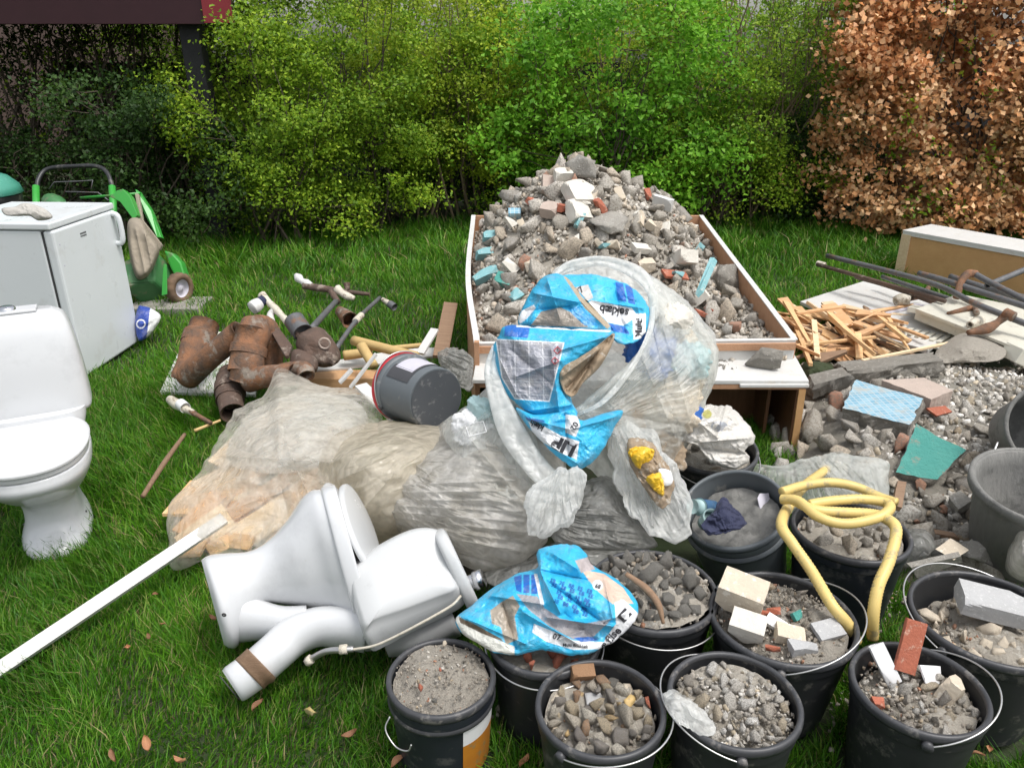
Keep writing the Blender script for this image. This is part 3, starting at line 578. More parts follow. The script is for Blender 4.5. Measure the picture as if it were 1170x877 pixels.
# copper beech --------------------------------------------------
t = bush('beech_hedge', 'copper beech hedge covered in dry brown winter leaves', 'hedge', 4.58, 7.55, 2.6, 1.1, 3.1, 56000, .060, 'beech', 51, box=6, facing=1.3, nst=20, zmin=.12, asp=.8, cl_size=.17, nclump=1100)
rs2 = np.random.RandomState(77); Pg = np.stack([3.3 + rs2.rand(26) * 1.9, 6.95 + rs2.rand(26) * .25, .25 + rs2.rand(26) ** 1.5 * 1.4], 1); Pg = np.repeat(Pg, 26, 0) + rs2.normal(size=(26 * 26, 3)) * .07
V, F = leaves_at(Pg, .042, 5, .5, (0, -.5, .2)); tag(link('green_creeper', V, F, M['leaf_mid'], None, False, True), 'green shoots growing through the copper beech hedge', 'creeper')
# ================================================================ shared builders
def ploft(st, f=None, n=40, ns=40, ex=2.2, wr=None, seed=0):
    """loft along stations (px, py, depth, half width in px, half depth in m); f = fixed image direction of the width"""
    s = catmull(st, ns); rings = []; tg = np.gradient(s[:, :2], axis=0)
    for k in range(ns):
        px, py, d, hw, hd = s[k]; t = tg[k] / (np.linalg.norm(tg[k]) + 1e-9); e = np.array(f, float) if f is not None else np.array([-t[1], t[0]]); e /= np.linalg.norm(e)
        hw = max(hw, .2); hd = max(hd, .002); A = np.linspace(0, 2 * np.pi, n, endpoint=False); c, q = np.cos(A), np.sin(A)
        c = np.sign(c) * np.abs(c) ** (2 / ex); q = np.sign(q) * np.abs(q) ** (2 / ex)
        rings.append(IA(px + e[0] * hw * c, py + e[1] * hw * c, d + hd * q))
    return MB().rings(rings)
def bar(name, label, cat, a, b, w, h, m, group=None, up=(0, 0, 1), bevel=.0015):
    mb = MB(); mb.beam(a, b, w, h, up); o = mb.go(name, m, None, smooth=False, world=True, bevel=bevel); return tag(o, label, cat, group)
def ptube(pts, r, n=14, ns=None, **k):   # pts (px,py,depth), r metres
    P = [I(*p) for p in pts]
    if ns: P = list(catmull(P, ns))
    return P
# ================================================================ fridge
t = thing('fridge', 'white undercounter fridge standing on the grass at the left', 'fridge', (-2.345, 3.9, 0), (0, 0, R(-3.3)))
mb = MB(); mb.box((-.335, .3, .405), (.56, .6, .80)); mb.go('cabinet', M['fridge'], t, smooth=False, bevel=.006)
mb = MB(); mb.box((-.30, .3, .828), (.61, .615, .036)); mb.go('top', M['fridge'], t, smooth=False, bevel=.008)
mb = MB(); mb.box((-.05, .3, .405), (.012, .585, .785)); mb.go('seal', M['gasket'], t, smooth=False)
dmb = MB(); dmb.box((-.015, .3, .405), (.055, .6, .80)); dr = dmb.go('door', M['fridge'], t, smooth=False, bevel=.012)
mb = MB(); mb.rings([np.array([[.012 + .0 * a, .545 + .02 * math.cos(a), z + .004 * math.sin(a)] for a in np.linspace(0, 6.28, 12, endpoint=False)]) + np.array([.0, 0, 0]) for z in (.60,)] * 2)
mb = MB(); mb.tube(catmull([(.01, .555, .79), (.04, .555, .785), (.052, .555, .75), (.052, .555, .66), (.04, .555, .625), (.01, .555, .62)], 24), .015, 12); mb.go('handle', M['fridge'], dr)
mb = MB(); mb.box((.0125, .25, .745), (.003, .055, .008)); mb.box((.0125, .25, .731), (.003, .055, .006)); mb.go('badge', M['steelp'], dr, smooth=False)
for y, z in ((.035, .73), (.035, .62)):
    mb = MB(); mb.box((.0125, y, z), (.003, .008, .008)); mb.go('screw_cap', M['label'], dr, smooth=False)
gp = Pillow([(2, 238, 3.63), (18, 236, 3.62), (26, 232, 3.62), (40, 234, 3.62), (54, 240, 3.6), (60, 249, 3.6), (44, 252, 3.6), (34, 247, 3.6), (20, 247, 3.6), (6, 246, 3.6)], (32, 243, 3.6), .03, .012, 5, .006, 30, nr=16, nt=90)
tag(gp.mesh('work_glove', M['glove']), 'grubby pale work glove lying on top of the fridge', 'glove')
# teal domed kettle lid behind the fridge, far left
t = thing('kettle_grill', 'teal domed kettle grill on black legs half out of frame behind the fridge', 'grill', (-2.95, 4.35, 0))
gc = I(-22, 215, 4.55); t.location = (gc[0], gc[1], 0)
mb = MB(); mb.lathe([(.001, .13), (.08, .125), (.15, .095), (.2, .045), (.215, 0), (.205, -.006)], 40, (0, 0, gc[2] - .03)); mb.go('lid', M['teal'], t)
mb = MB(); mb.lathe([(.205, 0), (.2, -.05), (.15, -.12), (.07, -.16), (.001, -.165)], 40, (0, 0, gc[2] - .04)); mb.go('bowl', M['black'], t)
for a in (30, 150, 270):
    mb = MB(); mb.tube([(math.cos(R(a)) * .1, math.sin(R(a)) * .1, gc[2] - .18), (math.cos(R(a)) * .24, math.sin(R(a)) * .24, 0)], .012, 8); mb.go('leg', M['black'], t)
# ================================================================ lawn mower
t = thing('lawn_mower', 'green push lawn mower with taupe grass catcher behind the fridge', 'lawn mower', (G(195, 345)[0], G(195, 345)[1], 0))
D = 5.6
def pt(x, y, d=D): return I(x, y, d)
def plate(name, pts, th, m, par=None, bevel=.004):
    P = [np.array(p, float) for p in pts]; a = P[1] - P[0]; b = P[2] - P[0]; nn = np.cross(a, b); nn /= np.linalg.norm(nn)
    k = len(P); V = [p + nn * th / 2 for p in P] + [p - nn * th / 2 for p in P]
    F = [tuple(range(k)), tuple(range(2 * k - 1, k - 1, -1))] + [(i, k + i, k + (i + 1) % k, (i + 1) % k) for i in range(k)]
    return link(name, V, F, m, par, False, True, bevel=bevel)
mb = MB(); mb.tube(catmull([pt(42, 222, 5.9), pt(44, 205, 5.95), pt(55, 193, 6), pt(85, 190, 6), pt(112, 190.5, 6), pt(124, 200, 5.95), pt(130, 222, 5.9)], 40), .017, 10); mb.go('handle', M['black'], t, world=True)
for a, b in ((41, 42), (128, 131)):
    mb = MB(); mb.tube([pt(a, 213, 5.9), pt(b, 262, 5.8)], .026, 10); mb.go('handle_sleeve', M['mgreen'], t, world=True)
mb = MB(); mb.tube([pt(56, 216, 5.85), pt(62, 208, 5.85), pt(92, 207, 5.85), pt(106, 206, 5.85), pt(104, 216, 5.85)], .004, 6); mb.tube([pt(75, 219, 5.85), pt(112, 220, 5.85), pt(124, 229, 5.8)], .005, 6); mb.go('brake_bar', M['steelp'], t, world=True)
mb = MB(); mb.beam(pt(92, 226, 5.75), pt(160, 221, 5.7), .018, .018); mb.go('cross_bar', M['mgreen'], t, world=True)
eg = Pillow([(47, 232, 5.6), (50, 223, 5.6), (60, 221, 5.6), (72, 226, 5.6), (77, 234, 5.6), (70, 244, 5.6), (50, 244, 5.6)], (60, 233, 5.6), .12, .1, 3, .004, nr=12, nt=50); eg.mesh('engine_cover', M['mgreend'], t)
plate('side_arm', [pt(128, 226), pt(136, 219), pt(143, 217), pt(151, 225), pt(160, 247), pt(155, 252), pt(140, 232)], .07, M['mgreen'], t)
plate('side_arm', [pt(156, 217, 5.75), pt(160, 219, 5.75), pt(175, 242, 5.75), pt(186, 272, 5.7), pt(181, 272, 5.7), pt(164, 240, 5.75)], .05, M['mgreen'], t)
plate('side_arm', [pt(155, 222, 5.66), pt(159, 222, 5.66), pt(164, 252, 5.62), pt(186, 280, 5.6), pt(183, 286, 5.6), pt(160, 256, 5.62)], .03, M['bagcloth'], t)
plate('wheel_guard', [pt(190, 287), pt(200, 290), pt(210, 301), pt(215, 318), pt(214, 331), pt(206, 322), pt(198, 308)], .09, M['mgreen'], t, .012)
plate('deck', [pt(152, 318, 5.5), pt(176, 306, 5.5), pt(183, 291, 5.55), pt(191, 300, 5.6), pt(193, 336, 5.5), pt(188, 339, 5.5), pt(156, 343, 5.4)], .34, M['mgreend'], t, .02)
plate('deck_stripe', [pt(187, 302, 5.30), pt(190.5, 302, 5.30), pt(191, 336, 5.28), pt(185, 338, 5.28)], .012, M['mgreen'], t, .002)
ct = Pillow([(146, 254, 5.4), (160, 250, 5.4), (172, 268, 5.4), (182, 284, 5.4), (178, 300, 5.4), (168, 316, 5.35), (156, 318, 5.35), (148, 290, 5.35)], (163, 286, 5.4), .16, .14, 5, .008, 6, k=9, jag=0, nr=30, nt=120, ridges=[(155, 262, 166, 312, .02, 2), (166, 268, 174, 306, .02, 1.6)]); ct.mesh('grass_catcher', M['bagcloth'], t)
def wheel(px, py, dep, r, wd, yaw):
    o = I(px, py, dep); o[2] = max(o[2], r); w_ = thing('wheel', None, None, o, (0, 0, R(yaw)));
    w_.parent = t; w_.matrix_parent_inverse = mworld(t).inverted()
    prof = [(r * .62, -wd / 2), (r * .9, -wd / 2), (r, -wd * .3), (r, wd * .3), (r * .9, wd / 2), (r * .62, wd / 2), (r * .62, -wd / 2)]
    V = []; nn = 48
    for (rr, x) in prof:
        for j in range(nn):
            a = 2 * math.pi * j / nn; q = rr * (1 + (.05 if (j // 2) % 2 and rr > r * .95 else 0)); V.append((x, q * math.cos(a), q * math.sin(a)))
    F = [(i * nn + j, i * nn + (j + 1) % nn, (i + 1) * nn + (j + 1) % nn, (i + 1) * nn + j) for i in range(len(prof) - 1) for j in range(nn)]
    link('tyre', V, F, M['tyre'], w_)
    mb = MB(); mb.lathe([(.001, wd * .2), (r * .2, wd * .25), (r * .25, wd * .05), (r * .5, wd * .02), (r * .63, wd * .3)], 32); V = np.array(mb.V)[:, [2, 0, 1]]; link('rim', V, mb.F, M['label'], w_)
wheel(205, 329, 5.45, .105, .07, -25); wheel(164, 331, 6.0, .105, .07, -25)
tag(link('paver', *(lambda b: (np.array(b.V), b.F))(MB().box(G(195, 350) + np.array([0, 0, .005]), (.5, .3, .05))), M['conc'], None, False, True, bevel=.006), 'grey concrete paver under the lawn mower wheel', 'paver')
bp = Pillow([(158, 350, 4.75), (166, 350, 4.75), (176, 354, 4.75), (184, 362, 4.75), (178, 374, 4.72), (168, 386, 4.7), (158, 388, 4.7), (154, 368, 4.7)], (167, 366, 4.72), .07, .06, 8, .02, 8, nr=30, nt=100)
def pbw(X, Y):
    c = np.zeros((len(X), 3)) + (.72, .73, .72); c[(X + (Y - 365) * .12) < 170] = (.03, .07, .34); r_ = np.hypot(X - 161, Y - 370); c[(r_ > 4) & (r_ < 5.5)] = (.75, .75, .78); return c
tag(bp.mesh('plastic_sack', M['sack'], paint=pbw), 'small dark blue and white plastic sack on the grass beside the fridge', 'sack')
# ================================================================ upright toilet
def sring(cx, cy, z, rx, ryf, ryb, ex=2.3, n=48, tilt=0):
    A = np.linspace(0, 2 * np.pi, n, endpoint=False); c, s = np.cos(A), np.sin(A); X = np.sign(c) * np.abs(c) ** (2 / ex) * rx; Y = np.sign(s) * np.abs(s) ** (2 / ex); Y = np.where(Y < 0, Y * ryf, Y * ryb)
    return np.stack([cx + X, cy + Y, z + tilt * Y + 0 * X], 1)
def sloft(rows, ns=36, ex=2.3, n=48):
    s = catmull(rows, ns); return MB().rings([sring(0, q[0], q[1], q[2], q[3], q[4], ex, n) for q in s])
g = G(18, 540, .42)
t = thing('toilet', 'upright white toilet with its lid down standing on the grass at the left', 'toilet', (-1.665, 2.385, 0), (.0, 0, R(26)))
# rows: cy, z, rx, ry_front, ry_back
t.scale = (.97, .96, .955)
pb_ = sloft([(.04, -.01, .115, .20, .26), (.04, .02, .118, .20, .27), (.05, .09, .095, .13, .27), (.04, .18, .098, .13, .26), (-.0, .26, .145, .20, .28), (-.05, .34, .178, .25, .29), (-.05, .385, .183, .255, .30), (-.05, .395, .176, .248, .29)]).go('bowl', M['porc'], t)
sloft([(.16, .36, .15, .06, .19), (.18, .41, .168, .09, .18), (.2, .46, .178, .11, .14)], ex=3.5).go('rear_shelf', M['porc'], t)
sloft([(-.05, .398, .180, .255, .21), (-.05, .414, .182, .257, .21)], 6).go('seat', M['seatw'], t)
mb = sloft([(-.05, .417, .182, .262, .205), (-.05, .424, .187, .265, .21), (-.05, .434, .184, .26, .208), (-.05, .441, .15, .225, .19), (-.05, .443, .05, .09, .1)], 24); mb.go('lid', M['seatw'], t)
tk = sloft([(.235, .44, .192, .10, .10), (.235, .47, .196, .108, .10), (.24, .62, .193, .10, .095), (.25, .74, .183, .082, .085), (.26, .80, .165, .062, .07), (.26, .825, .13, .045, .05)], ex=4.2).go('tank', M['porc'], t)
mb = MB(); mb.box((.0, .255, .832), (.17, .075, .012)); mb.go('button_plate', M['porc'], tk, bevel=.005, smooth=False)
mb = MB(); mb.lathe([(.001, .012), (.022, .012), (.028, .008), (.03, 0)], 32, (-.01, .255, .838)); mb.go('flush_button', M['chrome'], tk)
for s in (-1, 1):
    mb = MB(); mb.lathe([(.001, .004), (.007, .003), (.008, 0)], 12); V = np.array(mb.V) + np.array([s * .1, .04, .06]); link('bolt_cap', V, mb.F, M['gasket'], pb_)
# ================================================================ toppled toilet
t = thing('toppled_toilet', 'white toilet tipped onto its back with the outlet bend exposed', 'toilet', G(400, 745))
f_ = (-.26, -.965)
def dp(y, o=0): return 2.13 + (740 - y) * .00125 + o
bw = ploft([(243, 688, dp(688), 50, .105), (249, 688, dp(688), 54, .125), (258, 685, dp(685), 54, .122), (272, 672, dp(674), 42, .10), (294, 660, dp(660), 32, .085), (316, 654, dp(652), 38, .095), (340, 646, dp(645), 52, .13), (362, 638, dp(636), 70, .158), (376, 640, dp(638), 82, .175), (386, 645, dp(642), 89, .182), (391, 648, dp(644), 92, .185)], f_, ex=2.3, ns=70, n=64).go('bowl', M['porc'], t, world=True)
ploft([(390, 650, dp(648), 90, .186), (393, 650, dp(648), 97, .193), (406, 647, dp(648), 97, .193), (408, 646, dp(648), 93, .186)], f_, ex=2.35, ns=14, n=64).go('rim', M['porc'], t, world=True, auto=35)
tr_ = ploft([(418, 718, dp(716, -.01), 28, .10), (390, 716, dp(712, -.01), 25, .085), (362, 716, dp(711, -.02), 23, .07), (336, 726, dp(720, -.03), 23, .062), (314, 745, dp(740, -.04), 22.5, .058), (292, 764, 2.065, 22.5, .055), (271, 779, 2.05, 22.5, .054), (265, 783, 2.05, 21, .05)], ns=50, n=32).go('outlet_bend', M['porc'], t, world=True)
ploft([(263, 785, 2.05, 17.5, .042), (262, 786, 2.05, 18, .043)], (-.64, -.77), ns=4, n=32).go('outlet_opening', M['gasket'], tr_, world=True)
ploft([(299, 757, 2.06, 23.5, .0575), (296, 761, 2.06, 24.3, .059), (290, 765, 2.06, 23.2, .0575), (285, 770, 2.06, 24, .058)], (-.7, -.72), ns=8, n=32).go('sealing_tape', M['brown'], tr_, world=True)
for (x, y) in ((250, 660), (256, 702)):
    q = I(x, y, dp(y) - .128); mb = MB(); mb.lathe([(.001, .001), (.006, .001), (.0065, 0)], 14); V = np.array(mb.V)[:, [0, 2, 1]] * np.array([1, -1, 1]) + q; link('bolt_hole', V, mb.F, M['gasket'], bw, True, True)
# stem of the base joins the bend
ploft([(262, 700, dp(700,.03), 36, .10), (290, 706, dp(708,.03), 26, .08), (320, 711, dp(714,.02), 20, .07), (350, 713, dp(713), 22, .07)], (0, 1), ns=20, n=32).go('foot_web', M['porc'], bw, world=True)
def oval_plate(name, c, a_vec, b_vec, th, m, par):
    c, a, b = np.array(c), np.array(a_vec), np.array(b_vec); nn = np.cross(a, b); nn /= np.linalg.norm(nn); A = np.linspace(0, 2 * np.pi, 56, endpoint=False)
    r0 = [c + (a * math.cos(x) + b * math.sin(x)) for x in A]; rr = []
    for s, o in ((.2, -th * .62), (.9, -th * .55), (.985, -th * .4), (1, 0), (.985, th * .4), (.9, th * .55), (.2, th * .62)): rr.append([c + (p - c) * s + nn * o for p in r0])
    return MB().rings(rr).go(name, m, par, world=True)
cl = I(398, 602, 2.26); av = (I(419, 653, 2.22) - I(377, 551, 2.30)) / 2; bv = np.array([-.010, .0, -.004]) + CF * .165
seat = oval_plate('seat', cl + I(0, 0, 1) * 0 - np.array([.014, 0, 0]), av * 1.0, bv * 1.05, .012, M['seatw'], t)
oval_plate('lid', cl + np.array([.036, -.002, -.002]), av * .99, bv * 1.05, .018, M['seatw'], t)
mb = MB(); mb.tube([I(409, 640, 2.12), I(420, 652, 2.11)], .012, 12); mb.go('hinge', M['chrome'], seat, world=True)
def prof_ext(layers, name, m, par, n=72, auto=38):
    rings = []
    for poly, o_ in layers:
        P = np.array(poly, float); P = catmull(np.vstack([P[-1:], P, P[:1], P[1:2]]), (len(P) + 2) * 20 + 1)[20:20 * (len(P) + 1)]; idx = np.linspace(0, len(P) - 1, n, endpoint=False).astype(int); P = P[idx]
        rings.append(IA(P[:, 0], P[:, 1], np.array([dp(y) for y in P[:, 1]]) + o_))
    return MB().rings(rings).go(name, m, par, world=True)
TA = [(402, 655), (418, 638), (440, 621), (470, 607), (492, 606), (502, 616), (512, 640), (521, 664), (520, 674), (500, 682), (460, 697), (428, 708), (418, 716), (411, 700), (404, 676)]
TA2 = [(400, 654), (417, 635), (440, 618), (472, 604), (496, 604), (506, 614), (516, 640), (526, 666), (524, 678), (500, 690), (462, 705), (430, 716), (416, 722), (408, 702), (401, 676)]
TB_ = [(400, 655), (418, 634), (440, 618), (472, 604), (498, 604), (508, 614), (520, 644), (531, 672), (530, 690), (508, 704), (470, 722), (440, 738), (424, 742), (412, 716), (402, 680)]
cA = np.mean(TA, 0); shr = lambda P, k: [tuple(cA + (np.array(p) - cA) * k) for p in P]
tk = prof_ext([(shr(TA, .5), -.178), (shr(TA, .93), -.176), (TA, -.166), (TA2, -.145), (TB_, -.10), (TB_, .12), (shr(TB_, .97), .165), (shr(TB_, .5), .172)], 'tank', M['porcd'], t)
ploft([(436, 730, dp(716, .05), 22, .12), (470, 716, dp(703, .05), 34, .14), (516, 698, dp(688, .05), 30, .14)], (-.38, -.925), ex=3.5, ns=16, n=40).go('tank_back', M['porcgrey'], tk, world=True)
ploft([(516, 657, dp(655), 50, .17), (519, 656, dp(655), 55, .182), (528, 653, dp(655), 55, .182), (531, 652, dp(655), 50, .17)], (-.42, -.907), ex=3.2, ns=14, n=64).go('tank_lid', M['porcd'], t, world=True)
mb = MB(); mb.tube([I(527, 668, 2.13), I(543, 663, 2.12), I(545, 662, 2.12)], [.02, .02, .016], 20); mb.tube([I(543, 663, 2.12), I(552, 660, 2.115)], .026, 20); mb.go('flush_knob', M['chrome'], t, world=True)
mb = MB(); mb.tube(catmull([I(527, 680, 1.96), I(515, 692, 1.95), I(480, 712, 1.95), I(445, 730, 1.97), (I(425, 738, 1.98)), I(400, 742, 2.0)], 40), .0035, 8); hs_ = mb.go('supply_pipe', M['fit'], t, world=True)
mb = MB(); mb.tube(catmull([I(404, 741, 2.0), I(390, 742, 2.0), I(372, 744, 2.02), I(354, 753, 2.05)], 20), .0085, 10); mb.go('flexible_hose', M['steel'], t, world=True)
mb = MB(); mb.tube([I(388, 742, 2.0), I(397, 741, 2.0)], .013, 6); mb.go('nut', M['fit'], hs_, world=True)
mb = MB(); mb.tube([I(356, 752, 2.045), I(351, 756, 2.05)], .013, 6); mb.go('nut', M['fit'], hs_, world=True)
# ================================================================ batten
bar('white_batten', 'long white painted batten lying across the grass at the lower left', 'batten', G(-12, 772, .02), G(256, 592, .17), .042, .02, M['wpaint'], up=(.25, -.5, .8)).data.materials.append(M['pine'])
o = bpy.data.objects['white_batten']
for p in o.data.polygons:
    if p.normal.y < -.5 or abs(p.normal.z) < .3: p.material_index = 1
# ================================================================ scrap pipes heap
DG = 'rusty cast iron drain pieces on the white board'
def pipe(name, label, cat, segs, group=None, m='rust'):
    t = thing(name, label, cat, I(*segs[0][1][0])); 
    if group: t['group'] = group
    for nm, pts, rad, mm, hol in segs:
        mb = MB(); P = [I(*p) for p in pts]; P2 = catmull(P, max(10, 6 * len(P))); rr = np.interp(np.linspace(0, 1, len(P2)), np.linspace(0, 1, len(rad)), rad) if not np.isscalar(rad) else rad
        rr = rr * (.88 if group == DG else 1); mb.tube(P2, list(rr) if not np.isscalar(rr) else rr, 22, hollow=hol); mb.go(nm, M[mm or m], t, world=True)
    return t
plate_ = plate('white_board', [G(183, 449), G(215, 380), G(300, 381), G(292, 452)], .02, M['wpaint'], None, .003); tag(plate_, 'white board lying under the rusty drain pipes', 'board')
pipe('drain_elbow', 'rusty cast iron elbow with a long grey-brown arm, leftmost of the drain pieces', 'pipe', [
    ('arm', [(214, 430, 3.95), (240, 408, 3.85), (275, 378, 3.78)], [.078, .066, .066], 'rust', .82), ('socket', [(228, 385, 4.08), (222, 405, 4.02), (213, 428, 3.96), (209, 436, 3.95)], [.092, .094, .078, .08, .072], 'rust', .8),
    ('collar', [(230, 382, 4.09), (226, 394, 4.06)], .102, 'rust', .85)], DG)
pipe('drain_branch', 'rusty cast iron Y-branch with collars in the middle of the drain pieces', 'pipe', [
    ('trunk_pipe', [(292, 368, 3.8), (288, 392, 3.75), (282, 420, 3.72), (278, 436, 3.72)], [.075, .092, .075, .09, .08, .075], 'rust', .8), ('bend', [(292, 374, 3.8), (303, 378, 3.86), (312, 400, 3.9), (312, 420, 3.9)], [.075, .08, .06, .05], 'rust', .8),
    ('branch', [(284, 434, 3.72), (305, 430, 3.68), (336, 428, 3.64)], [.07, .062, .058], 'rust', .8), ('collar', [(285, 396, 3.75), (283, 406, 3.74)], .1, 'rust', .9)], DG)
pipe('drain_pipe', 'dark short drain pipe leaning on the grass below the Y-branch', 'pipe', [('barrel', [(263, 425, 3.85), (262, 450, 3.74), (266, 472, 3.64)], [.062, .078, .066, .066], 'rustd', .85), ('collar', [(263, 440, 3.79), (263, 449, 3.75)], .085, 'rustd', .9)], DG)
pipe('drain_pipe', 'small open rusty pipe stub in front of the gully box', 'pipe', [('barrel', [(322, 424, 3.72), (346, 422, 3.66), (350, 430, 3.63)], [.045, .05, .045], 'rust', .8)], DG)
t = thing('gully_box', 'dark iron gully box with a square flange plate behind the drain pieces', 'gully box', I(360, 410, 3.75))
plate('flange', [I(330, 376, 3.8), I(352, 373, 3.95), I(388, 408, 3.85), I(382, 416, 3.7)], .02, M['rustd'], t, .002)
bx = Pillow([(344, 380, 3.8), (366, 374, 3.85), (386, 396, 3.85), (388, 412, 3.8), (372, 420, 3.78), (350, 414, 3.78), (338, 396, 3.8)], (364, 398, 3.8), .1, .06, 5, .01, 8, k=5, nr=24, nt=80); bx.mesh('box', M['rustd'], t)
Pillow([(334, 400, 3.75), (350, 400, 3.75), (362, 410, 3.72), (362, 424, 3.7), (345, 428, 3.7), (332, 418, 3.72)], (347, 413, 3.72), .07, .06, 6, .006, 8, k=3, nr=20, nt=60).mesh('bowl', M['rustd'], t)
mb = MB(); mb.lathe([(.03, 0), (.03, .006), (.022, .006), (.022, 0)], 24); V = np.array(mb.V)[:, [0, 2, 1]] * np.array([1, -1, 1]) + I(371, 392, 3.69); link('drain_ring', V, mb.F, M['pink'], t, True, True)
t2 = plate('iron_plate', [I(307, 375, 3.85), I(316, 372, 3.87), I(334, 396, 3.75), I(330, 408, 3.7), I(326, 408, 3.7)], .02, M['rustd'], None, .002); tag(t2, 'small dark rusty iron plate standing between the Y-branch and the gully box', 'plate')
pipe('gully_pipe', 'grey pipe stub rising from the gully box', 'pipe', [('barrel', [(336, 366, 3.85), (346, 380, 3.8)], [.052, .05], 'steelp', .85)])
pipe('valve_pipe', 'pale painted pipe with a round white cap and elbow above the drain pieces', 'pipe', [('barrel', [(299, 337, 4.05), (315, 353, 4.0), (330, 369, 3.92)], [.024, .016, .02, .016, .022], 'fit', .7), ('elbow', [(316, 352, 4), (309, 360, 4), (312, 372, 3.96), (318, 380, 3.93)], [.016, .02, .016], 'wpaint', .7), ('cap', [(297, 346, 4.0), (288, 352, 3.97)], [.03, .036, .034], 'wpaint', 0), ('nut', [(302, 342, 4.03), (295, 347, 4.01)], [.026, .028], 'navy', 0)])
pipe('iron_rod_pipe', 'thin grey steel pipe pointing back from the gully box', 'pipe', [('barrel', [(356, 375, 3.95), (384, 344, 4.6)], [.017, .016], 'steelp', 0)], 'thin steel pipes on the lawn')
pipe('iron_rod_pipe', 'longest thin jointed steel pipe reaching away across the lawn', 'pipe', [('barrel', [(384, 398, 3.95), (408, 365, 4.3), (434, 340, 4.8)], [.013, .012], 'steelp', 0), ('joint', [(406, 367, 4.28), (413, 360, 4.36)], [.019, .019], 'fit', 0)], 'thin steel pipes on the lawn')
pipe('tap_pipe', 'rusty pipe tee with white taps, farthest scrap piece on the lawn', 'pipe', [('barrel', [(346, 326, 4.9), (365, 329, 4.9), (395, 333, 4.9), (422, 336, 4.95)], [.02, .024, .016, .012], 'rustd', 0), ('tap', [(338, 314, 4.95), (345, 321, 4.92), (356, 326, 4.9)], [.014, .03, .018, .028, .016], 'wpaint', 0), ('tap', [(385, 330, 4.88), (394, 337, 4.85), (405, 341, 4.84)], [.03, .022, .026, .014], 'fit', 0), ('knob', [(396, 323, 4.9), (397, 331, 4.9)], [.022, .016], 'rustd', 0), ('branch', [(378, 332, 4.9), (386, 345, 4.8)], [.022, .018], 'rustd', 0)])
pipe('pipe_fitting', 'short white and grey pipe fitting lying alone on the lawn', 'fitting', [('barrel', [(437, 342, 4.75), (449, 349, 4.7)], [.013, .017, .019], 'fit', .7), ('nut', [(445, 347, 4.7), (451, 351, 4.68)], .024, 'steelp', .7)])
pipe('rust_cap', 'small round rusty pipe cap on the grass behind the gully box', 'fitting', [('cap', [(388, 355, 4.62), (396, 362, 4.55), (400, 366, 4.5)], [.03, .045, .05], 'rust', .8)])
pipe('pipe_fitting', 'white taped pipe fitting on the grass below the white board', 'fitting', [('barrel', [(194, 456, 3.72), (206, 464, 3.66), (222, 472, 3.6)], [.02, .026, .018, .014], 'fit', .6), ('rod', [(218, 470, 3.61), (241, 483, 3.52)], [.012, .009], 'rust', 0), ('cable_tie', [(206, 461, 3.66), (212, 466, 3.63)], .026, 'white', .9)])
pipe('dirty_stick', 'muddy straight stick lying in the grass left of the timber bag', 'stick', [('rod', [(163, 567, 2.93), (188, 528, 3.12), (211, 496, 3.32)], [.009, .011, .008], 'brown', 0)])
pipe('dirty_stick', 'thin pale twig lying between the pipe fitting and the drain pieces', 'stick', [('rod', [(222, 492, 3.5), (252, 480, 3.56)], [.008, .006], 'bamboo', 0)])
# poles and boards behind the paint bucket
bar('timber_beam', 'brown timber beam with a white painted top behind the timber bag', 'beam', G(345, 437, .09), G(470, 436, .09), .12, .09, M['pine2'], bevel=.003)
plate('white_lath_board', [G(362, 424, .14), G(352, 418, .14), G(470, 398, .16), G(524, 398, .16), G(520, 404, .16), G(400, 421, .14)], .012, M['wpaint'], None, .002); tag(bpy.data.objects['white_lath_board'], 'white painted board lying across the brown timber beam', 'board')
for k, (a, b, r, l) in enumerate((((404, 389, 4.0), (476, 407, 3.8), .026, 'upper long yellow peeled pole behind the timber beam'), ((393, 406, 3.95), (425, 402, 3.95), .026, 'stubby yellow peeled pole behind the timber beam'), ((413, 395, 3.85), (427, 418, 3.75), .026, 'short yellow pole propped upright against the white board'), ((445, 398, 3.98), (485, 394, 4.0), .014, 'thin yellowish stick behind the upper peeled pole'))):
    pipe('peeled_pole', l, 'pole', [('barrel', [a, b], [r, r * .9], 'bamboo', 0)], 'yellow peeled poles behind the timber bag')
bar('white_lath', 'narrow white lath leaning left of the paint bucket', 'lath', I(400, 443, 3.5), I(430, 404, 3.5), .02, .012, M['wpaint'], 'white laths around the paint bucket')
bar('white_lath', 'short broken white lath, left of the pair by the paint bucket', 'lath', I(388, 437, 3.5), I(402, 422, 3.5), .03, .012, M['wpaint'], 'white laths around the paint bucket')
bar('white_lath', 'white lath sticking up behind the paint bucket', 'lath', I(480, 404, 3.9), I(497, 376, 4.0), .045, .014, M['wpaint'], 'white laths around the paint bucket')
bar('white_lath', 'wide white lath slanting down between the timber bag and paint bucket', 'lath', I(412, 440, 3.5), I(452, 478, 3.3), .06, .014, M['wpaint'], 'white laths around the paint bucket')
bar('brown_plank', 'brown weathered plank standing on the grass left of the rubble tray', 'plank', I(515, 347, 4.2), I(503, 408, 3.85), .075, .02, M['brown'], up=(0, -1, .3))
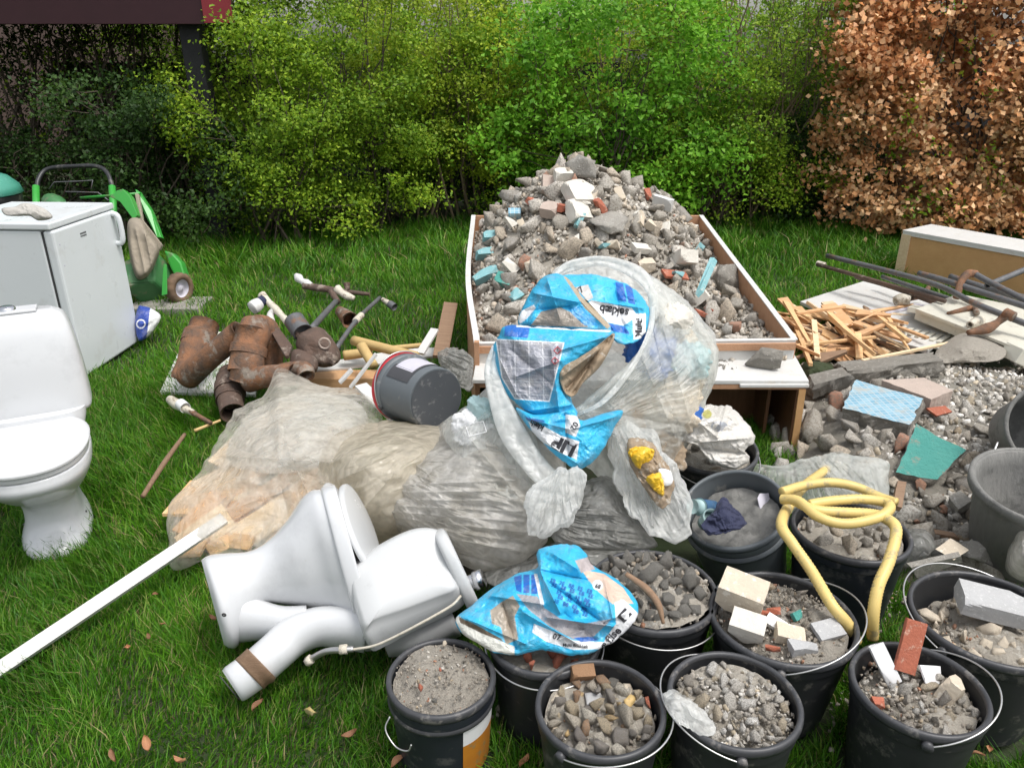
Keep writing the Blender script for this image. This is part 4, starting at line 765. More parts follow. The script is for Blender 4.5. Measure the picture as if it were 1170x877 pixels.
# fallen leaves
rsl = np.random.RandomState(9)
for k, (px, py) in enumerate(((177, 679), (186, 713), (170, 727), (400, 838), (600, 869), (1118, 862), (75, 600), (130, 862), (168, 850), (205, 868), (243, 706), (295, 805), (455, 870), (1130, 856), (146, 740))):
    g = G(px, py, .045); s = .011 + .010 * rsl.rand(); n_ = 9; V = []
    for i in range(n_):
        for j in range(-2, 3):
            u = i / (n_ - 1); w_ = math.sin(math.pi * min(1, u * 1.02)) ** .8 * .5; V.append(((u - .5) * 2 * s, j / 2 * w_ * s, (.35 * (j / 2) ** 2 * s + .3 * s * math.sin(u * 4 + k))))
    F = [(i * 5 + j, (i + 1) * 5 + j, (i + 1) * 5 + j + 1, i * 5 + j + 1) for i in range(n_ - 1) for j in range(4)]
    o = link('fallen_leaf', V, F, M['deadleaf']); o.location = g; o.rotation_euler = (rsl.rand() * .6, rsl.rand() * .6, rsl.rand() * 6)
    tag(o, 'curled brown dead leaf lying in the grass', 'leaf', 'brown dead leaves on the lawn')
g = G(354, 815, .06); o = o.copy(); o.data = o.data.copy(); o.data.materials[0] = M['ochre']; C.objects.link(o); o.location = g; o.scale = (1.7, 2.0, 1.6); o.rotation_euler = (.5, .3, 1.9); o.name = 'fallen_leaf'; tag(o, 'large pale ochre leaf in the grass below the toppled toilet', 'leaf')
# ================================================================ rubble tray
fl, fr = G(545, 392, .42), G(908, 388, .42)
bl, br = W(541, 246, 5.2), W(800, 256, 5.2)
zb = .64; bl[2] = zb; br[2] = zb
t = thing('wooden_tray', 'long wooden cabinet shell laid down as a tray heaped with rubble', 'cabinet', (.55, 3.4, 0))
def wallstrip(name, pts, h, th, m, par=t, down=None):
    P = catmull(pts, 26) if len(pts) > 2 else np.array(pts, float); mb = MB(); rings = []
    for i, p in enumerate(P):
        d = P[min(i + 1, len(P) - 1)] - P[max(i - 1, 0)]; d[2] = 0; d /= np.linalg.norm(d); nn = np.array([-d[1], d[0], 0]) * th / 2; dz = np.array([0, 0, h if down is None else p[2] - down])
        rings.append([p + nn, p - nn, p - nn - dz, p + nn - dz])
    return mb.rings(rings).go(name, m, par, smooth=False, world=True, bevel=.002)
def curve_side(a, b, bow):
    m1 = a + (b - a) * .35 + np.array([bow, 0, 0]); m2 = a + (b - a) * .7 + np.array([bow * .8, 0, 0]); return [a, m1, m2, b]
L_ = [fl, W(535, 320, 4.1), bl]; L_[1][2] = .52
R_ = [fr, W(878, 345, 3.72), W(832, 285, 4.5), br]; R_[1][2] = .475; R_[2][2] = .56
for nm, pts in (('side_panel', L_), ('side_panel', R_)):
    w_ = wallstrip(nm, pts, 0, .022, M['rimwood'], down=.0 if nm == 'x' else .02)
    P = catmull(pts, 26); P[:, 2] += .004; mb = MB(); rings = []
    for i, p in enumerate(P):
        d = P[min(i + 1, 25)] - P[max(i - 1, 0)]; d[2] = 0; d /= np.linalg.norm(d); nn = np.array([-d[1], d[0], 0]) * .014; rings.append([p + nn, p - nn, p - nn - (0, 0, .006), p + nn - (0, 0, .006)])
    mb.rings(rings).go('rim_strip', M['wpaint'], w_, smooth=False, world=True)
wallstrip('back_panel', [bl, br], 0, .022, M['rimwood'], down=.02)
fw = wallstrip('front_panel', [fl + (0, -.004, 0), fr + (0, -.004, 0)], .10, .022, M['wpaint'])
wallstrip('front_rail', [fl + (0, -.02, -.008), fr + (0, -.02, -.008)], .034, .012, M['rimwood'])
wallstrip('front_edge', [fl + (0, -.004, .006), fr + (0, -.004, .006)], .006, .026, M['wpaint'], fw)
mb = MB(); mb.box(((fl[0] + fr[0]) / 2, (fl[1] + bl[1]) / 2 + .05, .17), (1.2, 1.75, .02)); mb.go('bottom', M['dbrown'], t, smooth=False, world=True)
# lower cabinet with white shelf under the tray front
sh = .32; sL, sR = G(545, 440, sh), G(924, 437, sh); bR = G(908, 406, sh)
t2 = thing('open_cabinet', 'dark brown open cabinet with a white top carrying one grey stone', 'cabinet', (.9, 3.2, 0))
plate('top', [G(540, 436, sh), sR, G(906, 404, sh), G(545, 408, sh)], .018, M['wpaint'], t2, .002)
mb = MB(); mb.beam(G(548, 440, sh - .02) + (0, .01, 0), sR + (-.012, .008, -.022), .018, .022); mb.go('front_rail', M['rimwood'], t2, smooth=False, world=True)
mb = MB(); mb.beam(sR + (-.30, -.006, -.012), sR + (0, -.006, -.012), .012, .016); mb.go('chipped_edge', M['wpaint'], t2, smooth=False, world=True, bevel=.003)
mb = MB(); mb.box((sR[0] - .035, sR[1] + .15, sh / 2 - .01), (.022, .3, sh - .03)); mb.go('side_panel', M['dbrown'], t2, smooth=False, world=True)
mb = MB(); mb.beam(sR + (-.025, .0, -.03), np.array([sR[0] - .02, sR[1] + .002, 0.0]), .03, .018, (0, 1, 0)); mb.go('side_edge', M['ply'], t2, smooth=False, world=True)
mb = MB(); mb.box(((sL[0] + sR[0]) / 2, sR[1] + .30, sh / 2 - .01), (sR[0] - sL[0] - .1, .02, sh - .04)); mb.go('back_panel', M['dbrown'], t2, smooth=False, world=True)
mb = MB(); mb.box((sR[0] - .12, sR[1] + .2, sh / 2 - .01), (.015, .16, sh - .05)); mb.go('divider', M['dbrown'], t2, smooth=False, world=True)
mb = MB(); mb.beam(fl + (-.0, -.03, .02), np.array([fl[0] + .0, fl[1] - .03, 0.0]), .022, .03, (0, 1, 0)); mb.go('leg', M['rimwood'], t2, smooth=False, world=True)
mb = MB(); mb.beam(fl + (.06, -.09, -.1), np.array([fl[0] + .06, fl[1] - .09, 0.0]), .022, .03, (0, 1, 0)); mb.go('leg', M['pine2'], t2, smooth=False, world=True)
# ---------------------------------------------------------------- heap
def heap_z(x, y):
    v = (y - 3.25) / 2.0; cx = .42 + .05 * v; u = (x - cx) / (.66 + .02 * v)
    rim = .40 + .22 * np.clip(v, 0, 1); pk = np.exp(-np.abs((x - .40) / .50) ** 1.5 - (np.maximum(0, 4.75 - y) / .75) ** 2 - (np.maximum(0, y - 4.75) / .42) ** 2) * .375 + np.exp(-((x - .95) / .3) ** 2 - ((y - 4.5) / .6) ** 2) * .14 + np.exp(-((x - .0) / .4) ** 2 - ((y - 4.6) / .5) ** 2) * .12
    edge = np.clip(1 - np.abs(u) ** 3, 0, 1) ** .5; P = np.stack([x, y, x * 0], -1)
    return rim - .05 + .12 * edge * np.clip(v * 2, 0, 1) + pk * edge + .018 * snoise(P, 5, 2.2, 3)
nx, ny = 90, 120; hx, hy = np.meshgrid(np.linspace(0, 1, nx), np.linspace(0, 1, ny), indexing='ij')
Lc, Rc = catmull(L_, 60), catmull(R_, 60)
def xl(y): return np.interp(y, Lc[:, 1], Lc[:, 0]) + .01
def xr(y): return np.interp(y, Rc[:, 1], Rc[:, 0]) - .01
yy = fl[1] + .012 + (bl[1] - fl[1] - .03) * hy; xx = xl(yy) + (xr(yy) - xl(yy)) * hx
V = np.stack([xx, yy, heap_z(xx, yy) - .03 + 0 * xx], -1).reshape(-1, 3); a = np.arange(nx * ny).reshape(nx, ny)
Fh = np.stack([a[:-1, :-1], a[1:, :-1], a[1:, 1:], a[:-1, 1:]], -1).reshape(-1, 4); hp = link('rubble_dust', V, Fh, M['dust'], None, False, True); tag(hp, 'grey cement dust and grit bedding the heap in the wooden tray', kind='stuff')
def scatter_merge(pts, sizes, seed, sub=1, flat=False):
    rs = np.random.RandomState(seed); L = []; var = [rock(seed * 50 + k, sub, 8, .02, (1, .8, .62)) for k in range(14)]
    for p, s in zip(pts, sizes):
        v, f = var[rs.randint(14)]; e = np.array(Euler(rs.rand(3) * 6.28).to_matrix()); L.append(((v * s) @ e.T + p, f))
    return merge(L)
rs = np.random.RandomState(12); k = 5200; y = fl[1] + .02 + (bl[1] - fl[1] - .04) * rs.rand(k); x = xl(y) + (xr(y) - xl(y)) * rs.rand(k)
V, F = scatter_merge(np.stack([x, y, heap_z(x, y) - .018], -1), .008 + .022 * rs.rand(k) ** 2.2, 3)
tag(link('small_rubble', V, F, M['rubble'], None, False, True), 'small grey crumbs of broken concrete between the chunks in the tray', kind='stuff')
ROCKV = []
for k in range(16):
    v, f = rock(100 + k, 3, 6 + k % 4, .03, (1, .6 + .3 * ((k * 7) % 5) / 5, .5 + .3 * ((k * 3) % 4) / 4)); me = link('chunk_shape', v, f, M['rubble'], smooth=False); ROCKV.append(me.data); bpy.data.objects.remove(me)
def put_rock(name, label, cat, p, s, seed, group=None, m=None, rot=None, vi=None):
    rs = np.random.RandomState(seed); o = bpy.data.objects.new(name, ROCKV[(vi if vi is not None else rs.randint(16))]); C.objects.link(o); o.location = p
    o.rotation_euler = rot if rot is not None else tuple(rs.rand(3) * 6.28); o.scale = (s, s, s) if np.isscalar(s) else s
    if m: o.material_slots[0].link = 'OBJECT'; o.material_slots[0].material = m
    return tag(o, label, cat, group)
rs = np.random.RandomState(31); placed = []; tries = 0
while len(placed) < 240 and tries < 9000:
    tries += 1; y = fl[1] + .06 + (bl[1] - fl[1] - .1) * rs.rand(); a_, b_ = xl(y), xr(y); x = a_ + .05 + (b_ - a_ - .1) * rs.rand(); s = .036 + .058 * rs.rand() ** 1.3
    if any((x - q[0]) ** 2 + (y - q[1]) ** 2 < ((s + q[2]) * .5) ** 2 for q in placed): continue
    placed.append((x, y, s)); put_rock('concrete_chunk', 'grey broken concrete chunk lying in the heap on the wooden tray', 'rubble', (x, y, float(heap_z(np.array([x]), np.array([y]))[0]) + .004), s, 1000 + len(placed), 'concrete chunks heaped in the wooden tray')
def surf_at(px, py):   # where the ray meets the heap
    v = ray(px, py)
    for tt in np.arange(2.5, 7, .01):
        p = CO + v * tt
        if p[2] < float(heap_z(np.array([p[0]]), np.array([p[1]]))[0]): return p
    return CO + v * 5
def block(name, label, cat, px, py, d, rot, m, seed, lift=.02, group=None, P=None, chip=.12, rough=.02):
    V, F = brick_shape(seed, d, rough, 6, chip); o = link(name, V, F, M[m] if isinstance(m, str) else m, smooth=False); p = surf_at(px, py) if P is None else P
    o.location = p + np.array([0, 0, lift]); o.rotation_euler = [R(a) for a in rot]; return tag(o, label, cat, group)
HB = 'pale plaster blocks in the heap'
block('plaster_block', 'largest pale plaster block near the top of the heap', 'block', 663, 226, (.17, .15, .075), (38, 5, 30), 'plaster', 1)
block('plaster_block', 'square pale plaster block tilted below the largest one', 'block', 660, 246, (.12, .12, .07), (45, 12, 38), 'plaster', 2)
block('plaster_block', 'upright pale plaster block beside the peak of the heap', 'block', 643, 208, (.10, .07, .10), (20, 0, 10), 'plaster', 3)
block('plaster_block', 'long white plaster block standing at the right of the heap', 'block', 779, 301, (.10, .07, .17), (62, 8, 12), 'plaster', 4)
block('plaster_block', 'flat white plaster piece left of the long white block', 'block', 733, 288, (.11, .07, .03), (15, 10, 20), 'plaster', 5)
block('plaster_block', 'small cream block just above the tall bag', 'block', 737, 308, (.09, .07, .06), (10, 0, 10), 'cream', 6)
block('plaster_block', 'pale block with a pinkish side left of the peak', 'block', 628, 244, (.09, .08, .06), (25, 5, -20), 'pink', 7)
block('plaster_block', 'white broken board end at the back right rim of the tray', 'block', 757, 238, (.12, .03, .07), (10, 10, -35), 'wpaint', 8, .03)
block('red_tile', 'pinkish red tile piece left of the peak of the heap', 'tile', 629, 213, (.10, .08, .03), (50, 10, 10), 'pink', 9)
block('red_tile', 'brick red tile lying flat in front of the long white block', 'tile', 771, 318, (.13, .08, .015), (12, 8, 10), 'brick', 10)
block('red_tile', 'small red tile sliver between the peak and the left rim', 'tile', 608, 235, (.06, .05, .03), (30, 10, 50), 'brick', 11)
block('red_tile', 'red brick shard at the front right of the heap', 'tile', 812, 356, (.08, .045, .02), (30, 5, 60), 'brick', 12)
block('red_tile', 'second red shard close to the front right corner of the tray', 'tile', 800, 362, (.06, .04, .02), (5, 20, 20), 'brick', 13)
block('turquoise_chunk', 'turquoise painted chunk high on the left of the heap', 'painted chunk', 559, 276, (.07, .05, .08), (40, 0, 10), 'turqb', 14)
block('turquoise_chunk', 'pale turquoise chunk below the upper one at the left rim', 'painted chunk', 553, 294, (.09, .04, .07), (45, 0, 20), 'turqb', 15)
block('turquoise_chunk', 'long turquoise edged slab at the left rim of the tray', 'painted chunk', 555, 318, (.14, .05, .05), (30, -20, 20), 'turqb', 16)
block('turquoise_chunk', 'green-turquoise faced stone lowest at the left of the heap', 'painted chunk', 576, 325, (.09, .07, .05), (35, 10, -20), 'turq', 17)
block('turquoise_chunk', 'small sky blue painted bit near the upper left of the heap', 'painted chunk', 588, 248, (.07, .04, .05), (40, 0, 0), 'mosaic', 18)
bb = surf_at(828, 326); V, F = rock(9, 4, 9, .03, (.16, .13, .10)); o = link('concrete_boulder', V, F, M['concd'], smooth=False); o.location = bb + np.array([0, 0, .03]); o.rotation_euler = (0.4, 0.5, .6); tag(o, 'big dark concrete boulder with a turquoise edge at the right rim of the tray', 'boulder')
ed = MB(); q = [I(796, 338, 3.42), I(802, 332, 3.42), I(818, 296, 3.6), I(813, 296, 3.6)]; e_ = plate('painted_edge', q, .025, M['turqb'], o, .002)
bb = surf_at(695, 258); V, F = rock(19, 4, 10, .05, (.14, .10, .08)); o = link('concrete_boulder', V, F, M['conc'], smooth=False); o.location = bb + np.array([0, 0, .02]); o.rotation_euler = (0.4, 0.2, .9); tag(o, 'big rough concrete boulder in the middle of the heap', 'boulder')
bb = surf_at(665, 203); V, F = rock(29, 4, 10, .05, (.10, .08, .075)); o = link('concrete_boulder', V, F, M['conc'], smooth=False); o.location = bb + np.array([0, 0, .05]); tag(o, 'grey concrete boulder sitting on the very peak of the heap', 'boulder')
V, F = rock(39, 4, 12, .03, (.095, .075, .07)); o = link('grey_stone', V, F, M['concd'], smooth=False); o.location = G(877, 424, sh) + np.array([0, .03, .045]); o.rotation_euler = (.1, .2, 2.9); tag(o, 'grey pointed stone resting on the white cabinet top', 'stone')
rs = np.random.RandomState(3); q = G(825, 415, sh + .01); P = q + np.stack([rs.normal(size=30) * .03, rs.normal(size=30) * .03, np.zeros(30)], 1)
V, F = scatter_merge(P, .003 + .008 * rs.rand(30), 5); tag(link('crumbs', V, F, M['concd'], None, False, True), 'grey crumbs on the white cabinet top', kind='stuff')

rs = np.random.RandomState(57)
for k in range(34):
    px, py = 560 + 270 * rs.rand(), 225 + 140 * rs.rand(); p = surf_at(px, py)
    if p[1] > 5.1 or p[1] < 3.5 or not (xl(p[1]) + .06 < p[0] < xr(p[1]) - .06): continue
    nm, m, l = (('plaster_piece', 'plaster', 'small pale plaster fragment in the rubble heap on the tray'), ('brick_piece', 'brick', 'small brick red fragment in the rubble heap on the tray'), ('plaster_piece', 'cream', 'small cream fragment in the rubble heap on the tray'), ('turquoise_piece', 'turqb', 'small turquoise painted fragment in the rubble heap on the tray'))[(0, 2, 1, 0, 2, 3, 0)[k % 7]]
    block(nm, l, 'fragment', 0, 0, (.05 + .05 * rs.rand(), .035 + .03 * rs.rand(), .02 + .03 * rs.rand()), tuple(rs.rand(3) * (60, 60, 360)), m, 60 + k, .02, {'p': 'pale plaster fragments in the heap', 'b': 'brick fragments in the heap', 't': 'turquoise fragments in the heap'}[nm[0]] if m != 'cream' else 'cream fragments in the heap', P=p, chip=.3)
# ================================================================ bags and sacks
def gd(py, z=0.0):
    v = (438.5 - py) / FPX * math.cos(PITCH) - math.sin(PITCH); return (z - CAMH) / v
def zp(lst): return [(x, y, gd(y, z)) for x, y, z in lst]
# ---- bag with timber
A_ = zp([(318, 421, .26), (338, 428, .27), (372, 440, .30), (408, 446, .30), (436, 470, .30), (430, 500, .30), (405, 545, .25), (378, 600, .22), (340, 634, .12), (296, 636, .08), (250, 634, .05), (204, 650, .01), (193, 640, .02), (190, 600, .06), (196, 572, .10), (226, 540, .14), (250, 500, .18), (270, 468, .22), (300, 452, .24)])
pa = Pillow(A_, (318, 540, gd(540, .24)), .20, .10, 3, .036, 3.2, nr=130, nt=380, k=2.2, fine=.5, fringe=1.0, ridges=[(250, 520, 420, 530, .03, 5), (300, 445, 350, 560, .02, 4), (240, 500, 400, 560, -.02, 6), (330, 430, 430, 500, .022, 5), (200, 600, 330, 560, .014, 4)])
o = pa.mesh('timber_bag', M['film']); tag(o, 'clear plastic bag full of split pale timber, lying on the grass', 'plastic bag')
pi_ = Pillow(zp([(300, 462, .2), (350, 448, .24), (405, 458, .24), (420, 485, .24), (400, 520, .2), (330, 540, .18), (262, 530, .12), (270, 490, .16)]), (345, 495, gd(495, .26)), .12, .08, 13, .045, 5, k=2.2, nr=70, nt=200)
tag(pi_.mesh('crumpled_sheet', M['filmc']), 'crumpled milky sheet stuffed into the upper half of the timber bag', 'plastic sheet')
rs = np.random.RandomState(5)
TB = [((205, 628), (330, 548), .06, 'pine2'), ((200, 600), (300, 520), .07, 'pineP'), ((225, 640), (370, 565), .05, 'pine'), ((215, 570), (330, 510), .09, 'pineP'), ((260, 640), (300, 500), .05, 'pine2'), ((300, 632), (378, 560), .04, 'pine'), ((235, 560), (345, 600), .08, 'pineP'), ((205, 645), (255, 560), .09, 'pine'), ((285, 600), (345, 520), .06, 'pine2'), ((320, 625), (372, 600), .08, 'pineP'), ((250, 585), (370, 540), .05, 'pineP'), ((200, 615), (290, 625), .05, 'pine'), ((310, 560), (400, 500), .05, 'pineP')]
TB += [((200, 635), (262, 590), .10, 'pineP'), ((196, 596), (232, 552), .10, 'pine'), ((230, 616), (300, 560), .11, 'pine2'), ((262, 625), (330, 580), .10, 'pineP'), ((222, 588), (288, 538), .09, 'pine'), ((270, 560), (330, 500), .10, 'pine'), ((300, 600), (372, 545), .09, 'pine'), ((240, 540), (290, 490), .08, 'pineP'), ((198, 618), (250, 566), .06, 'pine2'), ((330, 545), (390, 490), .08, 'pine'), ((280, 500), (350, 460), .09, 'pineP'), ((350, 600), (385, 548), .07, 'pine2')]
for k, (a, b, w, m) in enumerate(TB):
    z1, z2 = .015 + .05 * rs.rand(), .04 + .07 * rs.rand(); mid_ = (np.array(a) + np.array(b)) / 2; a = mid_ + (np.array(a) - mid_) * .88 + (4, -5); b = mid_ + (np.array(b) - mid_) * .9 + (3, -4)
    bar('timber_piece', 'split softwood board inside the clear timber bag', 'board', I(a[0], a[1], gd(a[1], z1)), I(b[0], b[1], gd(b[1], z2)), w * 1.1, .014, M[m], 'split boards inside the timber bag', up=(0, -.6, .8))
# ---- beige dusty bag
pb = Pillow(zp([(372, 510, .3), (398, 490, .32), (440, 480, .34), (480, 484, .36), (520, 500, .34), (500, 560, .28), (460, 610, .14), (425, 622, .08), (395, 612, .1), (372, 570, .18), (364, 540, .24)]), (435, 545, gd(545, .32)), .19, .12, 23, .026, 4, nr=110, nt=320, k=1.9, fan=[(560, 470, 12, .014)], ridges=[(375, 530, 470, 490, .018, 4), (372, 555, 460, 515, .016, 4), (400, 600, 450, 540, .02, 5)])
tag(pb.mesh('dusty_bag', M['filmbeige']), 'beige dusty bag squeezed between the timber bag and the large grey bag', 'plastic bag')
# ---- large grey bag with clear neck
rg = [(420 + 6 * i, 556 + 7 * i, 590 + 2 * i, 548 + 12 * i, .012, 2.2) for i in range(8)]
pc = Pillow([(412, 565, 2.72), (424, 540, 2.78), (450, 512, 2.85), (495, 488, 2.9), (535, 466, 2.9), (570, 444, 2.85), (600, 440, 2.8), (625, 470, 2.7), (645, 530, 2.55), (640, 590, 2.45), (612, 632, 2.42), (575, 655, 2.45), (535, 650, 2.5), (492, 628, 2.55), (455, 612, 2.6), (420, 592, 2.66)], (530, 560, 2.62), .29, .16, 33, .028, 3, nr=150, nt=440, k=1.9, fine=.4, fan=[(340, 480, 12, .016), (300, 500, 34, .007)],
            ridges=rg + [(440, 612, 560, 640, -.03, 5), (520, 480, 620, 600, .02, 5), (560, 450, 640, 560, .02, 4), (470, 500, 610, 520, -.015, 5)])
oc = pc.mesh('rubble_bag', M['filmdust']); tag(oc, 'large grey dust-streaked bag of rubble in the centre, below the tall open bag', 'plastic bag')
pn = Pillow([(505, 486, 2.62), (535, 462, 2.62), (562, 440, 2.62), (585, 436, 2.6), (600, 470, 2.5), (618, 520, 2.42), (622, 570, 2.40), (590, 590, 2.40), (550, 560, 2.42), (520, 520, 2.5)], (562, 510, 2.5), .10, .04, 35, .035, 5, fan=[(610, 380, 12, .014)], nr=80, nt=220, k=2.6, ridges=[(520, 480, 600, 580, .02, 4), (545, 460, 615, 560, .015, 3)])
tag(pn.mesh('clear_bag', M['film2']), 'clear bag of white scraps between the grey bag and the blue sacks', 'plastic bag')
for k, (x, y, s, m) in enumerate(((540, 488, 22, 'white'), (560, 520, 26, 'white'), (548, 466, 14, 'cyplas'), (585, 545, 24, 'plaster'), (572, 470, 16, 'dblue'))):
    q = Pillow([(x - s, y - s * .6, 2.5), (x, y - s, 2.5), (x + s, y - s * .5, 2.48), (x + s * .9, y + s * .8, 2.46), (x - s * .2, y + s, 2.46), (x - s, y + s * .5, 2.5)], (x, y, 2.47), .02, .03, 50 + k, .035, 9, nr=40, nt=120, jag=.2)
    tag(q.mesh('scrap_wad', M['cyplas' if m == 'dblue' else m]), ('crumpled pale plastic wad inside the clear bag beside the blue sacks'), 'waste', 'wads inside the clear bag')
lb = MB(); 
V, F = [], []
fr_ = [(532, 486), (552, 481), (556, 493), (536, 498)]
for a, b in zip(fr_, fr_[1:] + fr_[:1]): lb.tube(list(pn.surf(np.linspace(a[0], b[0], 6), np.linspace(a[1], b[1], 6), .004)), .0014, 5)
tag(link('label_outline', np.array(lb.V), lb.F, M['white'], None, True, True), 'small white printed rectangle outline on the clear bag', 'label')
# ---- tall open bag: back film, front film, lip, tail
D0 = 2.62
pk_ = Pillow([(628, 318, 2.78), (650, 300, 2.82), (682, 294, 2.86), (720, 300, 2.86), (755, 320, 2.84), (790, 352, 2.8), (815, 385, 2.76), (820, 415, 2.74), (808, 460, 2.72), (785, 510, 2.7), (760, 548, 2.66), (720, 562, 2.62), (680, 540, 2.6), (640, 500, 2.62), (610, 420, 2.7)], (710, 430, 2.76), -.02, .22, 61, .012, 4, nr=90, nt=260, k=2.4)
tb = thing('tall_open_bag', 'tall milky plastic bag with its mouth folded open around blue printed sacks', 'plastic bag', I(690, 560, 2.7))
pk_.mesh('back_film', M['filmc'], tb)
pf = Pillow([(748, 318, 2.74), (770, 334, 2.76), (796, 358, 2.76), (816, 388, 2.76), (820, 418, 2.74), (806, 465, 2.72), (782, 512, 2.7), (757, 548, 2.64), (725, 555, 2.58), (695, 500, 2.48), (655, 474, 2.42), (668, 458, 2.42), (700, 430, 2.44), (732, 398, 2.5), (746, 362, 2.6), (738, 335, 2.68)], (760, 440, 2.60), .13, .03, 63, .026, 3.5, fan=[(650, 500, 16, .016)], nr=110, nt=320, k=2.4, fine=.5,
            ridges=[(745, 330, 800, 520, .02, 4), (700, 432, 812, 440, .014, 5), (680, 468, 800, 490, -.02, 4), (730, 400, 780, 520, .018, 4), (668, 472, 760, 545, .02, 5), (760, 330, 818, 420, .015, 3)])
pf.mesh('front_film', M['film2'], tb)
def ribbon(pts, w, th, mat, name, par, seed=0, n=60):
    P = catmull(pts, n); rings = []
    for i in range(n):
        x, y, d = P[i][:3]; ww = np.interp(i / (n - 1), np.linspace(0, 1, len(w)), w); tg = P[min(i + 1, n - 1)][:2] - P[max(i - 1, 0)][:2]; tg /= np.linalg.norm(tg); nn = np.array([-tg[1], tg[0]]); ring = []
        for j in range(24):
            a = 2 * math.pi * j / 24; jj = 1 + .25 * math.sin(a * 3 + i * .06 + seed) + .14 * math.sin(a * 5 - i * .09 + seed * 2) + .10 * math.sin(i * .21 + seed); ring.append(I(x + nn[0] * math.cos(a) * ww * jj, y + nn[1] * math.cos(a) * ww * jj, d + th * math.sin(a) * jj))
        rings.append(np.array(ring))
    return MB().rings(rings).go(name, mat, par, world=True)
ribbon([(630, 318, 2.66), (652, 303, 2.68), (690, 298, 2.7), (728, 312, 2.68), (745, 335, 2.64), (748, 365, 2.58)], [2, 6, 6, 7, 5, 2], .015, M['filmc'], 'rolled_rim', tb, 1)
ribbon([(566, 395, 2.46), (562, 425, 2.42), (572, 462, 2.38), (588, 500, 2.35), (612, 535, 2.32), (640, 562, 2.30), (652, 575, 2.3)], [3, 7, 10, 13, 14, 12, 4], .02, M['filmc'], 'folded_lip', tb, 2)
ribbon([(655, 476, 2.40), (690, 458, 2.38), (722, 420, 2.42), (742, 380, 2.5), (746, 350, 2.58)], [2, 2.5, 3, 3, 2], .006, M['filmc'], 'rolled_rim', tb, 3)
pt_ = Pillow([(x, y, 2.25 - (y - 540) * .0004) for x, y in ((622, 548), (630, 541), (640, 533), (649, 536), (660, 531), (671, 542), (666, 560), (663, 578), (657, 588), (650, 602), (640, 603), (632, 611), (624, 617), (614, 611), (605, 611), (604, 590), (599, 576), (602, 562), (611, 553))], (634, 574, 2.24), .02, .01, 64, .03, 8, nr=90, nt=300, jag=.07, smooth_out=False, fan=[(648, 480, 12, .016)], ridges=[(640, 540, 615, 612, .015, 2.5), (655, 540, 640, 600, .012, 2.5), (625, 545, 606, 595, .012, 2.5)])
pt_.mesh('hanging_tail', M['filmc'], tb)
# contents seen through the front film
for k, (x, y, s, m, l) in enumerate(((745, 400, 30, 'sackb', 'crumpled blue sack seen through the milky bag film'), (715, 470, 26, 'lining', 'crumpled brown paper seen low in the milky bag'), (765, 460, 34, 'cream', 'crumpled cream paper seen through the milky bag film'), (790, 410, 22, 'cyplas', 'pale blue wad near the right side of the milky bag'), (755, 515, 26, 'lining', 'brown paper wad at the bottom of the milky bag'), (785, 470, 16, 'sackb', 'small blue wad low at the right of the milky bag'), (770, 365, 20, 'plaster', 'whitish wad at the upper right of the milky bag'))):
    q = Pillow([(x - s, y - s * .6, 2.64), (x, y - s, 2.64), (x + s, y - s * .5, 2.64), (x + s * .9, y + s * .8, 2.62), (x - s * .2, y + s, 2.62), (x - s, y + s * .5, 2.62)], (x, y, 2.62), .03, .06, 70 + k, .04, 7, nr=40, nt=120, jag=.2)
    tag(q.mesh('waste_wad', M['dblue'] if m == 'sackb' else M[m]), l, 'waste')
pin = Pillow([(690, 470, 2.70), (720, 420, 2.72), (752, 370, 2.74), (790, 375, 2.72), (808, 420, 2.7), (795, 470, 2.7), (765, 530, 2.66), (725, 540, 2.64), (695, 510, 2.66)], (752, 455, 2.7), .05, .05, 88, .05, 5, nr=70, nt=200, jag=.06)
tag(pin.mesh('packed_paper', M['cream']), 'packed beige paper filling the belly of the tall open bag', 'paper')
BLUE = (.035, .40, .66); DB = (.01, .12, .46); GREY = (.30, .31, .35); WH = (.74, .75, .77); BR = (.30, .23, .16)
def painter(base, regs, seed=1):
    def f(X, Y):
        c = np.zeros((len(X), 3)) + base; v = snoise(np.stack([X / 40, Y / 40, X * 0], -1), seed, 1, 2)
        c = c * (1 + .10 * v[:, None])
        for poly, col in regs: c[inpoly(X, Y, poly)] = col
        return c
    return f
def textlines(poly_c, rows, pil, ang, size, m, par, sp, words):
    for r in range(rows):
        a = R(ang); px = poly_c[0] - math.sin(a) * sp * r; py = poly_c[1] + math.cos(a) * sp * r; text_on(pil, words[r % len(words)], px, py, size, ang, m, par, 'small_print', .0, .002)
# S2 behind (upper right)
s2 = Pillow([(640, 316, 2.62), (662, 313, 2.62), (690, 316, 2.62), (718, 326, 2.62), (738, 345, 2.6), (743, 366, 2.56), (730, 388, 2.5), (706, 392, 2.48), (690, 372, 2.5), (665, 350, 2.54), (645, 335, 2.6)], (695, 350, 2.57), .04, .06, 81, .018, 9, nr=110, nt=320, k=3, ridges=[(650, 320, 700, 375, .02, 3), (668, 342, 735, 352, .015, 2.5), (700, 320, 715, 385, -.015, 3), (725, 335, 735, 380, .012, 2)])
o = s2.mesh('blue_sack', M['sack'], paint=painter(BLUE, [([(703, 322), (712, 324), (716, 345), (706, 343)], DB), ([(714, 325), (722, 328), (726, 348), (718, 346)], DB), ([(658, 328), (672, 325), (678, 340), (664, 348), (657, 340)], (.5, .48, .46)), ([(667, 349), (676, 343), (722, 352), (729, 361), (712, 372), (684, 366), (672, 360)], WH), ([(722, 358), (738, 358), (738, 386), (724, 388)], WH), ([(690, 368), (714, 373), (720, 382), (698, 378)], DB)]))
tag(o, 'crumpled light blue printed sack at the top back of the tall open bag', 'sack')
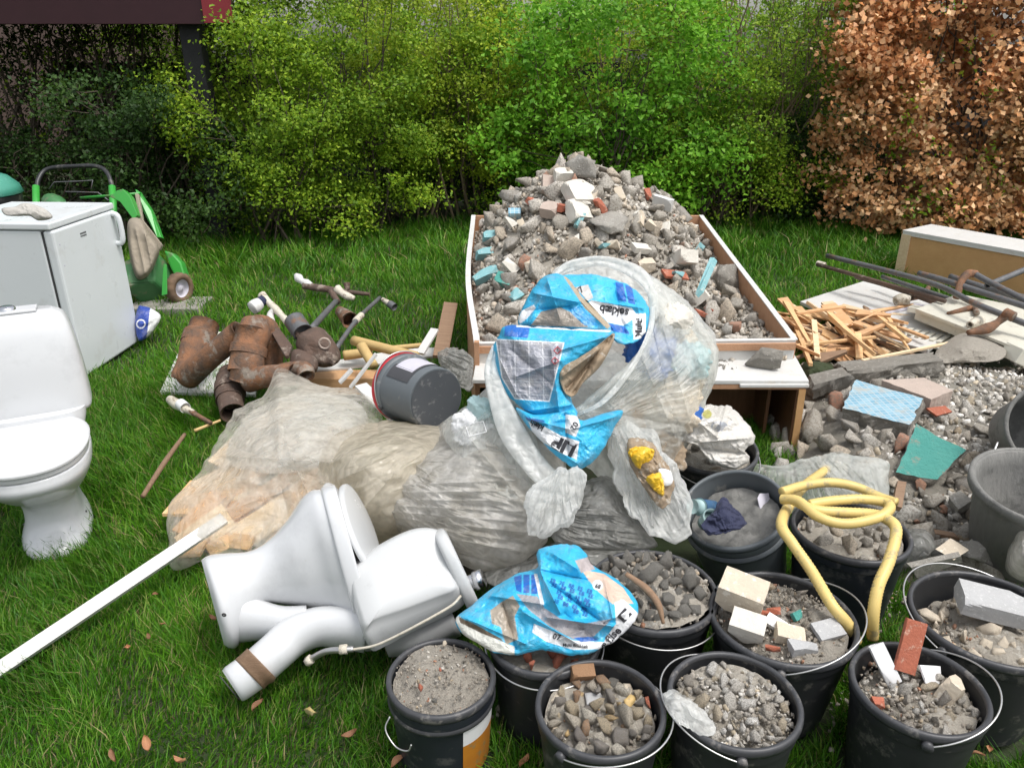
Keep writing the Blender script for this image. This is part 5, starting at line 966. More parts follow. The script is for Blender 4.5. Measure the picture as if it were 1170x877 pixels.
text_on(s2, 'seklæb', 719, 353.5, 13, 189, M['ink'], o, bold=.03, squash=.95); text_on(s2, 'Multi', 733, 385, 10.5, -88, M['ink'], o, bold=.03)
text_on(s2, '97', 660, 338, 10, -40, M['ink'], o)
# S1 upper fold (behind the opening) and lining
s1b = Pillow([(592, 366, 2.52), (600, 345, 2.54), (612, 325, 2.56), (628, 313, 2.58), (646, 316, 2.58), (660, 330, 2.56), (678, 348, 2.54), (697, 372, 2.48), (690, 380, 2.46), (640, 376, 2.48), (600, 374, 2.5)], (640, 350, 2.5), .05, .05, 83, .028, 8, nr=110, nt=320, k=3, ridges=[(610, 335, 660, 345, .03, 3), (625, 318, 640, 365, .02, 3), (650, 330, 690, 372, .025, 3), (600, 355, 650, 350, -.02, 3), (618, 340, 605, 368, .02, 3)])
o = s1b.mesh('blue_sack', M['sack'], paint=painter(BLUE, [([(606, 372), (618, 356), (640, 351), (664, 362), (672, 374)], (.30, .26, .22)), ([(592, 364), (596, 355), (610, 348), (612, 352), (602, 364), (594, 370)], WH), ([(644, 316), (650, 314), (664, 338), (698, 372), (694, 376), (668, 352)], (.42, .33, .22)), ([(648, 352), (664, 350), (686, 372), (668, 372), (655, 360)], (.03, .30, .62))]))
tag(o, 'crumpled bright blue sack folded over the open sack mouth', 'sack')
# S1 main with grey data panel
s1 = Pillow([(577, 372, 2.42), (607, 372, 2.42), (640, 375, 2.42), (697, 377, 2.42), (700, 384, 2.42), (684, 400, 2.41), (664, 418, 2.4), (650, 436, 2.39), (653, 458, 2.38), (660, 474, 2.37), (640, 484, 2.37), (610, 476, 2.38), (590, 462, 2.4), (574, 444, 2.42), (563, 420, 2.45), (562, 400, 2.46), (570, 384, 2.44)], (622, 424, 2.38), .05, .08, 82, .017, 9, nr=140, nt=420, k=3, ridges=[(577, 373, 697, 378, .02, 1.6), (640, 400, 690, 385, .02, 3), (590, 430, 640, 412, .018, 3), (585, 400, 632, 440, -.012, 3), (630, 400, 640, 478, .02, 3), (600, 470, 655, 462, .015, 3), (566, 400, 600, 470, .012, 3)])
PAN = [(566, 387), (645, 391), (628, 459), (588, 456), (573, 432)]
def ptS1(X, Y):
    c = painter(BLUE, [([(577, 371), (606, 372), (603, 386), (576, 384)], DB), (PAN, GREY)])(X, Y)
    ins = inpoly(X, Y, PAN)
    u = (X - 570) - (Y - 388) * .02; v = (Y - 388) + (X - 570) * -.04
    grid = (np.abs(((u + 6) % 16) - 8) < .55) | (np.abs(((v + 4) % 14.5) - 7) < .4); c[ins & grid] = (.5, .51, .54)
    pr = snoise(np.stack([X * .9, Y * 2.2, X * 0], -1), 4, .25, 1) > .25; c[ins & ~grid & pr] = (.23, .24, .28)
    bd = ins & ~inpoly(X, Y, [(567.5, 388.5), (643.5, 392.3), (626.8, 457.5), (588.8, 454.6), (574.5, 431.5)]); c[bd] = WH
    c[inpoly(X, Y, [(590, 371), (640, 374), (698, 377), (697, 379.5), (640, 376.5), (590, 373.5)])] = (.66, .7, .72)
    c[inpoly(X, Y, [(577, 372), (577, 384), (582, 384), (584, 372)])] = (.02, .15, .5); return c
o = s1.mesh('blue_sack', M['sack'], paint=ptS1); tag(o, 'blue sack with a large grey data panel facing forward in the tall bag', 'sack')
for (x, y, tx) in ((637, 400, '!'), (634, 412, '2')):
    lb = MB(); cx_ = [(x, y - 4.2), (x + 4.2, y), (x, y + 4.2), (x - 4.2, y)]
    for a, b in zip(cx_, cx_[1:] + cx_[:1]): lb.tube(list(s1.surf(np.linspace(a[0], b[0], 4), np.linspace(a[1], b[1], 4), .003)), .0012, 4)
    link('hazard_symbol', np.array(lb.V), lb.F, M['redlid'], o, True, True); text_on(s1, tx, x - 1.4, y + 2, 6, 4, M['ink'], o)
cr_ = Pillow([(702, 380, 2.36), (686, 392, 2.345), (662, 408, 2.335), (642, 420, 2.33), (640, 436, 2.325), (648, 452, 2.32), (657, 452, 2.32), (666, 438, 2.33), (684, 420, 2.34), (697, 398, 2.35)], (660, 425, 2.335), .02, .03, 86, .016, 12, nr=60, nt=180, ridges=[(648, 445, 698, 384, -.045, 3), (642, 430, 690, 395, .02, 2), (655, 450, 672, 420, -.02, 2)])
tag(cr_.mesh('paper_lining', M['lining']), 'torn brown paper lining showing in the split of the blue sack', 'paper')
# S3 lower
s3 = Pillow([(590, 466, 2.36), (612, 474, 2.34), (640, 470, 2.32), (656, 468, 2.32), (664, 480, 2.32), (690, 472, 2.36), (712, 470, 2.4), (700, 492, 2.36), (690, 512, 2.32), (678, 528, 2.3), (660, 537, 2.29), (645, 528, 2.29), (622, 508, 2.31), (602, 486, 2.34)], (650, 500, 2.30), .035, .05, 84, .018, 10, nr=110, nt=320, k=3, ridges=[(600, 478, 650, 490, .02, 2.5), (645, 472, 650, 520, -.015, 3), (655, 490, 705, 475, .02, 2.5), (610, 486, 645, 482, -.02, 3), (625, 505, 660, 530, .014, 3)])
o = s3.mesh('blue_sack', M['sack'], paint=painter(BLUE, [([(604, 482), (622, 487), (640, 497), (662, 504), (659, 525), (640, 517), (620, 505), (608, 493)], WH), ([(646, 473), (660, 475), (663, 486), (658, 499), (646, 494)], (.6, .6, .6)), ([(600, 476), (622, 480), (622, 483), (602, 480)], (.02, .08, .25))]))
tag(o, 'lowest blue sack with bold white lettering hanging from the bag mouth', 'sack')
text_on(s3, 'LIP', 659.5, 509.5, 20, 206, M['ink'], o, bold=.05, squash=1.1); text_on(s3, 'klæb', 622, 487, 9, 208, M['ink'], o, bold=.03); text_on(s3, '02', 656, 481, 9, 120, M['ink'], o)
# ---- blue sack on the bucket
dS = 2.0
s4 = Pillow([(519, 707, 1.93), (540, 690, 1.97), (562, 672, 2.0), (590, 656, 2.03), (614, 648, 2.04), (613, 633, 2.04), (622, 624, 2.05), (655, 621, 2.05), (668, 631, 2.04), (676, 645, 2.02), (698, 657, 2.0), (718, 672, 1.97), (729, 690, 1.93), (728, 708, 1.9), (712, 725, 1.88), (690, 739, 1.86), (655, 749, 1.85), (622, 743, 1.86), (590, 748, 1.86), (562, 742, 1.87), (532, 726, 1.9)], (628, 692, 1.92), .05, .035, 91, .021, 8, nr=170, nt=520, k=3, fine=.5,
            ridges=[(616, 650, 640, 700, .03, 4), (614, 655, 690, 712, -.02, 3), (612, 650, 670, 662, -.03, 4), (622, 626, 660, 650, .02, 4), (625, 705, 700, 715, .03, 3), (640, 730, 715, 700, .015, 3), (560, 680, 620, 690, .02, 3), (575, 690, 590, 740, -.02, 3), (530, 705, 600, 735, .014, 3), (690, 660, 700, 705, .02, 3), (600, 700, 660, 735, .02, 2.5), (645, 700, 680, 730, -.012, 3)])
def ptS4(X, Y):
    c = painter((.035, .42, .68), [([(587, 659), (596, 656), (596, 677), (590, 674)], DB), ([(598, 656), (605, 656), (605, 677), (598, 677)], DB), ([(607, 656), (614, 656), (614, 678), (607, 678)], DB),
        ([(590, 678), (614, 681), (622, 694), (640, 706), (668, 712), (700, 706), (678, 727), (655, 730), (626, 714), (604, 696)], (.33, .32, .34)), ([(560, 697), (572, 688), (586, 680), (594, 692), (588, 704), (592, 730), (578, 736), (572, 716), (562, 712)], (.36, .31, .25)),
        ([(519, 706), (524, 703), (545, 718), (570, 731), (588, 738), (588, 749), (560, 743), (530, 727)], (.62, .62, .56)), ([(524, 704), (545, 714), (572, 729), (576, 733), (548, 722), (526, 711)], (.12, .09, .06)),
        ([(664, 650), (690, 655), (712, 671), (724, 689), (700, 690), (684, 676), (672, 662)], (.62, .47, .38)), ([(657, 640), (672, 636), (680, 650), (664, 654)], (.45, .40, .40)), ([(702, 688), (712, 684), (729, 700), (728, 712), (706, 733), (688, 740), (692, 728), (704, 712)], WH),
        ([(610, 712), (630, 720), (655, 731), (690, 733), (690, 741), (655, 742), (625, 733), (608, 722)], WH), ([(655, 728), (676, 727), (684, 731), (664, 733)], DB), ([(610, 655), (614, 655), (622, 690), (618, 692)], WH)])(X, Y)
    r_ = np.hypot(X - 683, Y - 668); c[r_ < 6] = WH; c[r_ < .1] = 0; return c
o = s4.mesh('blue_sack', M['sack'], paint=ptS4); tag(o, 'crumpled blue printed sack lying over the bucket in front of the toilet tank', 'sack')
for r in range(7):
    for c_ in range(5):
        x = 628 + c_ * 10.5 - r * 1.6 + 3 * (r % 2); y = 666 + r * 5.2 + c_ * 3.0 - 2
        if inpoly(x, y, [(622, 658), (660, 652), (690, 690), (690, 702), (655, 703), (632, 688)]): text_on(s4, ('EB', '3E', 'B8', 'E5')[(r + c_) % 4], x, y, 6.2, 18, M['dblue'], o, 'small_print', .02, .002)
text_on(s4, '07', 631, 729, 9, 14, M['ink'], o, bold=.02); text_on(s4, 'flise', 697, 735, 13, -48, M['ink'], o, bold=.03, curve=-.004); text_on(s4, 'LI', 706, 703, 17, 40, M['ink'], o, bold=.05); text_on(s4, '68', 679.5, 670.5, 6.5, 15, M['ink'], o); text_on(s4, '8', 688, 740, 9, 10, M['ink'], o); text_on(s4, 'Multi fliseklæb', 643, 738, 5, 3, M['ink'], o, 'small_print')
# ---- lower middle bags
pe = Pillow([(x, y, np.interp(y, [480, 620], [2.44, 2.30])) for x, y in ((689, 482), (703, 488), (716, 480), (731, 489), (746, 488), (754, 503), (756, 516), (768, 526), (779, 546), (786, 560), (792, 580), (787, 597), (789, 607), (770, 619), (756, 613), (742, 612), (730, 596), (718, 588), (713, 566), (702, 553), (701, 534), (693, 518), (696, 500))], (742, 552, 2.38), .03, .05, 101, .045, 6, nr=120, nt=360, k=3, jag=.06, smooth_out=False, fan=[(690, 440, 14, .02)], ridges=[(700, 490, 745, 600, .02, 3), (755, 510, 786, 590, .02, 3), (740, 560, 735, 600, .012, 3), (715, 500, 755, 500, .012, 3)])
o = pe.mesh('milky_bag', M['filmc']); tag(o, 'milky open bag holding yellow wrappers, left of the bucket with plastic sockets', 'plastic bag')
pq = Pillow([(716, 504, 2.36), (735, 502, 2.36), (752, 515, 2.36), (768, 545, 2.34), (766, 572, 2.32), (752, 578, 2.31), (735, 555, 2.33), (720, 530, 2.35)], (742, 540, 2.33), .012, .03, 102, .03, 14, nr=50, nt=150, jag=.1); tag(pq.mesh('paper_wad', M['lining']), 'brownish paper in the mouth of the milky bag under the yellow wrappers', 'paper')
for poly, l in (([(718, 514), (732, 510), (747, 514), (744, 526), (734, 530), (731, 536), (722, 526)], 'upper crumpled yellow wrapper in the mouth of the milky bag'), ([(738, 546), (755, 540), (759, 552), (758, 566), (748, 560)], 'lower crumpled yellow wrapper in the mouth of the milky bag')):
    cx_, cy_ = np.mean([p[0] for p in poly]), np.mean([p[1] for p in poly]); q = Pillow([(x, y, 2.30) for x, y in poly], (cx_, cy_, 2.29), .008, .01, 103, .022, 20, nr=40, nt=120, jag=.12, k=4); tag(q.mesh('yellow_wrapper', M['yellow']), l, 'wrapper')
q = Pillow([(752, 536, 2.31), (766, 538, 2.31), (768, 552, 2.3), (757, 554, 2.3)], (760, 545, 2.3), .006, .006, 104, .004, 18, nr=20, nt=60); tag(q.mesh('white_tag', M['white']), 'small white paper tag beside the lower yellow wrapper', 'tag')
pg_ = Pillow([(640, 560, 2.52), (670, 548, 2.54), (700, 546, 2.54), (720, 580, 2.48), (745, 612, 2.4), (748, 625, 2.36), (700, 628, 2.34), (660, 624, 2.34), (634, 618, 2.36), (626, 592, 2.44)], (688, 590, 2.44), .09, .1, 111, .02, 6, fan=[(560, 570, 24, .014)], nr=80, nt=240, ridges=[(650, 600, 740, 610, .014, 3), (650, 585, 720, 590, .014, 3), (645, 612, 735, 620, .012, 3)])
tag(pg_.mesh('grey_bag', M['filmgrey']), 'dark grey shiny bag under the milky bag with the yellow wrappers', 'plastic bag')
pg2 = Pillow([(548, 655, 2.42), (590, 640, 2.45), (640, 618, 2.45), (700, 622, 2.42), (745, 628, 2.36), (735, 650, 2.3), (680, 660, 2.26), (620, 665, 2.24), (575, 672, 2.24)], (645, 642, 2.32), .05, .08, 112, .02, 6, nr=60, nt=200, ridges=[(600, 640, 560, 670, .02, 3), (640, 625, 700, 655, .015, 3)])
tag(pg2.mesh('grey_bag', M['filmgrey']), 'flat grey bag on the ground behind the blue sack on the bucket', 'plastic bag')
pw = Pillow([(768, 488, 2.72), (782, 472, 2.76), (800, 463, 2.8), (830, 463, 2.8), (846, 476, 2.76), (861, 492, 2.72), (862, 506, 2.7), (850, 515, 2.66), (856, 522, 2.66), (846, 534, 2.64), (815, 530, 2.62), (796, 510, 2.64), (776, 502, 2.68)], (815, 495, 2.66), .05, .05, 121, .04, 9, jag=.08, nr=90, nt=260, k=3, ridges=[(800, 505, 858, 500, .03, 2.5), (800, 512, 850, 518, -.03, 3), (790, 475, 820, 500, .02, 3), (830, 465, 820, 498, .02, 3)])
def ptw(X, Y):
    c = np.zeros((len(X), 3)) + (.60, .58, .54); c[np.hypot(X - 808, Y - 473) < 5] = (.45, .44, .12); m_ = (np.hypot((X - 822) / 1.6, Y - 487) < 6) & (snoise(np.stack([X * .12, Y * .12, X * 0], -1), 3, 1, 1) > -.1); c[m_] = (.36, .38, .42); return c
tag(pw.mesh('white_sack', M['sack'], paint=ptw), 'crumpled dirty white paper sack stuffed in the black bucket by the open cabinet', 'sack')
ps_ = Pillow(zp([(892, 532, .22), (925, 522, .26), (965, 518, .28), (1000, 522, .28), (1013, 532, .26), (1012, 572, .18), (960, 580, .16), (900, 585, .14), (862, 560, .16), (850, 530, .2)]), (940, 552, gd(552, .26)), .03, .04, 131, .03, 6, jag=.07, fan=[(900, 470, 16, .016)], nr=80, nt=240, k=4, ridges=[(900, 530, 1000, 560, .012, 3), (960, 520, 930, 580, .012, 3), (990, 525, 1005, 570, .012, 3)])
tag(ps_.mesh('clear_sheet', M['film2']), 'crinkled clear plastic sheet behind the coiled yellow hose', 'plastic sheet')
pr_ = Pillow(zp([(1150, 612, .1), (1162, 598, .2), (1185, 590, .2), (1200, 640, .1), (1180, 665, .05), (1152, 655, .05), (1146, 632, .06)]), (1172, 630, gd(630, .2)), .05, .05, 132, .016, 8, nr=50, nt=160, ridges=[(1150, 640, 1185, 600, .02, 3)])
tag(pr_.mesh('dusty_bag', M['filmdust']), 'dusty bag at the right edge below the mortar tub', 'plastic bag')
pr2 = Pillow(zp([(1024, 612, .06), (1040, 604, .1), (1060, 606, .12), (1070, 625, .1), (1062, 642, .04), (1030, 645, .02)]), (1046, 625, gd(625, .12)), .03, .05, 133, .014, 9, nr=50, nt=150)
tag(pr2.mesh('clear_bag', M['filmgrey']), 'small grey clear bag on the ground right of the hose bucket', 'plastic bag')
pb5 = Pillow([(500, 402, 3.3), (520, 398, 3.35), (538, 405, 3.35), (541, 430, 3.3), (538, 445, 3.25), (520, 440, 3.25), (505, 420, 3.28)], (523, 420, 3.3), .06, .1, 134, .05, 5, nr=80, nt=240, jag=.1, fan=[(470, 380, 14, .02)]); tag(pb5.mesh('dusty_bag', M['filmgrey']), 'taupe dusty bag between the paint bucket and the rubble tray', 'plastic bag')
# ================================================================ right side: ground rubble, timber, panels, pipes
def mz(x, y):
    P = np.stack([x, y, x * 0], -1)
    return .04 + .15 * np.exp(-((x - 2.15) / .75) ** 2 - ((y - 3.25) / .6) ** 2) + .07 * np.exp(-((x - 1.55) / .3) ** 2 - ((y - 2.9) / .4) ** 2) + .02 * snoise(P, 15, 1.6, 3) - .10 * np.clip((2.25 - y) * 2.5, 0, 1) - .12 * np.clip((1.42 - x) * 4, 0, 1) - .12 * np.clip((y - 3.9) * 3, 0, 1)
n = 110; mx, my = np.meshgrid(np.linspace(1.1, 3.6, n), np.linspace(1.95, 4.3, n), indexing='ij')
V = np.stack([mx, my, mz(mx, my)], -1).reshape(-1, 3); a = np.arange(n * n).reshape(n, n); F = np.stack([a[:-1, :-1], a[1:, :-1], a[1:, 1:], a[:-1, 1:]], -1).reshape(-1, 4)
tag(link('rubble_soil', V, F, M['bed'], None, False, True), 'grey brown grit and soil bedding the rubble on the ground', kind='stuff')
def gm(px, py, off=0.0):
    g = G(px, py, .1)
    for _ in range(8): g = G(px, py, max(0, float(mz(np.array([g[0]]), np.array([g[1]]))[0])) + off)
    return g
SL = {'tile': [gm(978, 433, .10), gm(1056, 455, .10), gm(1040, 486, .085), gm(961, 466, .085)], 'turq': [gm(1047, 484, .10), gm(1103, 514, .09), gm(1072, 549, .05), gm(1022, 540, .05)],
      'pink': [gm(1006, 434, .09), gm(1055, 431, .09), gm(1089, 446, .09), gm(1064, 456, .09)], 'beam': [gm(956, 413, .10), gm(1066, 402, .10), gm(1080, 412, .09), gm(966, 424, .08)]}
def free_of_slabs(x, y):
    b = np.ones(np.shape(x), bool)
    for c in SL.values():
        q = np.array(c)[:, :2]; m_ = q.mean(0); b &= ~inpoly(x, y, [tuple(m_ + (p - m_) * .97) for p in q])
    return b
def mzs(x, y): return float(mz(np.array([x]), np.array([y]))[0])
rs = np.random.RandomState(22)
k = 5200; x = 1.45 + 1.9 * rs.rand(k); y = 2.15 + 1.8 * rs.rand(k); ok = (mz(x, y) > .02) & free_of_slabs(x, y); x, y = x[ok], y[ok]; k = len(x); s = .007 + .02 * rs.rand(k) ** 2.2
V, F = scatter_merge(np.stack([x, y, mz(x, y) + s * .2], -1), s, 7); tag(link('gravel', V, F, M['gravw'], None, False, True), 'pale gravel and crumbs spread over the ground rubble', kind='stuff')
def put_at(px, py, zz=.1):
    g = G(px, py, zz)
    for _ in range(6): g = G(px, py, max(0, mzs(g[0], g[1])))
    return g
for k in range(110):   # larger gravel stones near the top right
    px, py = 1055 + 130 * rs.rand(), 405 + 75 * rs.rand(); g = put_at(px, py)
    if not free_of_slabs(g[0], g[1]): continue
    put_rock('gravel_stone', 'pale grey gravel stone in the mound at the right edge', 'stone', g + np.array([0, 0, .012]), .016 + .02 * rs.rand() ** 1.5, 4000 + k, 'pale stones of the gravel mound', M['gravw'])
GC = 'broken concrete lumps between the open cabinet and the gravel mound'
spots = [(905, 470, .07), (925, 465, .06), (900, 500, .075), (928, 493, .08), (915, 520, .06), (945, 512, .055), (905, 440, .05), (925, 448, .06), (892, 535, .05), (975, 505, .06), (1005, 520, .055), (960, 530, .05), (955, 478, .06), (1010, 500, .05), (1040, 590, .06), (1050, 615, .07), (1075, 600, .05), (1065, 575, .045), (1090, 585, .05), (1100, 612, .055), (1080, 632, .06), (1105, 560, .05), (1120, 530, .05), (1095, 500, .045), (1120, 495, .04), (1085, 480, .045), (1105, 470, .04), (1070, 478, .05), (1040, 480, .05), (1020, 560, .045), (1000, 545, .05), (985, 530, .05), (1110, 640, .06), (1130, 655, .05), (1090, 550, .04), (1125, 575, .05), (1100, 530, .045), (940, 545, .05), (890, 515, .05), (1148, 600, .05), (965, 455, .05), (945, 440, .045), (1060, 640, .04)]
spots += [(882 + 160 * rs.rand(), 436 + 115 * rs.rand(), .03 + .035 * rs.rand()) for _ in range(60)]
for k, (px, py, s) in enumerate(spots):
    g = put_at(px, py)
    if not free_of_slabs(g[0], g[1]): continue
    put_rock('concrete_lump', 'rough grey lump of broken concrete among the ground rubble right of the open cabinet', 'rubble', g + np.array([0, 0, s * .25]), s * 1.25, 5000 + k, GC)
for k in range(70):
    px, py = 1020 + 130 * rs.rand(), 480 + 160 * rs.rand(); g = put_at(px, py)
    if not free_of_slabs(g[0], g[1]): continue
    put_rock('rubble_bit', 'small angular piece of rubble in front of the gravel mound', 'rubble', g + np.array([0, 0, .015]), .016 + .02 * rs.rand(), 6000 + k, 'small rubble pieces in front of the gravel mound', M['grav'])
def slab(name, label, cat, corners, th, mtop, mside, seed=1, rough=.008, n=14):
    """broken slab: four world corners of the flat top, rough sides and underside"""
    c = [np.array(p, float) for p in corners]; nn = np.cross(c[1] - c[0], c[3] - c[0]); nn /= np.linalg.norm(nn); nn = nn if nn[2] > 0 else -nn
    u = np.linspace(0, 1, n); U, Vv = np.meshgrid(u, u, indexing='ij'); top = ((1 - U) * (1 - Vv))[..., None] * c[0] + (U * (1 - Vv))[..., None] * c[1] + (U * Vv)[..., None] * c[2] + ((1 - U) * Vv)[..., None] * c[3]
    edge = np.minimum(np.minimum(U, 1 - U), np.minimum(Vv, 1 - Vv)) < 1e-6; ctr = top.mean((0, 1)); j = snoise(top.reshape(-1, 3), seed, 9, 3).reshape(n, n); top = np.where(edge[..., None], top + (ctr - top) * (.05 * (j[..., None] + .6)), top)
    ring = [(i, 0) for i in range(n)] + [(n - 1, i) for i in range(1, n)] + [(i, n - 1) for i in range(n - 2, -1, -1)] + [(0, i) for i in range(n - 2, 0, -1)]
    V = list(top.reshape(-1, 3)); F = [(i * n + q, (i + 1) * n + q, (i + 1) * n + q + 1, i * n + q + 1) for i in range(n - 1) for q in range(n - 1)]; mi = [0] * len(F); prev = [a_ * n + b_ for a_, b_ in ring]; L = len(ring); lay = 5
    for s_ in range(1, lay + 1):
        cur = []
        for q, (a_, b_) in enumerate(ring):
            p = top[a_, b_] - nn * th * s_ / lay; nz = snoise(p[None] , seed + 1, 7, 3)[0]; p = p + (p - ctr) / np.linalg.norm(p - ctr) * rough * nz * 2 - (p - ctr) * .04 * s_ / lay; cur.append(len(V)); V.append(p)
        F += [(prev[q], prev[(q + 1) % L], cur[(q + 1) % L], cur[q]) for q in range(L)]; mi += [1] * L; prev = cur
    F.append(tuple(prev)); mi.append(1)
    o = link(name, V, F, None, None, False, True, mats=[M[mtop], M[mside]], mi=mi)
    import bmesh
    bm = bmesh.new(); bm.from_mesh(o.data); bmesh.ops.recalc_face_normals(bm, faces=bm.faces); bm.to_mesh(o.data); bm.free()
    return tag(o, label, cat)
sl_ = slab('tile_slab', 'concrete slab faced with light blue mosaic tiles, leaning on the rubble', 'slab', SL['tile'], .075, 'mosaic', 'concd', 3)
slab('turquoise_slab', 'large broken slab with a rough turquoise painted face', 'slab', SL['turq'], .06, 'turq', 'conc', 5)
slab('block_slab', 'flat pinkish stone block with gravel on top, behind the mosaic slab', 'block', SL['pink'], .08, 'pink', 'pink', 6, .002)
slab('concrete_beam', 'long dark concrete kerb piece lying in front of the split timber', 'beam', SL['beam'], .08, 'concd', 'concd', 7, .012)
slab('slab_piece', 'broken concrete slab piece with a faint blue edge beside the cabinet', 'slab', [gm(924, 428, .13), gm(962, 419, .13), gm(972, 428, .12), gm(930, 440, .11)], .09, 'concd', 'concd', 8, .01)
slab('red_tile', 'orange-red tile sliver beside the turquoise slab', 'tile', [gm(1058, 466, .05), gm(1080, 463, .06), gm(1088, 470, .05), gm(1070, 475, .04)], .012, 'brick', 'brick', 9, .001)
slab('grey_brick', 'tilted square grey-beige brick in front of the turquoise slab', 'brick', [gm(1083, 567, .07), gm(1097, 560, .08), gm(1111, 571, .07), gm(1095, 582, .05)], .05, 'conc', 'conc', 10, .002)
slab('brown_plank', 'reddish brown lath lying on the rubble below the mortar tub', 'lath', [G(1062, 603, .07), G(1125, 614, .07), G(1125, 619, .07), G(1062, 608, .07)], .012, 'brown', 'brown', 11, .0)
slab('brown_plank', 'short upright brown wood offcut beside the hose bucket', 'offcut', [I(1026, 548, 2.42), I(1036, 550, 2.42), I(1031, 580, 2.32), I(1020, 577, 2.32)], .02, 'brown', 'brown', 12, .0)
slab('grey_plate', 'small grey-blue metal plate leaning on the rubble behind the right bucket', 'plate', [G(1034, 643, .10), G(1097, 629, .13), G(1098, 637, .09), G(1042, 656, .04)], .02, 'label', 'conc', 13, .001)
slab('cream_brick', 'broken cream stone behind the rightmost bucket', 'stone', [G(1068, 627, .13), G(1086, 614, .15), G(1108, 628, .13), G(1090, 640, .11)], .06, 'cream', 'conc', 14, .006)
V, F = rock(81, 4, 9, .06, (.085, .06, .05)); o = link('porous_stone', V, F, M['conc'], smooth=False); o.location = put_at(1120, 640) + np.array([0, 0, .04]); tag(o, 'brownish porous stone between the mortar tub and the rightmost bucket', 'stone')
for (px, py, m, l) in ((1083, 522, 'white', 'small white pebble at the edge of the turquoise slab'), (1060, 552, 'plaster', 'white rounded pebble below the turquoise slab'), (1078, 577, 'plaster', 'white triangular shard of plaster in the ground rubble'), (1025, 445, 'plaster', 'pale stone on top of the pinkish block')):
    put_rock('white_pebble', l, 'pebble', put_at(px, py) + np.array([0, 0, .025]), .028, px, None, M[m])
dirt = Pillow([(g[0], g[1], gd(g[1], .2)) for g in ((1068, 404), (1085, 388), (1105, 380), (1130, 388), (1150, 400), (1140, 412), (1100, 414), (1075, 414))], (1108, 400, gd(400, .24)), .03, .1, 7, .03, 8, nr=50, nt=160); tag(dirt.mesh('dirt_lump', M['sand']), 'brown lump of dry mortar dirt below the cream radiator panel', 'dirt')
dirt = Pillow([(g[0], g[1], gd(g[1], .12)) for g in ((910, 424), (925, 411), (945, 412), (955, 424), (945, 434), (915, 434))], (932, 424, gd(424, .16)), .03, .08, 8, .03, 14, nr=40, nt=120); tag(dirt.mesh('soil_clod', M['soil']), 'dark clod of soil beside the right corner of the open cabinet', 'dirt')
# ---------------------------------------------------------------- split timber pile
rs = np.random.RandomState(44)
TM = ['pine', 'pine2', 'pineP', 'pine', 'pineP', 'brown']
for k in range(70):
    cx_, cy_ = 900 + 130 * rs.rand(), 352 + 55 * rs.rand(); 
    cy_ = min(cy_, 350 + (cx_ - 890) * .55 + 34); L = 22 + 55 * rs.rand(); an = R(rs.choice([20, 30, 42, -25, 8, 60]) + rs.normal() * 9); dx, dy = math.cos(an) * L / 2, math.sin(an) * L / 2; z0 = .07 + .11 * rs.rand()
    a, b = G(cx_ - dx, cy_ - dy * .7, z0), G(cx_ + dx, cy_ + dy * .7, max(.03, z0 + .05 * rs.normal()))
    mb = MB(); mb.beam(a, b, (.014 + .07 * rs.rand() ** 1.2), .008 + .012 * rs.rand(), (.3 * rs.normal(), .3 * rs.normal(), 1), w2=.004 + .03 * rs.rand()); tag(mb.go('split_board', M[TM[rs.randint(6)]], None, smooth=False, world=True, bevel=.001), 'splintered softwood strip in the jumbled timber pile beside the rubble tray', 'timber', 'splintered strips of the timber pile')
for a, b, w, m, l in (((930, 366, .2), (934, 410, .16), .03, 'pineP', 'pale upright strip standing at the front of the timber pile'), ((980, 380, .2), (982, 410, .15), .035, 'pine', 'short yellow upright strip right of the pale one in the timber pile'), ((985, 412, .2), (1085, 392, .2), .018, 'pineP', 'long thin pale lath reaching from the timber pile to the right'), ((910, 358, .2), (965, 350, .22), .03, 'pine2', 'pinkish brown lath across the far edge of the timber pile'), ((975, 368, .18), (1040, 390, .14), .06, 'pine2', 'orange board with a rounded end at the right of the timber pile'), ((905, 395, .17), (1000, 385, .18), .02, 'pine', 'long yellowish lath lying across the front of the timber pile'), ((990, 385, .1), (1060, 412, .08), .03, 'brown', 'dark brown lath under the right end of the timber pile'), ((948, 358, .2), (975, 384, .2), .03, 'pine', 'short diagonal yellow piece near the middle of the timber pile')):
    bar('split_board', l, 'timber', G(*a), G(*b), w, .014, M[m])
for k in range(12):
    cx_, cy_ = 915 + 90 * rs.rand(), 362 + 40 * rs.rand(); an = R(rs.choice([15, 35, 48]) + rs.normal() * 8); L = 55 + 35 * rs.rand(); a, b = G(cx_ - math.cos(an) * L / 2, cy_ - math.sin(an) * L * .35, .08 + .08 * rs.rand()), G(cx_ + math.cos(an) * L / 2, cy_ + math.sin(an) * L * .35, .06 + .06 * rs.rand())
    mb = MB(); mb.beam(a, b, .06 + .05 * rs.rand(), .012, (.3 * rs.normal(), .3 * rs.normal(), 1)); tag(mb.go('wide_board', M[('pine', 'pine2', 'pineP')[k % 3]], None, smooth=False, world=True, bevel=.001), 'wide split board lying low in the timber pile beside the rubble tray', 'timber', 'wide boards of the timber pile')
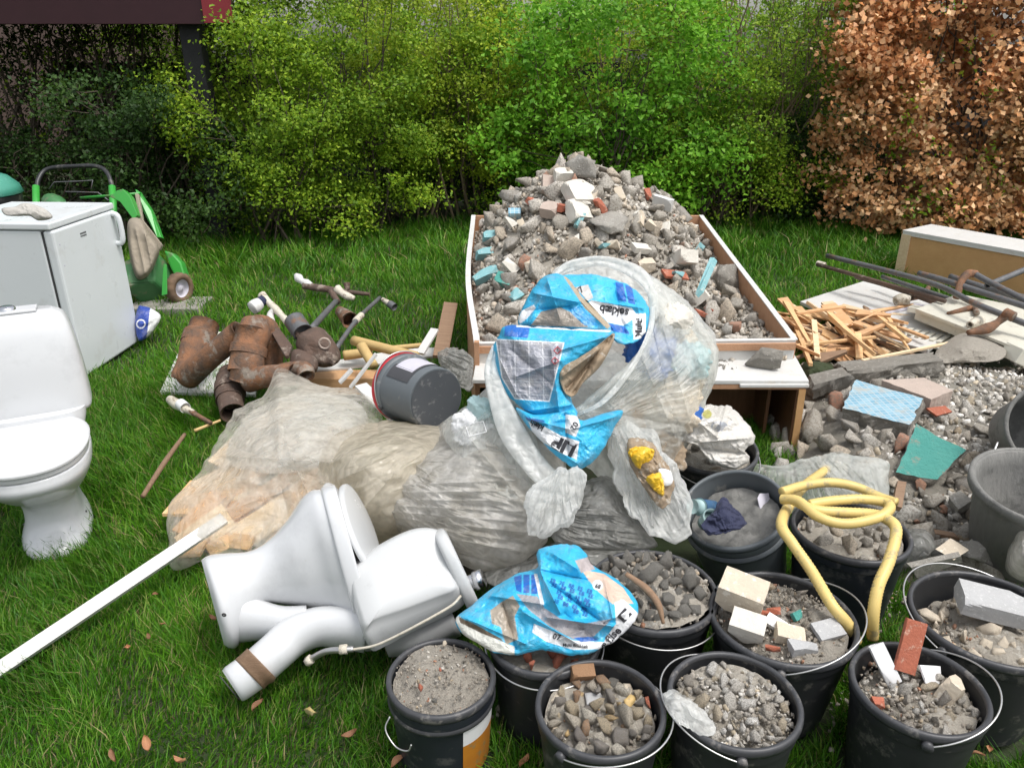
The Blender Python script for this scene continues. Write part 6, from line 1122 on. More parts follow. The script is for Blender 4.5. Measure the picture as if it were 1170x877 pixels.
# ---------------------------------------------------------------- panels
o = plate('door_board', [G(914, 346, .06), G(986, 323, .08), G(1120, 352, .1), G(1060, 402, .1), G(1010, 388, .08)], .025, M['wpaint'], None, .003); tag(o, 'flat white door panel lying behind the timber pile', 'panel')
t = thing('slatted_panel', 'cream slatted vent panel lying at the foot of the white panels', 'panel', G(1050, 395))
plate('backing', [G(1010, 379, .09), G(1026, 370, .10), G(1096, 386, .10), G(1085, 403, .09)], .012, M['cpaint'], t, .001)
for k in range(9):
    u = k / 8; mb = MB(); a, b = G(1014 + 66 * u, 376.5 + 17 * u, .115), G(1026 + 66 * u, 372 + 14 * u, .115); mb.beam(a, b, .024, .014); mb.go('slat', M['cpaint'], t, smooth=False, world=True, bevel=.001)
t = thing('radiator_panel', 'cream painted hollow panel with a stepped edge under the rusty pipes at the right', 'panel', G(1100, 375))
plate('top', [G(1046, 354, .22), G(1095, 337, .24), G(1215, 362, .24), G(1170, 402, .22)], .018, M['cpaint'], t, .003)
plate('lower_shelf', [G(1050, 364, .16), G(1098, 345, .17), G(1215, 374, .17), G(1165, 410, .16)], .014, M['cpaint'], t, .002)
mb = MB(); mb.beam(G(1047, 355, .19), G(1052, 352, .14), .10, .03); mb.go('end_block', M['cpaint'], t, smooth=False, world=True)
mb = MB(); mb.beam(G(1048, 358, .18), G(1168, 406, .18), .03, .07); mb.go('front_lip', M['cpaint'], t, smooth=False, world=True, bevel=.003)
mb = MB(); mb.beam(G(1155, 402, .2), G(1185, 416, .12), .12, .08); mb.go('corner_block', M['cpaint'], t, smooth=False, world=True, bevel=.004)
# cabinet lying on its back at the far right
cB = thing('white_cabinet', 'long cabinet with white top and tan hardboard side, lying behind the pipes', 'cabinet', G(1100, 330))
a0 = G(1022, 316, 0.0); a1 = G(1240, 366, 0.0); dirx = (a1 - a0) / np.linalg.norm(a1 - a0); dirb = np.array([-dirx[1], dirx[0], 0]); hC = .36
def cp(u, v, w): return a0 + dirx * u + dirb * v + np.array([0, 0, w])
Lc_ = np.linalg.norm(a1 - a0)
mb = MB(); mb.beam(cp(.06, .012, hC / 2), cp(Lc_, .012, hC / 2), .012, hC - .03); mb.go('side_panel', M['ply'], cB, smooth=False, world=True)
mb = MB(); mb.beam(cp(.03, .01, .0), cp(.03, .01, hC - .016), .075, .03, dirb); mb.go('end_stile', M['pineP'], cB, smooth=False, world=True, bevel=.002)
mb = MB(); mb.beam(cp(.0, .006, hC - .012), cp(Lc_, .006, hC - .012), .02, .022); mb.go('top_edge', M['wpaint'], cB, smooth=False, world=True)
mb = MB(); mb.beam(cp(-.005, .2, hC + .006), cp(Lc_, .2, hC + .006), .41, .016); mb.go('top', M['wpaint'], cB, smooth=False, world=True, bevel=.002)
mb = MB(); mb.beam(cp(.01, .02, hC / 2), cp(.01, .39, hC / 2), .02, hC - .03); mb.go('end_panel', M['wpaint'], cB, smooth=False, world=True)
mb = MB(); mb.beam(cp(.02, .385, hC / 2), cp(Lc_, .385, hC / 2), .012, hC - .03); mb.go('back_panel', M['wpaint'], cB, smooth=False, world=True)
for u in (1.0, 1.14):
    mb = MB(); mb.lathe([(.001, .006), (.008, .005), (.01, 0)], 14, cp(u, .2, hC + .014)); mb.go('screw_cap', M['label'], cB, world=True)
# pipes across the panels
PG = 'long steel pipes lying across the panels'
def pz(pts): return [(x, y, gd(y, z)) for x, y, z in pts]
pipe('steel_pipe', 'longest grey steel pipe, running from the lawn to the right edge over the panels', 'pipe', [('barrel', pz([(945, 292, .30), (1060, 322, .34), (1115, 347, .34), (1190, 377, .30)]), .017, 'steelp', .7)], PG)
pipe('steel_pipe', 'rusty thin pipe with a capped end under the longest grey pipe', 'pipe', [('barrel', pz([(934, 302, .22), (990, 318, .25), (1080, 344, .26)]), .014, 'rustd', 0), ('cap', pz([(934, 301, .22), (942, 303, .22)]), .022, 'fit', 0)], PG)
pipe('steel_pipe', 'second rusty pipe lying flat on the white panel', 'pipe', [('barrel', pz([(978, 316, .2), (1020, 328, .2), (1085, 352, .2)]), .017, 'rustd', .7)], PG)
pipe('steel_pipe', 'third dark pipe lying between the rusty pipes and the cabinet', 'pipe', [('barrel', pz([(1008, 316, .2), (1090, 343, .22)]), .015, 'steelp', .7)], PG)
pipe('steel_pipe', 'grey pipe starting in front of the hardboard side, ending at the right edge', 'pipe', [('barrel', pz([(1050, 312, .34), (1085, 322, .34), (1190, 356, .33)]), .018, 'steelp', .7)], PG)
pipe('steel_pipe', 'topmost short grey pipe slanting up to the right edge of the panels', 'pipe', [('barrel', pz([(1128, 326, .36), (1190, 300, .42)]), .018, 'steelp', .7)], PG)
pipe('steel_pipe', 'grey pipe with rusty elbow bending over the cabinet side', 'pipe', [('riser', pz([(1093, 340, .28), (1098, 322, .36), (1106, 313, .40), (1116, 313, .40)]), [.022, .02, .026, .022], 'rust', 0), ('barrel', pz([(1114, 313, .40), (1136, 325, .38), (1190, 352, .34)]), .018, 'steelp', .7)], PG)
pipe('steel_pipe', 'lower grey pipe just in front of the cabinet side', 'pipe', [('barrel', pz([(1086, 316, .3), (1130, 330, .3), (1190, 345, .3)]), .02, 'steelp', .7)], PG)
pipe('pipe_tee', 'rusty pipe tee hanging below the longest grey pipe', 'fitting', [('barrel', pz([(1151, 359, .34), (1140, 368, .30), (1128, 375, .27), (1106, 380, .25)]), [.026, .018, .03, .014], 'rust', 0), ('collar', pz([(1148, 357, .35), (1158, 362, .34)]), .028, 'rust', 0)])
pipe('valve', 'cream old radiator valve lying on the white panel', 'valve', [('body', pz([(1023, 344, .16), (1030, 342, .17), (1040, 343, .17)]), [.03, .04, .028], 'fit', .6), ('stem', pz([(1038, 342, .17), (1054, 337, .18), (1061, 328, .22)]), [.014, .018, .014], 'rust', 0)])
pipe('valve', 'cream valve stub standing on the radiator panel', 'valve', [('body', pz([(1108, 371, .25), (1116, 368, .25), (1120, 366, .25)]), [.02, .032, .028], 'fit', .7)])
pipe('pipe_tee', 'small rusty T-handle lying on the radiator panel', 'fitting', [('rod', pz([(1083, 358, .24), (1115, 350, .26)]), [.01, .018], 'rust', 0), ('bar', pz([(1113, 346, .26), (1116, 358, .26)]), .016, 'rust', 0)])
pipe('bent_hose', 'bent grey metal hose lying on the white panel', 'hose', [('barrel', pz([(994, 354, .11), (1010, 358, .11), (1030, 354, .11), (1045, 349, .12), (1062, 352, .12)]), .013, 'label', .7)])
# mortar tub and mortar caked bucket at the right edge
def vessel(name, label, cat, loc, tilt, prof, m, inner, group=None):
    t = thing(name, label, cat, loc, tilt, group); MB().lathe(prof, 64).go('body', M[m], t, auto=40); return t
g = G(1188, 560, .3); t = thing('mortar_tub', 'mortar caked grey builders tub at the right edge of the rubble', 'tub', (g[0], g[1] + .02, .03), (R(8), R(-3), 0))
MB().lathe([(.001, 0), (.14, 0), (.15, .01), (.185, .25), (.198, .29), (.203, .30), (.198, .306), (.188, .30), (.178, .25), (.14, .03), (.001, .03)], 72).go('body', M['mortar'], t)
MB().lathe([(.2005, .27), (.209, .275), (.211, .305), (.203, .311), (.196, .306)], 72).go('rim', M['mortar'], t)
g = I(1188, 492, 2.95); t = thing('mortar_bucket', 'mortar caked bucket lying on its side above the tub at the right edge', 'bucket', g, (R(55), R(-28), 0))
MB().lathe([(.001, -.16), (.12, -.16), (.135, -.14), (.155, .12), (.165, .14), (.168, .16), (.16, .165), (.15, .15), (.12, -.13), (.001, -.14)], 64).go('body', M['mortar'], t)
mb = MB(); mb.tube(catmull([I(1140, 505, 2.8), I(1136, 518, 2.78), I(1146, 524, 2.76), I(1160, 520, 2.75)], 20), .004, 6); mb.go('handle', M['steel'], t, world=True)

# grit dropped on the lawn between the buckets and beside the bags
rs = np.random.RandomState(91); P = []
for (px, py, n_, w) in ((430, 700, 40, 30), (590, 800, 60, 30), (770, 720, 60, 30), (960, 800, 70, 35), (1010, 690, 60, 20), (900, 640, 50, 30), (600, 680, 40, 30), (880, 545, 50, 25)):
    for _ in range(n_): P.append(G(px + rs.normal() * w, py + rs.normal() * w * .6, .02))
P = np.array(P); V, F = scatter_merge(P, .003 + .009 * rs.rand(len(P)) ** 2, 93); tag(link('spilled_grit', V, F, M['grav'], None, False, True), 'grit spilled on the grass between the buckets', kind='stuff')
# ================================================================ buckets
rs = np.random.RandomState(70)
def bucket(label, px, py, zr, D, mbody='black', mrim='blackr', tilt=(0, 0), h=None, taper=.78, rim=1, name='bucket', group='buckets of rubble on the grass', yaw=0):
    g = G(px, py, zr); rz = R(yaw); h = h or zr; rot = (R(tilt[0]), R(tilt[1]), rz); e = np.array(Euler(rot).to_matrix()); base = g - e @ np.array([0, 0, h])
    t = thing(name, label, 'bucket', base, rot, group); r = D / 2; rb = r * taper; f = lambda z: rb + (r * .965 - rb) * z / h
    MB().lathe([(.001, 0), (rb - .006, 0), (rb, .006), (f(h * .5), h * .5), (f(h - .05), h - .05), (f(h - .049) + .004, h - .046), (f(h - .03) + .004, h - .03), (f(h), h - .004), (f(h) - .004, h - .002), (f(h) - .005, h - .02), (f(h * .5) - .005, h * .5), (rb - .005, .012), (.001, .010)], 72).go('body', M[mbody], t, auto=35)
    MB().lathe([(f(h) - .003, h - .020), (r - .002, h - .020), (r + .001, h - .012), (r + .0005, h - .002), (r - .003, h + .003), (r - .010, h + .003), (r - .013, h - .002), (r - .012, h - .010)], 72).go('rim', M[mrim], t)
    return t, r, h, e, g, f
def handle(t, r, h, a0, drop, m='steel', lug='blackr', rad=.0022, grip=False):
    """wire bail from side a0 to side a0+180, lying over at the angle drop (0 = flat on the rim to one side, 90 = upright)"""
    a = R(a0); u = np.array([math.cos(a), math.sin(a), 0]); v = np.array([-math.sin(a), math.cos(a), 0]); P = []
    for k in np.linspace(0, math.pi, 40):
        c = math.cos(k) * (r + .006); s_ = math.sin(k) * (r + .020); P.append(u * c + v * s_ * math.cos(R(drop)) + np.array([0, 0, h - .025 + s_ * math.sin(R(drop))]))
    mb = MB(); mb.tube(P, rad, 8); hd = mb.go('handle', M[m], t)
    for sg in (-1, 1):
        mb = MB(); mb.tube([u * sg * (r - .006) + np.array([0, 0, h - .025]), u * sg * (r + .011) + np.array([0, 0, h - .025])], .012, 14); mb.go('lug', M[lug], t)
    if grip:
        mid = P[16:24]; mb = MB(); mb.tube(mid, .006, 10); mb.go('grip', M['gasket'], hd)
def fillmesh(t, r, h, e, g, depth, mat, bumpz, seed, label, heap=.0, name='rubble_fill'):
    n_, k_ = 28, 72; V = [np.array([0, 0, h - depth + heap])]; 
    for i in range(1, n_ + 1):
        rr = (r * .955 - .008) * i / n_
        for j in range(k_):
            a = 2 * math.pi * j / k_; V.append(np.array([rr * math.cos(a), rr * math.sin(a), h - depth + heap * (1 - (i / n_) ** 2)]))
    V = np.array(V); sd_ = seed * 1.7; V[:, 2] += bumpz * snoise(V, seed, 9, 4) + 1.3 * bumpz * snoise(V, seed + 2, 2.2, 1) + .09 * (V[:, 0] * math.cos(sd_) + V[:, 1] * math.sin(sd_)) ; V[:, :2] *= 1 - .12 * np.clip(depth, 0, .1) / .1
    F = [(0, 1 + j, 1 + (j + 1) % k_) for j in range(k_)] + [(1 + i * k_ + j, 1 + (i + 1) * k_ + j, 1 + (i + 1) * k_ + (j + 1) % k_, 1 + i * k_ + (j + 1) % k_) for i in range(n_ - 1) for j in range(k_)]
    b = g - e @ np.array([0, 0, h]); Vw = V @ e.T + b; o = link(name, Vw, F, M[mat], None, True, True); tag(o, label, kind='stuff'); return lambda x, y: e @ np.array([x, y, h - depth + heap * (1 - (x * x + y * y) / (r * r)) + bumpz * .3]) + b
def crumbs(fn, r, num, smin, smax, mat, seed, label, name='rubble_crumbs', rr=.9):
    rs = np.random.RandomState(seed); q = np.sqrt(rs.rand(num)) * r * rr; a = rs.rand(num) * 6.283; s = smin + (smax - smin) * rs.rand(num) ** 2
    P = np.array([fn(x, y) for x, y in zip(q * np.cos(a), q * np.sin(a))]); P[:, 2] += s * .25; V, F = scatter_merge(P, s, seed); tag(link(name, V, F, M[mat], None, False, True), label, kind='stuff')
def lumps(fn, r, num, smin, smax, mat, seed, nm, label, group, zlift=.45, rr=.82):
    rs = np.random.RandomState(seed); pl = []; tr = 0
    while len(pl) < num and tr < 3000:
        tr += 1; q = math.sqrt(rs.rand()) * r * rr; a = rs.rand() * 6.283; s = smin + (smax - smin) * rs.rand() ** 1.3; x, y = q * math.cos(a), q * math.sin(a)
        if q + s > r * .93 or any((x - p[0]) ** 2 + (y - p[1]) ** 2 < ((s + p[2]) * .55) ** 2 for p in pl): continue
        pl.append((x, y, s)); put_rock(nm, label, 'rubble', fn(x, y) + np.array([0, 0, s * zlift * (.6 + .8 * rs.rand())]), s, seed * 100 + len(pl), group, M[mat])
def inb(t_, px, py, zz): return G(px, py, zz)
# b1 sand ---------------------------------------------------------
t, r, h, e, g, f = bucket('black bucket full of grey sand with an orange label, left of the front row', 504, 772, .25, .262, 'bluewall', 'blackr', taper=.84)
MB().lathe([(f(h - .06) + .001, h - .06), (r - .002, h - .058), (r, h - .05), (f(h - .042) + .001, h - .042)], 72).go('band', M['blackr'], t)
V = []; 
for i, z in enumerate(np.linspace(.02, h - .065, 8)):
    for j in range(14):
        a = R(-62 + 62 * j / 13); V.append(((f(z) + .0012) * math.cos(a), (f(z) + .0012) * math.sin(a), z))
F = [(i * 14 + j, i * 14 + j + 1, (i + 1) * 14 + j + 1, (i + 1) * 14 + j) for i in range(7) for j in range(13)]
mi = [0 if (j < 12 and i < 5) else 1 for i in range(7) for j in range(13)]; link('label', V, F, None, t, mats=[M['orange'], M['white']], mi=mi)
mb = MB(); P = [(-r - .004 + .0, -.02, h - .035)]; 
hw = [np.array([-.115, -.075, h - .05]), np.array([-.125, -.09, h - .075]), np.array([-.10, -.115, h - .10]), np.array([-.07, -.13, h - .098]), np.array([-.06, -.128, h - .08])]
mb.tube(catmull(hw, 24), .0022, 8); mb.go('handle', M['steel'], t)
fn = fillmesh(t, r, h, e, g, .012, 'sand', .007, 1, 'grey sand and cement dust filling the leftmost bucket', .012, 'sand')
crumbs(fn, r, 420, .0015, .007, 'grav', 2, 'small crumbs on the grey sand', 'sand_crumbs')
for px, py, s, m, l in ((480, 785, .014, 'brick', 'orange brick lump on the grey sand, lowest of three'), (503, 765, .008, 'brick', 'small reddish crumb in the middle of the grey sand'), (508, 735, .010, 'cream', 'tan pebble near the back of the grey sand'), (496, 800, .010, 'conc', 'grey oval pebble near the front of the grey sand')):
    put_rock('sand_pebble', l, 'pebble', G(px, py, .262), s, int(px * 3), None, M[m])
# b2 under the sack ------------------------------------------------
t, r, h, e, g, f = bucket('black bucket half hidden under the blue printed sack', 622, 724, .27, .29)
handle(t, r, h, 180, 0)
fn = fillmesh(t, r, h, e, g, .03, 'dust', .006, 3, 'grit filling the bucket under the blue sack'); lumps(fn, r, 12, .02, .035, 'brick', 4, 'brick_bit', 'orange-red brick bit in the bucket under the blue sack', 'brick bits under the blue sack')
# b3 stones --------------------------------------------------------
t, r, h, e, g, f = bucket('black bucket of mixed brown and grey stones in the front row', 686, 806, .28, .292)
handle(t, r, h, -130, 10); fn = fillmesh(t, r, h, e, g, .05, 'dust', .01, 5, 'grit under the mixed stones')
crumbs(fn, r, 160, .004, .012, 'stone', 6, 'small gravel between the mixed stones', 'pebbles'); lumps(fn, r, 40, .02, .038, 'stone', 7, 'field_stone', 'small brown or grey stone in the bucket of mixed stones', 'stones of the mixed stone bucket', .7)
for px, py, s, m, l, z in ((676, 797, (.042, .032, .014), 'slabgrey', 'flat grey slate stone in the middle of the mixed stones', .24), (719, 787, (.026, .04, .026), 'cream', 'tall cream stone at the right of the mixed stones', .25), (721, 804, (.034, .028, .024), 'bamboo', 'ochre rounded stone below the tall cream one', .24), (703, 778, (.032, .022, .018), 'conc', 'pale grey knobbly stone behind the slate', .24), (637, 795, (.032, .016, .016), 'cream', 'oval tan stone at the left rim of the mixed stones', .24), (638, 838, (.028, .022, .02), 'cream', 'cream stone at the lower left of the mixed stones', .23), (678, 850, (.026, .022, .02), 'plaster', 'whitish knobbly stone at the front of the mixed stones', .23), (694, 826, (.022, .02, .02), 'cream', 'round tan stone at the centre front of the mixed stones', .24)):
    put_rock('big_stone', l, 'stone', G(px, py, z), s, int(px), None, M[m], rot=(.2, .1, px % 3))
V, F = brick_shape(3, (.055, .03, .035), .01, 5, .08); o = link('brown_brick', V, F, M['pine2'], smooth=False); o.location = G(665, 768, .265); o.rotation_euler = (.5, .1, .2); o.data.materials[0] = pm('brown_clay', (.22, .12, .06), (.3, .17, .09), 12, .8, .4); tag(o, 'small brown brick piece leaning at the back of the mixed stones', 'brick')
put_rock('brick_splinter', 'thin orange brick splinter at the right of the mixed stones', 'brick', G(741, 802, .25), (.008, .03, .01), 5, None, M['brick'], rot=(.3, .2, .2))
# b4 white rubble ---------------------------------------------------
t, r, h, e, g, f = bucket('black bucket of whitish plaster crumbs with a rag of film on its rim', 839, 797, .28, .30)
handle(t, r, h, 82, 12); fn = fillmesh(t, r, h, e, g, .04, 'dust', .008, 8, 'grit under the whitish plaster crumbs', .02)
crumbs(fn, r, 700, .003, .013, 'gravw', 9, 'whitish plaster crumbs filling the bucket', 'plaster_crumbs'); lumps(fn, r, 60, .012, .028, 'gravw', 10, 'plaster_lump', 'whitish broken plaster lump in the bucket of plaster crumbs', 'lumps of the plaster bucket', .4)
rg_ = Pillow([(758, 793, gd(793, .30)), (775, 790, gd(790, .30)), (798, 806, gd(806, .29)), (818, 830, gd(830, .28)), (812, 842, gd(842, .28)), (790, 834, gd(834, .29)), (770, 822, gd(822, .30)), (761, 808, gd(808, .30))], (788, 815, gd(815, .305)), .01, .008, 141, .02, 14, nr=50, nt=160, jag=.12); tag(rg_.mesh('film_rag', M['filmc']), 'torn rag of milky film hanging over the rim of the plaster bucket', 'plastic film')
# b5 bricks ---------------------------------------------------------
t, r, h, e, g, f = bucket('wide black bucket of mortar rubble topped by two cream blocks', 894, 703, .29, .372, taper=.74)
handle(t, r, h, -108, 20); fn = fillmesh(t, r, h, e, g, .035, 'sand', .01, 11, 'mortar grit filling the wide bucket', .02)
crumbs(fn, r, 900, .002, .010, 'grav', 12, 'mortar crumbs in the wide bucket', 'mortar_crumbs'); lumps(fn, r, 30, .010, .022, 'grav', 13, 'mortar_lump', 'small lump of mortar in the wide bucket', 'lumps of the wide bucket', .4)
def bblock(name, label, px, py, z, d, rot, m, seed, chip=.1, cat='block'):
    V, F = brick_shape(seed, d, .012, 7, chip); o = link(name, V, F, M[m], smooth=False); o.location = G(px, py, z); o.rotation_euler = [R(a) for a in rot]; return tag(o, label, cat)
bblock('cream_block', 'larger cream limestone block on the wide bucket', 848, 678, .335, (.115, .085, .07), (8, 6, -28), 'cream', 21)
bblock('cream_block', 'smaller cream block below the larger one at the rim of the wide bucket', 854, 716, .30, (.085, .06, .055), (15, 4, -25), 'plaster', 22)
bblock('grey_tile', 'square grey tile piece at the front right of the wide bucket', 946, 719, .285, (.075, .05, .012), (18, 0, 18), 'slabgrey', 23, .06, 'tile')
bblock('grey_tile', 'grey stone wedge at the front of the wide bucket', 917, 738, .285, (.07, .035, .03), (10, 0, 12), 'slabgrey', 24, .3, 'tile')
bblock('white_shard', 'white painted shard in the middle of the wide bucket', 886, 712, .29, (.05, .03, .02), (25, 10, -40), 'white', 25, .3, 'shard')
bblock('white_shard', 'cream crumbling lump right of the smaller cream block', 902, 725, .285, (.07, .045, .03), (12, 10, -10), 'cream', 26, .4, 'shard')
bblock('turquoise_bit', 'small turquoise painted bit in the wide bucket', 911, 703, .29, (.03, .022, .012), (40, 0, 30), 'turq', 27, .2, 'shard')
for px, py, l in ((884, 697, 'orange brick crumb beside the larger cream block'), (883, 741, 'orange brick crumb at the front of the wide bucket'), (871, 701, 'orange crumb between the two cream blocks')): bblock('brick_crumb', l, px, py, .295, (.035, .018, .015), (20, 10, px), 'brick', px % 50, .3, 'brick')
# b6 red tile -------------------------------------------------------
t, r, h, e, g, f = bucket('black bucket with a red tile standing up in plaster rubble, front right', 1050, 784, .285, .298)
handle(t, r, h, -108, 22); fn = fillmesh(t, r, h, e, g, .055, 'dust', .01, 15, 'grit under the rubble around the red tile', .015)
crumbs(fn, r, 600, .003, .012, 'grav', 16, 'beige crumbs around the red tile', 'plaster_crumbs'); lumps(fn, r, 34, .012, .028, 'gravw', 17, 'plaster_lump', 'beige plaster lump in the bucket with the red tile', 'lumps of the red tile bucket', .5)
bblock('red_tile', 'brick red tile standing up in the front right bucket', 1040, 738, .32, (.05, .012, .125), (-28, 16, -6), 'brick', 31, .03, 'tile')
bblock('white_shard', 'white glazed shard left of the standing red tile', 1011, 758, .28, (.035, .014, .10), (-30, -22, 10), 'white', 32, .25, 'shard')
bblock('white_shard', 'white glazed shard right of the standing red tile', 1063, 770, .265, (.06, .014, .04), (-35, 20, 20), 'white', 33, .3, 'shard')
bblock('brick_piece', 'tan brick piece at the right of the standing red tile', 1087, 790, .255, (.055, .04, .06), (10, 20, 35), 'cream', 34, .2, 'brick')
bblock('brick_crumb', 'orange brick crumb at the left rim of the red tile bucket', 1003, 802, .26, (.03, .02, .015), (10, 10, 5), 'brick', 35, .3, 'brick')
# b7 grey block -----------------------------------------------------
t, r, h, e, g, f = bucket('wide black bucket with a cut grey block on cream stones at the right edge', 1132, 704, .30, .385, taper=.74)
handle(t, r, h, 30, 12); fn = fillmesh(t, r, h, e, g, .08, 'dust', .01, 18, 'grit under the cream stones of the right bucket')
crumbs(fn, r, 400, .003, .012, 'grav', 19, 'crumbs between the cream stones of the right bucket', 'crumb_gravel', .8); lumps(fn, r, 34, .018, .038, 'cream', 20, 'cream_stone', 'cream lumpy stone in the bucket with the grey block', 'cream stones of the right bucket', .5)
bblock('cut_block', 'cut grey concrete block lying on the cream stones of the right bucket', 1135, 690, .29, (.17, .09, .045), (6, 8, -14), 'slabgrey', 41, .03)
# b8 grey pail ------------------------------------------------------
t, r, h, e, g, f = bucket('tilted grey pail with dried plaster and blue pipe sockets', 838, 580, .31, .33, 'greyb', 'greyb', tilt=(14, -18), h=.30, taper=.80, name='pail')
MB().lathe([(f(h - .075) + .001, h - .075), (r - .001, h - .072), (r, h - .062), (f(h - .05) + .001, h - .055)], 72).go('band', M['greyb'], t)
fn = fillmesh(t, r, h, e, g, .055, 'mortar', .008, 25, 'grey dried plaster with leaf-like creases filling the grey pail', 0, 'dried_plaster')
for px, py, l, m, ln, d in ((812, 590, 'blue pipe socket with a pale cyan mouth, front one in the grey pail', 'cyplas', (.05), (.15, -.62, .78)), (802, 577, 'dark blue pipe socket behind the pale cyan one', 'blueplas', .06, (-.7, -.5, .35))):
    o_ = G(px, py + 2, .335); dd = np.array(d) / np.linalg.norm(d); tt = thing('pipe_socket', l, 'pipe socket', o_); mb = MB(); mb.tube([o_ - dd * ln, o_, o_ + dd * .012], [.023, .025, .028], 28, hollow=.86); mb.go('barrel', M[m], tt, world=True)
    if m == 'blueplas':
        mb = MB(); mb.tube([o_ + dd * .008, o_ + dd * .014], .027, 28, hollow=.84); mb.go('mouth_ring', M['cyplas'], tt, world=True)
rgp = Pillow([(800, 600, 2.28), (816, 582, 2.32), (826, 566, 2.36), (838, 578, 2.34), (852, 596, 2.31), (838, 606, 2.27), (812, 610, 2.26)], (824, 594, 2.29), .02, .02, 151, .03, 16, nr=40, nt=120, jag=.12); tag(rgp.mesh('navy_rag', M['navy']), 'dark navy rag around the blue pipe sockets', 'rag')
bblock('grey_card', 'grey triangular card piece at the right rim of the grey pail', 873, 573, .30, (.045, .006, .055), (-40, 10, 20), 'label', 44, .4, 'card')
bblock('black_card', 'black triangular plastic piece leaning in the grey pail', 864, 563, .29, (.06, .006, .05), (-40, 10, -10), 'gasket', 45, .4, 'card')
# b9 hose bucket ----------------------------------------------------
t, r, h, e, g, f = bucket('black bucket of grey lumps carrying the coiled yellow hose', 972, 604, .30, .345, 'bluewall')
handle(t, r, h, 10, 3); fn = fillmesh(t, r, h, e, g, .04, 'dust', .01, 27, 'grit in the hose bucket'); crumbs(fn, r, 260, .003, .012, 'grav', 28, 'crumbs in the hose bucket', 'crumb_gravel'); lumps(fn, r, 20, .022, .045, 'rubble', 29, 'mortar_chunk', 'grey mortar chunk in the bucket under the yellow hose', 'chunks of the hose bucket', .4)
# b10 grey chunks ---------------------------------------------------
t, r, h, e, g, f = bucket('black bucket of grey mortar chunks behind the front row', 745, 672, .29, .355, 'black', 'blackr', taper=.76)
handle(t, r, h, -160, -4); fn = fillmesh(t, r, h, e, g, .02, 'dust', .01, 51, 'grit in the bucket of grey mortar chunks', .05); crumbs(fn, r, 360, .003, .013, 'grav', 52, 'crumbs between the grey mortar chunks', 'crumb_gravel'); lumps(fn, r, 50, .022, .046, 'conc', 53, 'mortar_chunk', 'grey mortar chunk in the bucket behind the blue printed sack', 'chunks of the bucket behind the blue sack', .4)
pipe('dark_root', 'dark brown root-like strip over the rim beside the blue sack', 'strip', [('strand', [(715, 655, 1.98), (738, 672, 1.96), (752, 690, 1.93), (758, 712, 1.92)], [.006, .010, .009, .004], 'brown', 0)])
# b11 behind --------------------------------------------------------
t, r, h, e, g, f = bucket('black bucket holding the crumpled dirty white sack, nearest the open cabinet', 812, 510, .30, .345, 'black', 'blackr', tilt=(6, 0))
handle(t, r, h, 200, -10); fn = fillmesh(t, r, h, e, g, .05, 'dust', .01, 55, 'grit in the bucket with the white sack'); lumps(fn, r, 12, .02, .04, 'rubble', 56, 'mortar_chunk', 'grey mortar chunk in the bucket with the white sack', 'chunks of the white sack bucket', .3)
# lying paint bucket with red rim -----------------------------------
A0, A1 = I(462, 442, 3.05), I(516, 462, 2.80); ax = (A1 - A0) / np.linalg.norm(A1 - A0); q = Vector(ax).to_track_quat('Z', 'Y').to_matrix().to_4x4(); q.translation = Vector(A0)
t = thing('paint_bucket', 'grey paint bucket with a red lid rim lying on its side behind the bags', 'bucket', M=q); Lb = .23
MB().lathe([(.001, -.004), (.125, -.004), (.130, .03), (.124, .04), (.118, Lb - .008), (.114, Lb), (.001, Lb)][::-1], 64).go('body', M['greyb'], t, auto=40)
MB().lathe([(.108, Lb + .001), (.110, Lb + .003), (.001, Lb + .003)], 64).go('base', M['greybd'], t, auto=20)
MB().lathe([(.118, -.018), (.136, -.018), (.138, -.010), (.134, .002), (.126, .004)], 64).go('lid_rim', M['redlid'], t)
MB().lathe([(.125, .004), (.136, .006), (.137, .028), (.126, .032)], 64).go('collar', M['greyb'], t)
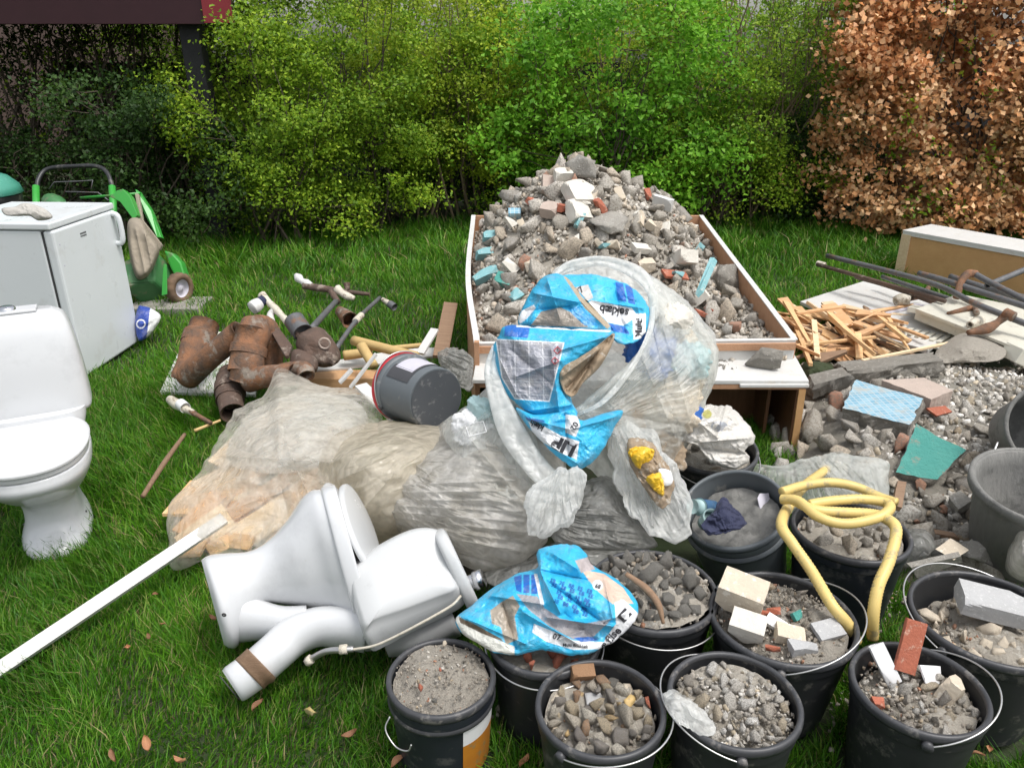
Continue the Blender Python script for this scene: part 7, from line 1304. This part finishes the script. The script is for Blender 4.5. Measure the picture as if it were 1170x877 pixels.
for (a0_, a1_, z0, z1, m, dr_) in ((40, 118, .06, .175, 'label', .001), (40, 118, .175, .19, 'labelk', .0012), (112, 140, .045, .19, 'labelk', .0009), (-32, 18, .06, .14, 'label', .001)):
    V = []; nn_ = 16
    for z in np.linspace(z0, z1, 5):
        for j in range(nn_ + 1): a = R(a0_ + (a1_ - a0_) * j / nn_); rr = .1255 - (z - .03) * .0362 + dr_ + .0006; V.append((rr * math.cos(a), rr * math.sin(a), z))
    F = [(i * (nn_ + 1) + j, i * (nn_ + 1) + j + 1, (i + 1) * (nn_ + 1) + j + 1, (i + 1) * (nn_ + 1) + j) for i in range(4) for j in range(nn_)]; link('label', V, F, M[m], t)
handle(t, .128, .045, 20, -8, rad=.003)
# ================================================================ yellow hose
t = thing('yellow_hose', 'stiff yellow corrugated hose looped over a bucket and trailing down between the buckets', 'hose', G(960, 640))
hz_ = lambda pts: [I(x, y, d) for x, y, d in pts]
H = [[(944, 536, gd(536, .28)), (918, 556, 2.45), (900, 580, 2.28), (893, 600, 2.15), (905, 620, 2.10), (926, 650, 2.06), (950, 690, 1.98), (968, 712, 1.97), (978, 732, 2.0)],
     [(893, 562, 2.30), (920, 554, 2.34), (950, 551, 2.36), (978, 556, 2.36), (1006, 568, 2.32), (1024, 574, 2.28)],
     [(893, 570, 2.24), (912, 572, 2.20), (935, 590, 2.14), (965, 598, 2.12), (1000, 592, 2.12), (1016, 582, 2.14), (1012, 574, 2.18), (985, 570, 2.2), (950, 572, 2.2), (925, 576, 2.2)],
     [(905, 570, 2.22), (930, 582, 2.18), (960, 585, 2.17), (995, 587, 2.15), (1012, 592, 2.12), (1024, 605, 2.08), (1016, 640, 2.02), (1004, 668, 1.98), (998, 700, 1.97), (997, 728, 2.0)]]
for k, L in enumerate(H):
    P = catmull(hz_(L), 150); n_ = 150; rad = [.0125 + .0012 * (i % 2) for i in range(n_)]; mb = MB(); mb.tube(P, [r_ * (1.15 if k in (0, 3) else 1.08) for r_ in rad], 14); mb.go('hose_run', M['hose'], t, world=True)
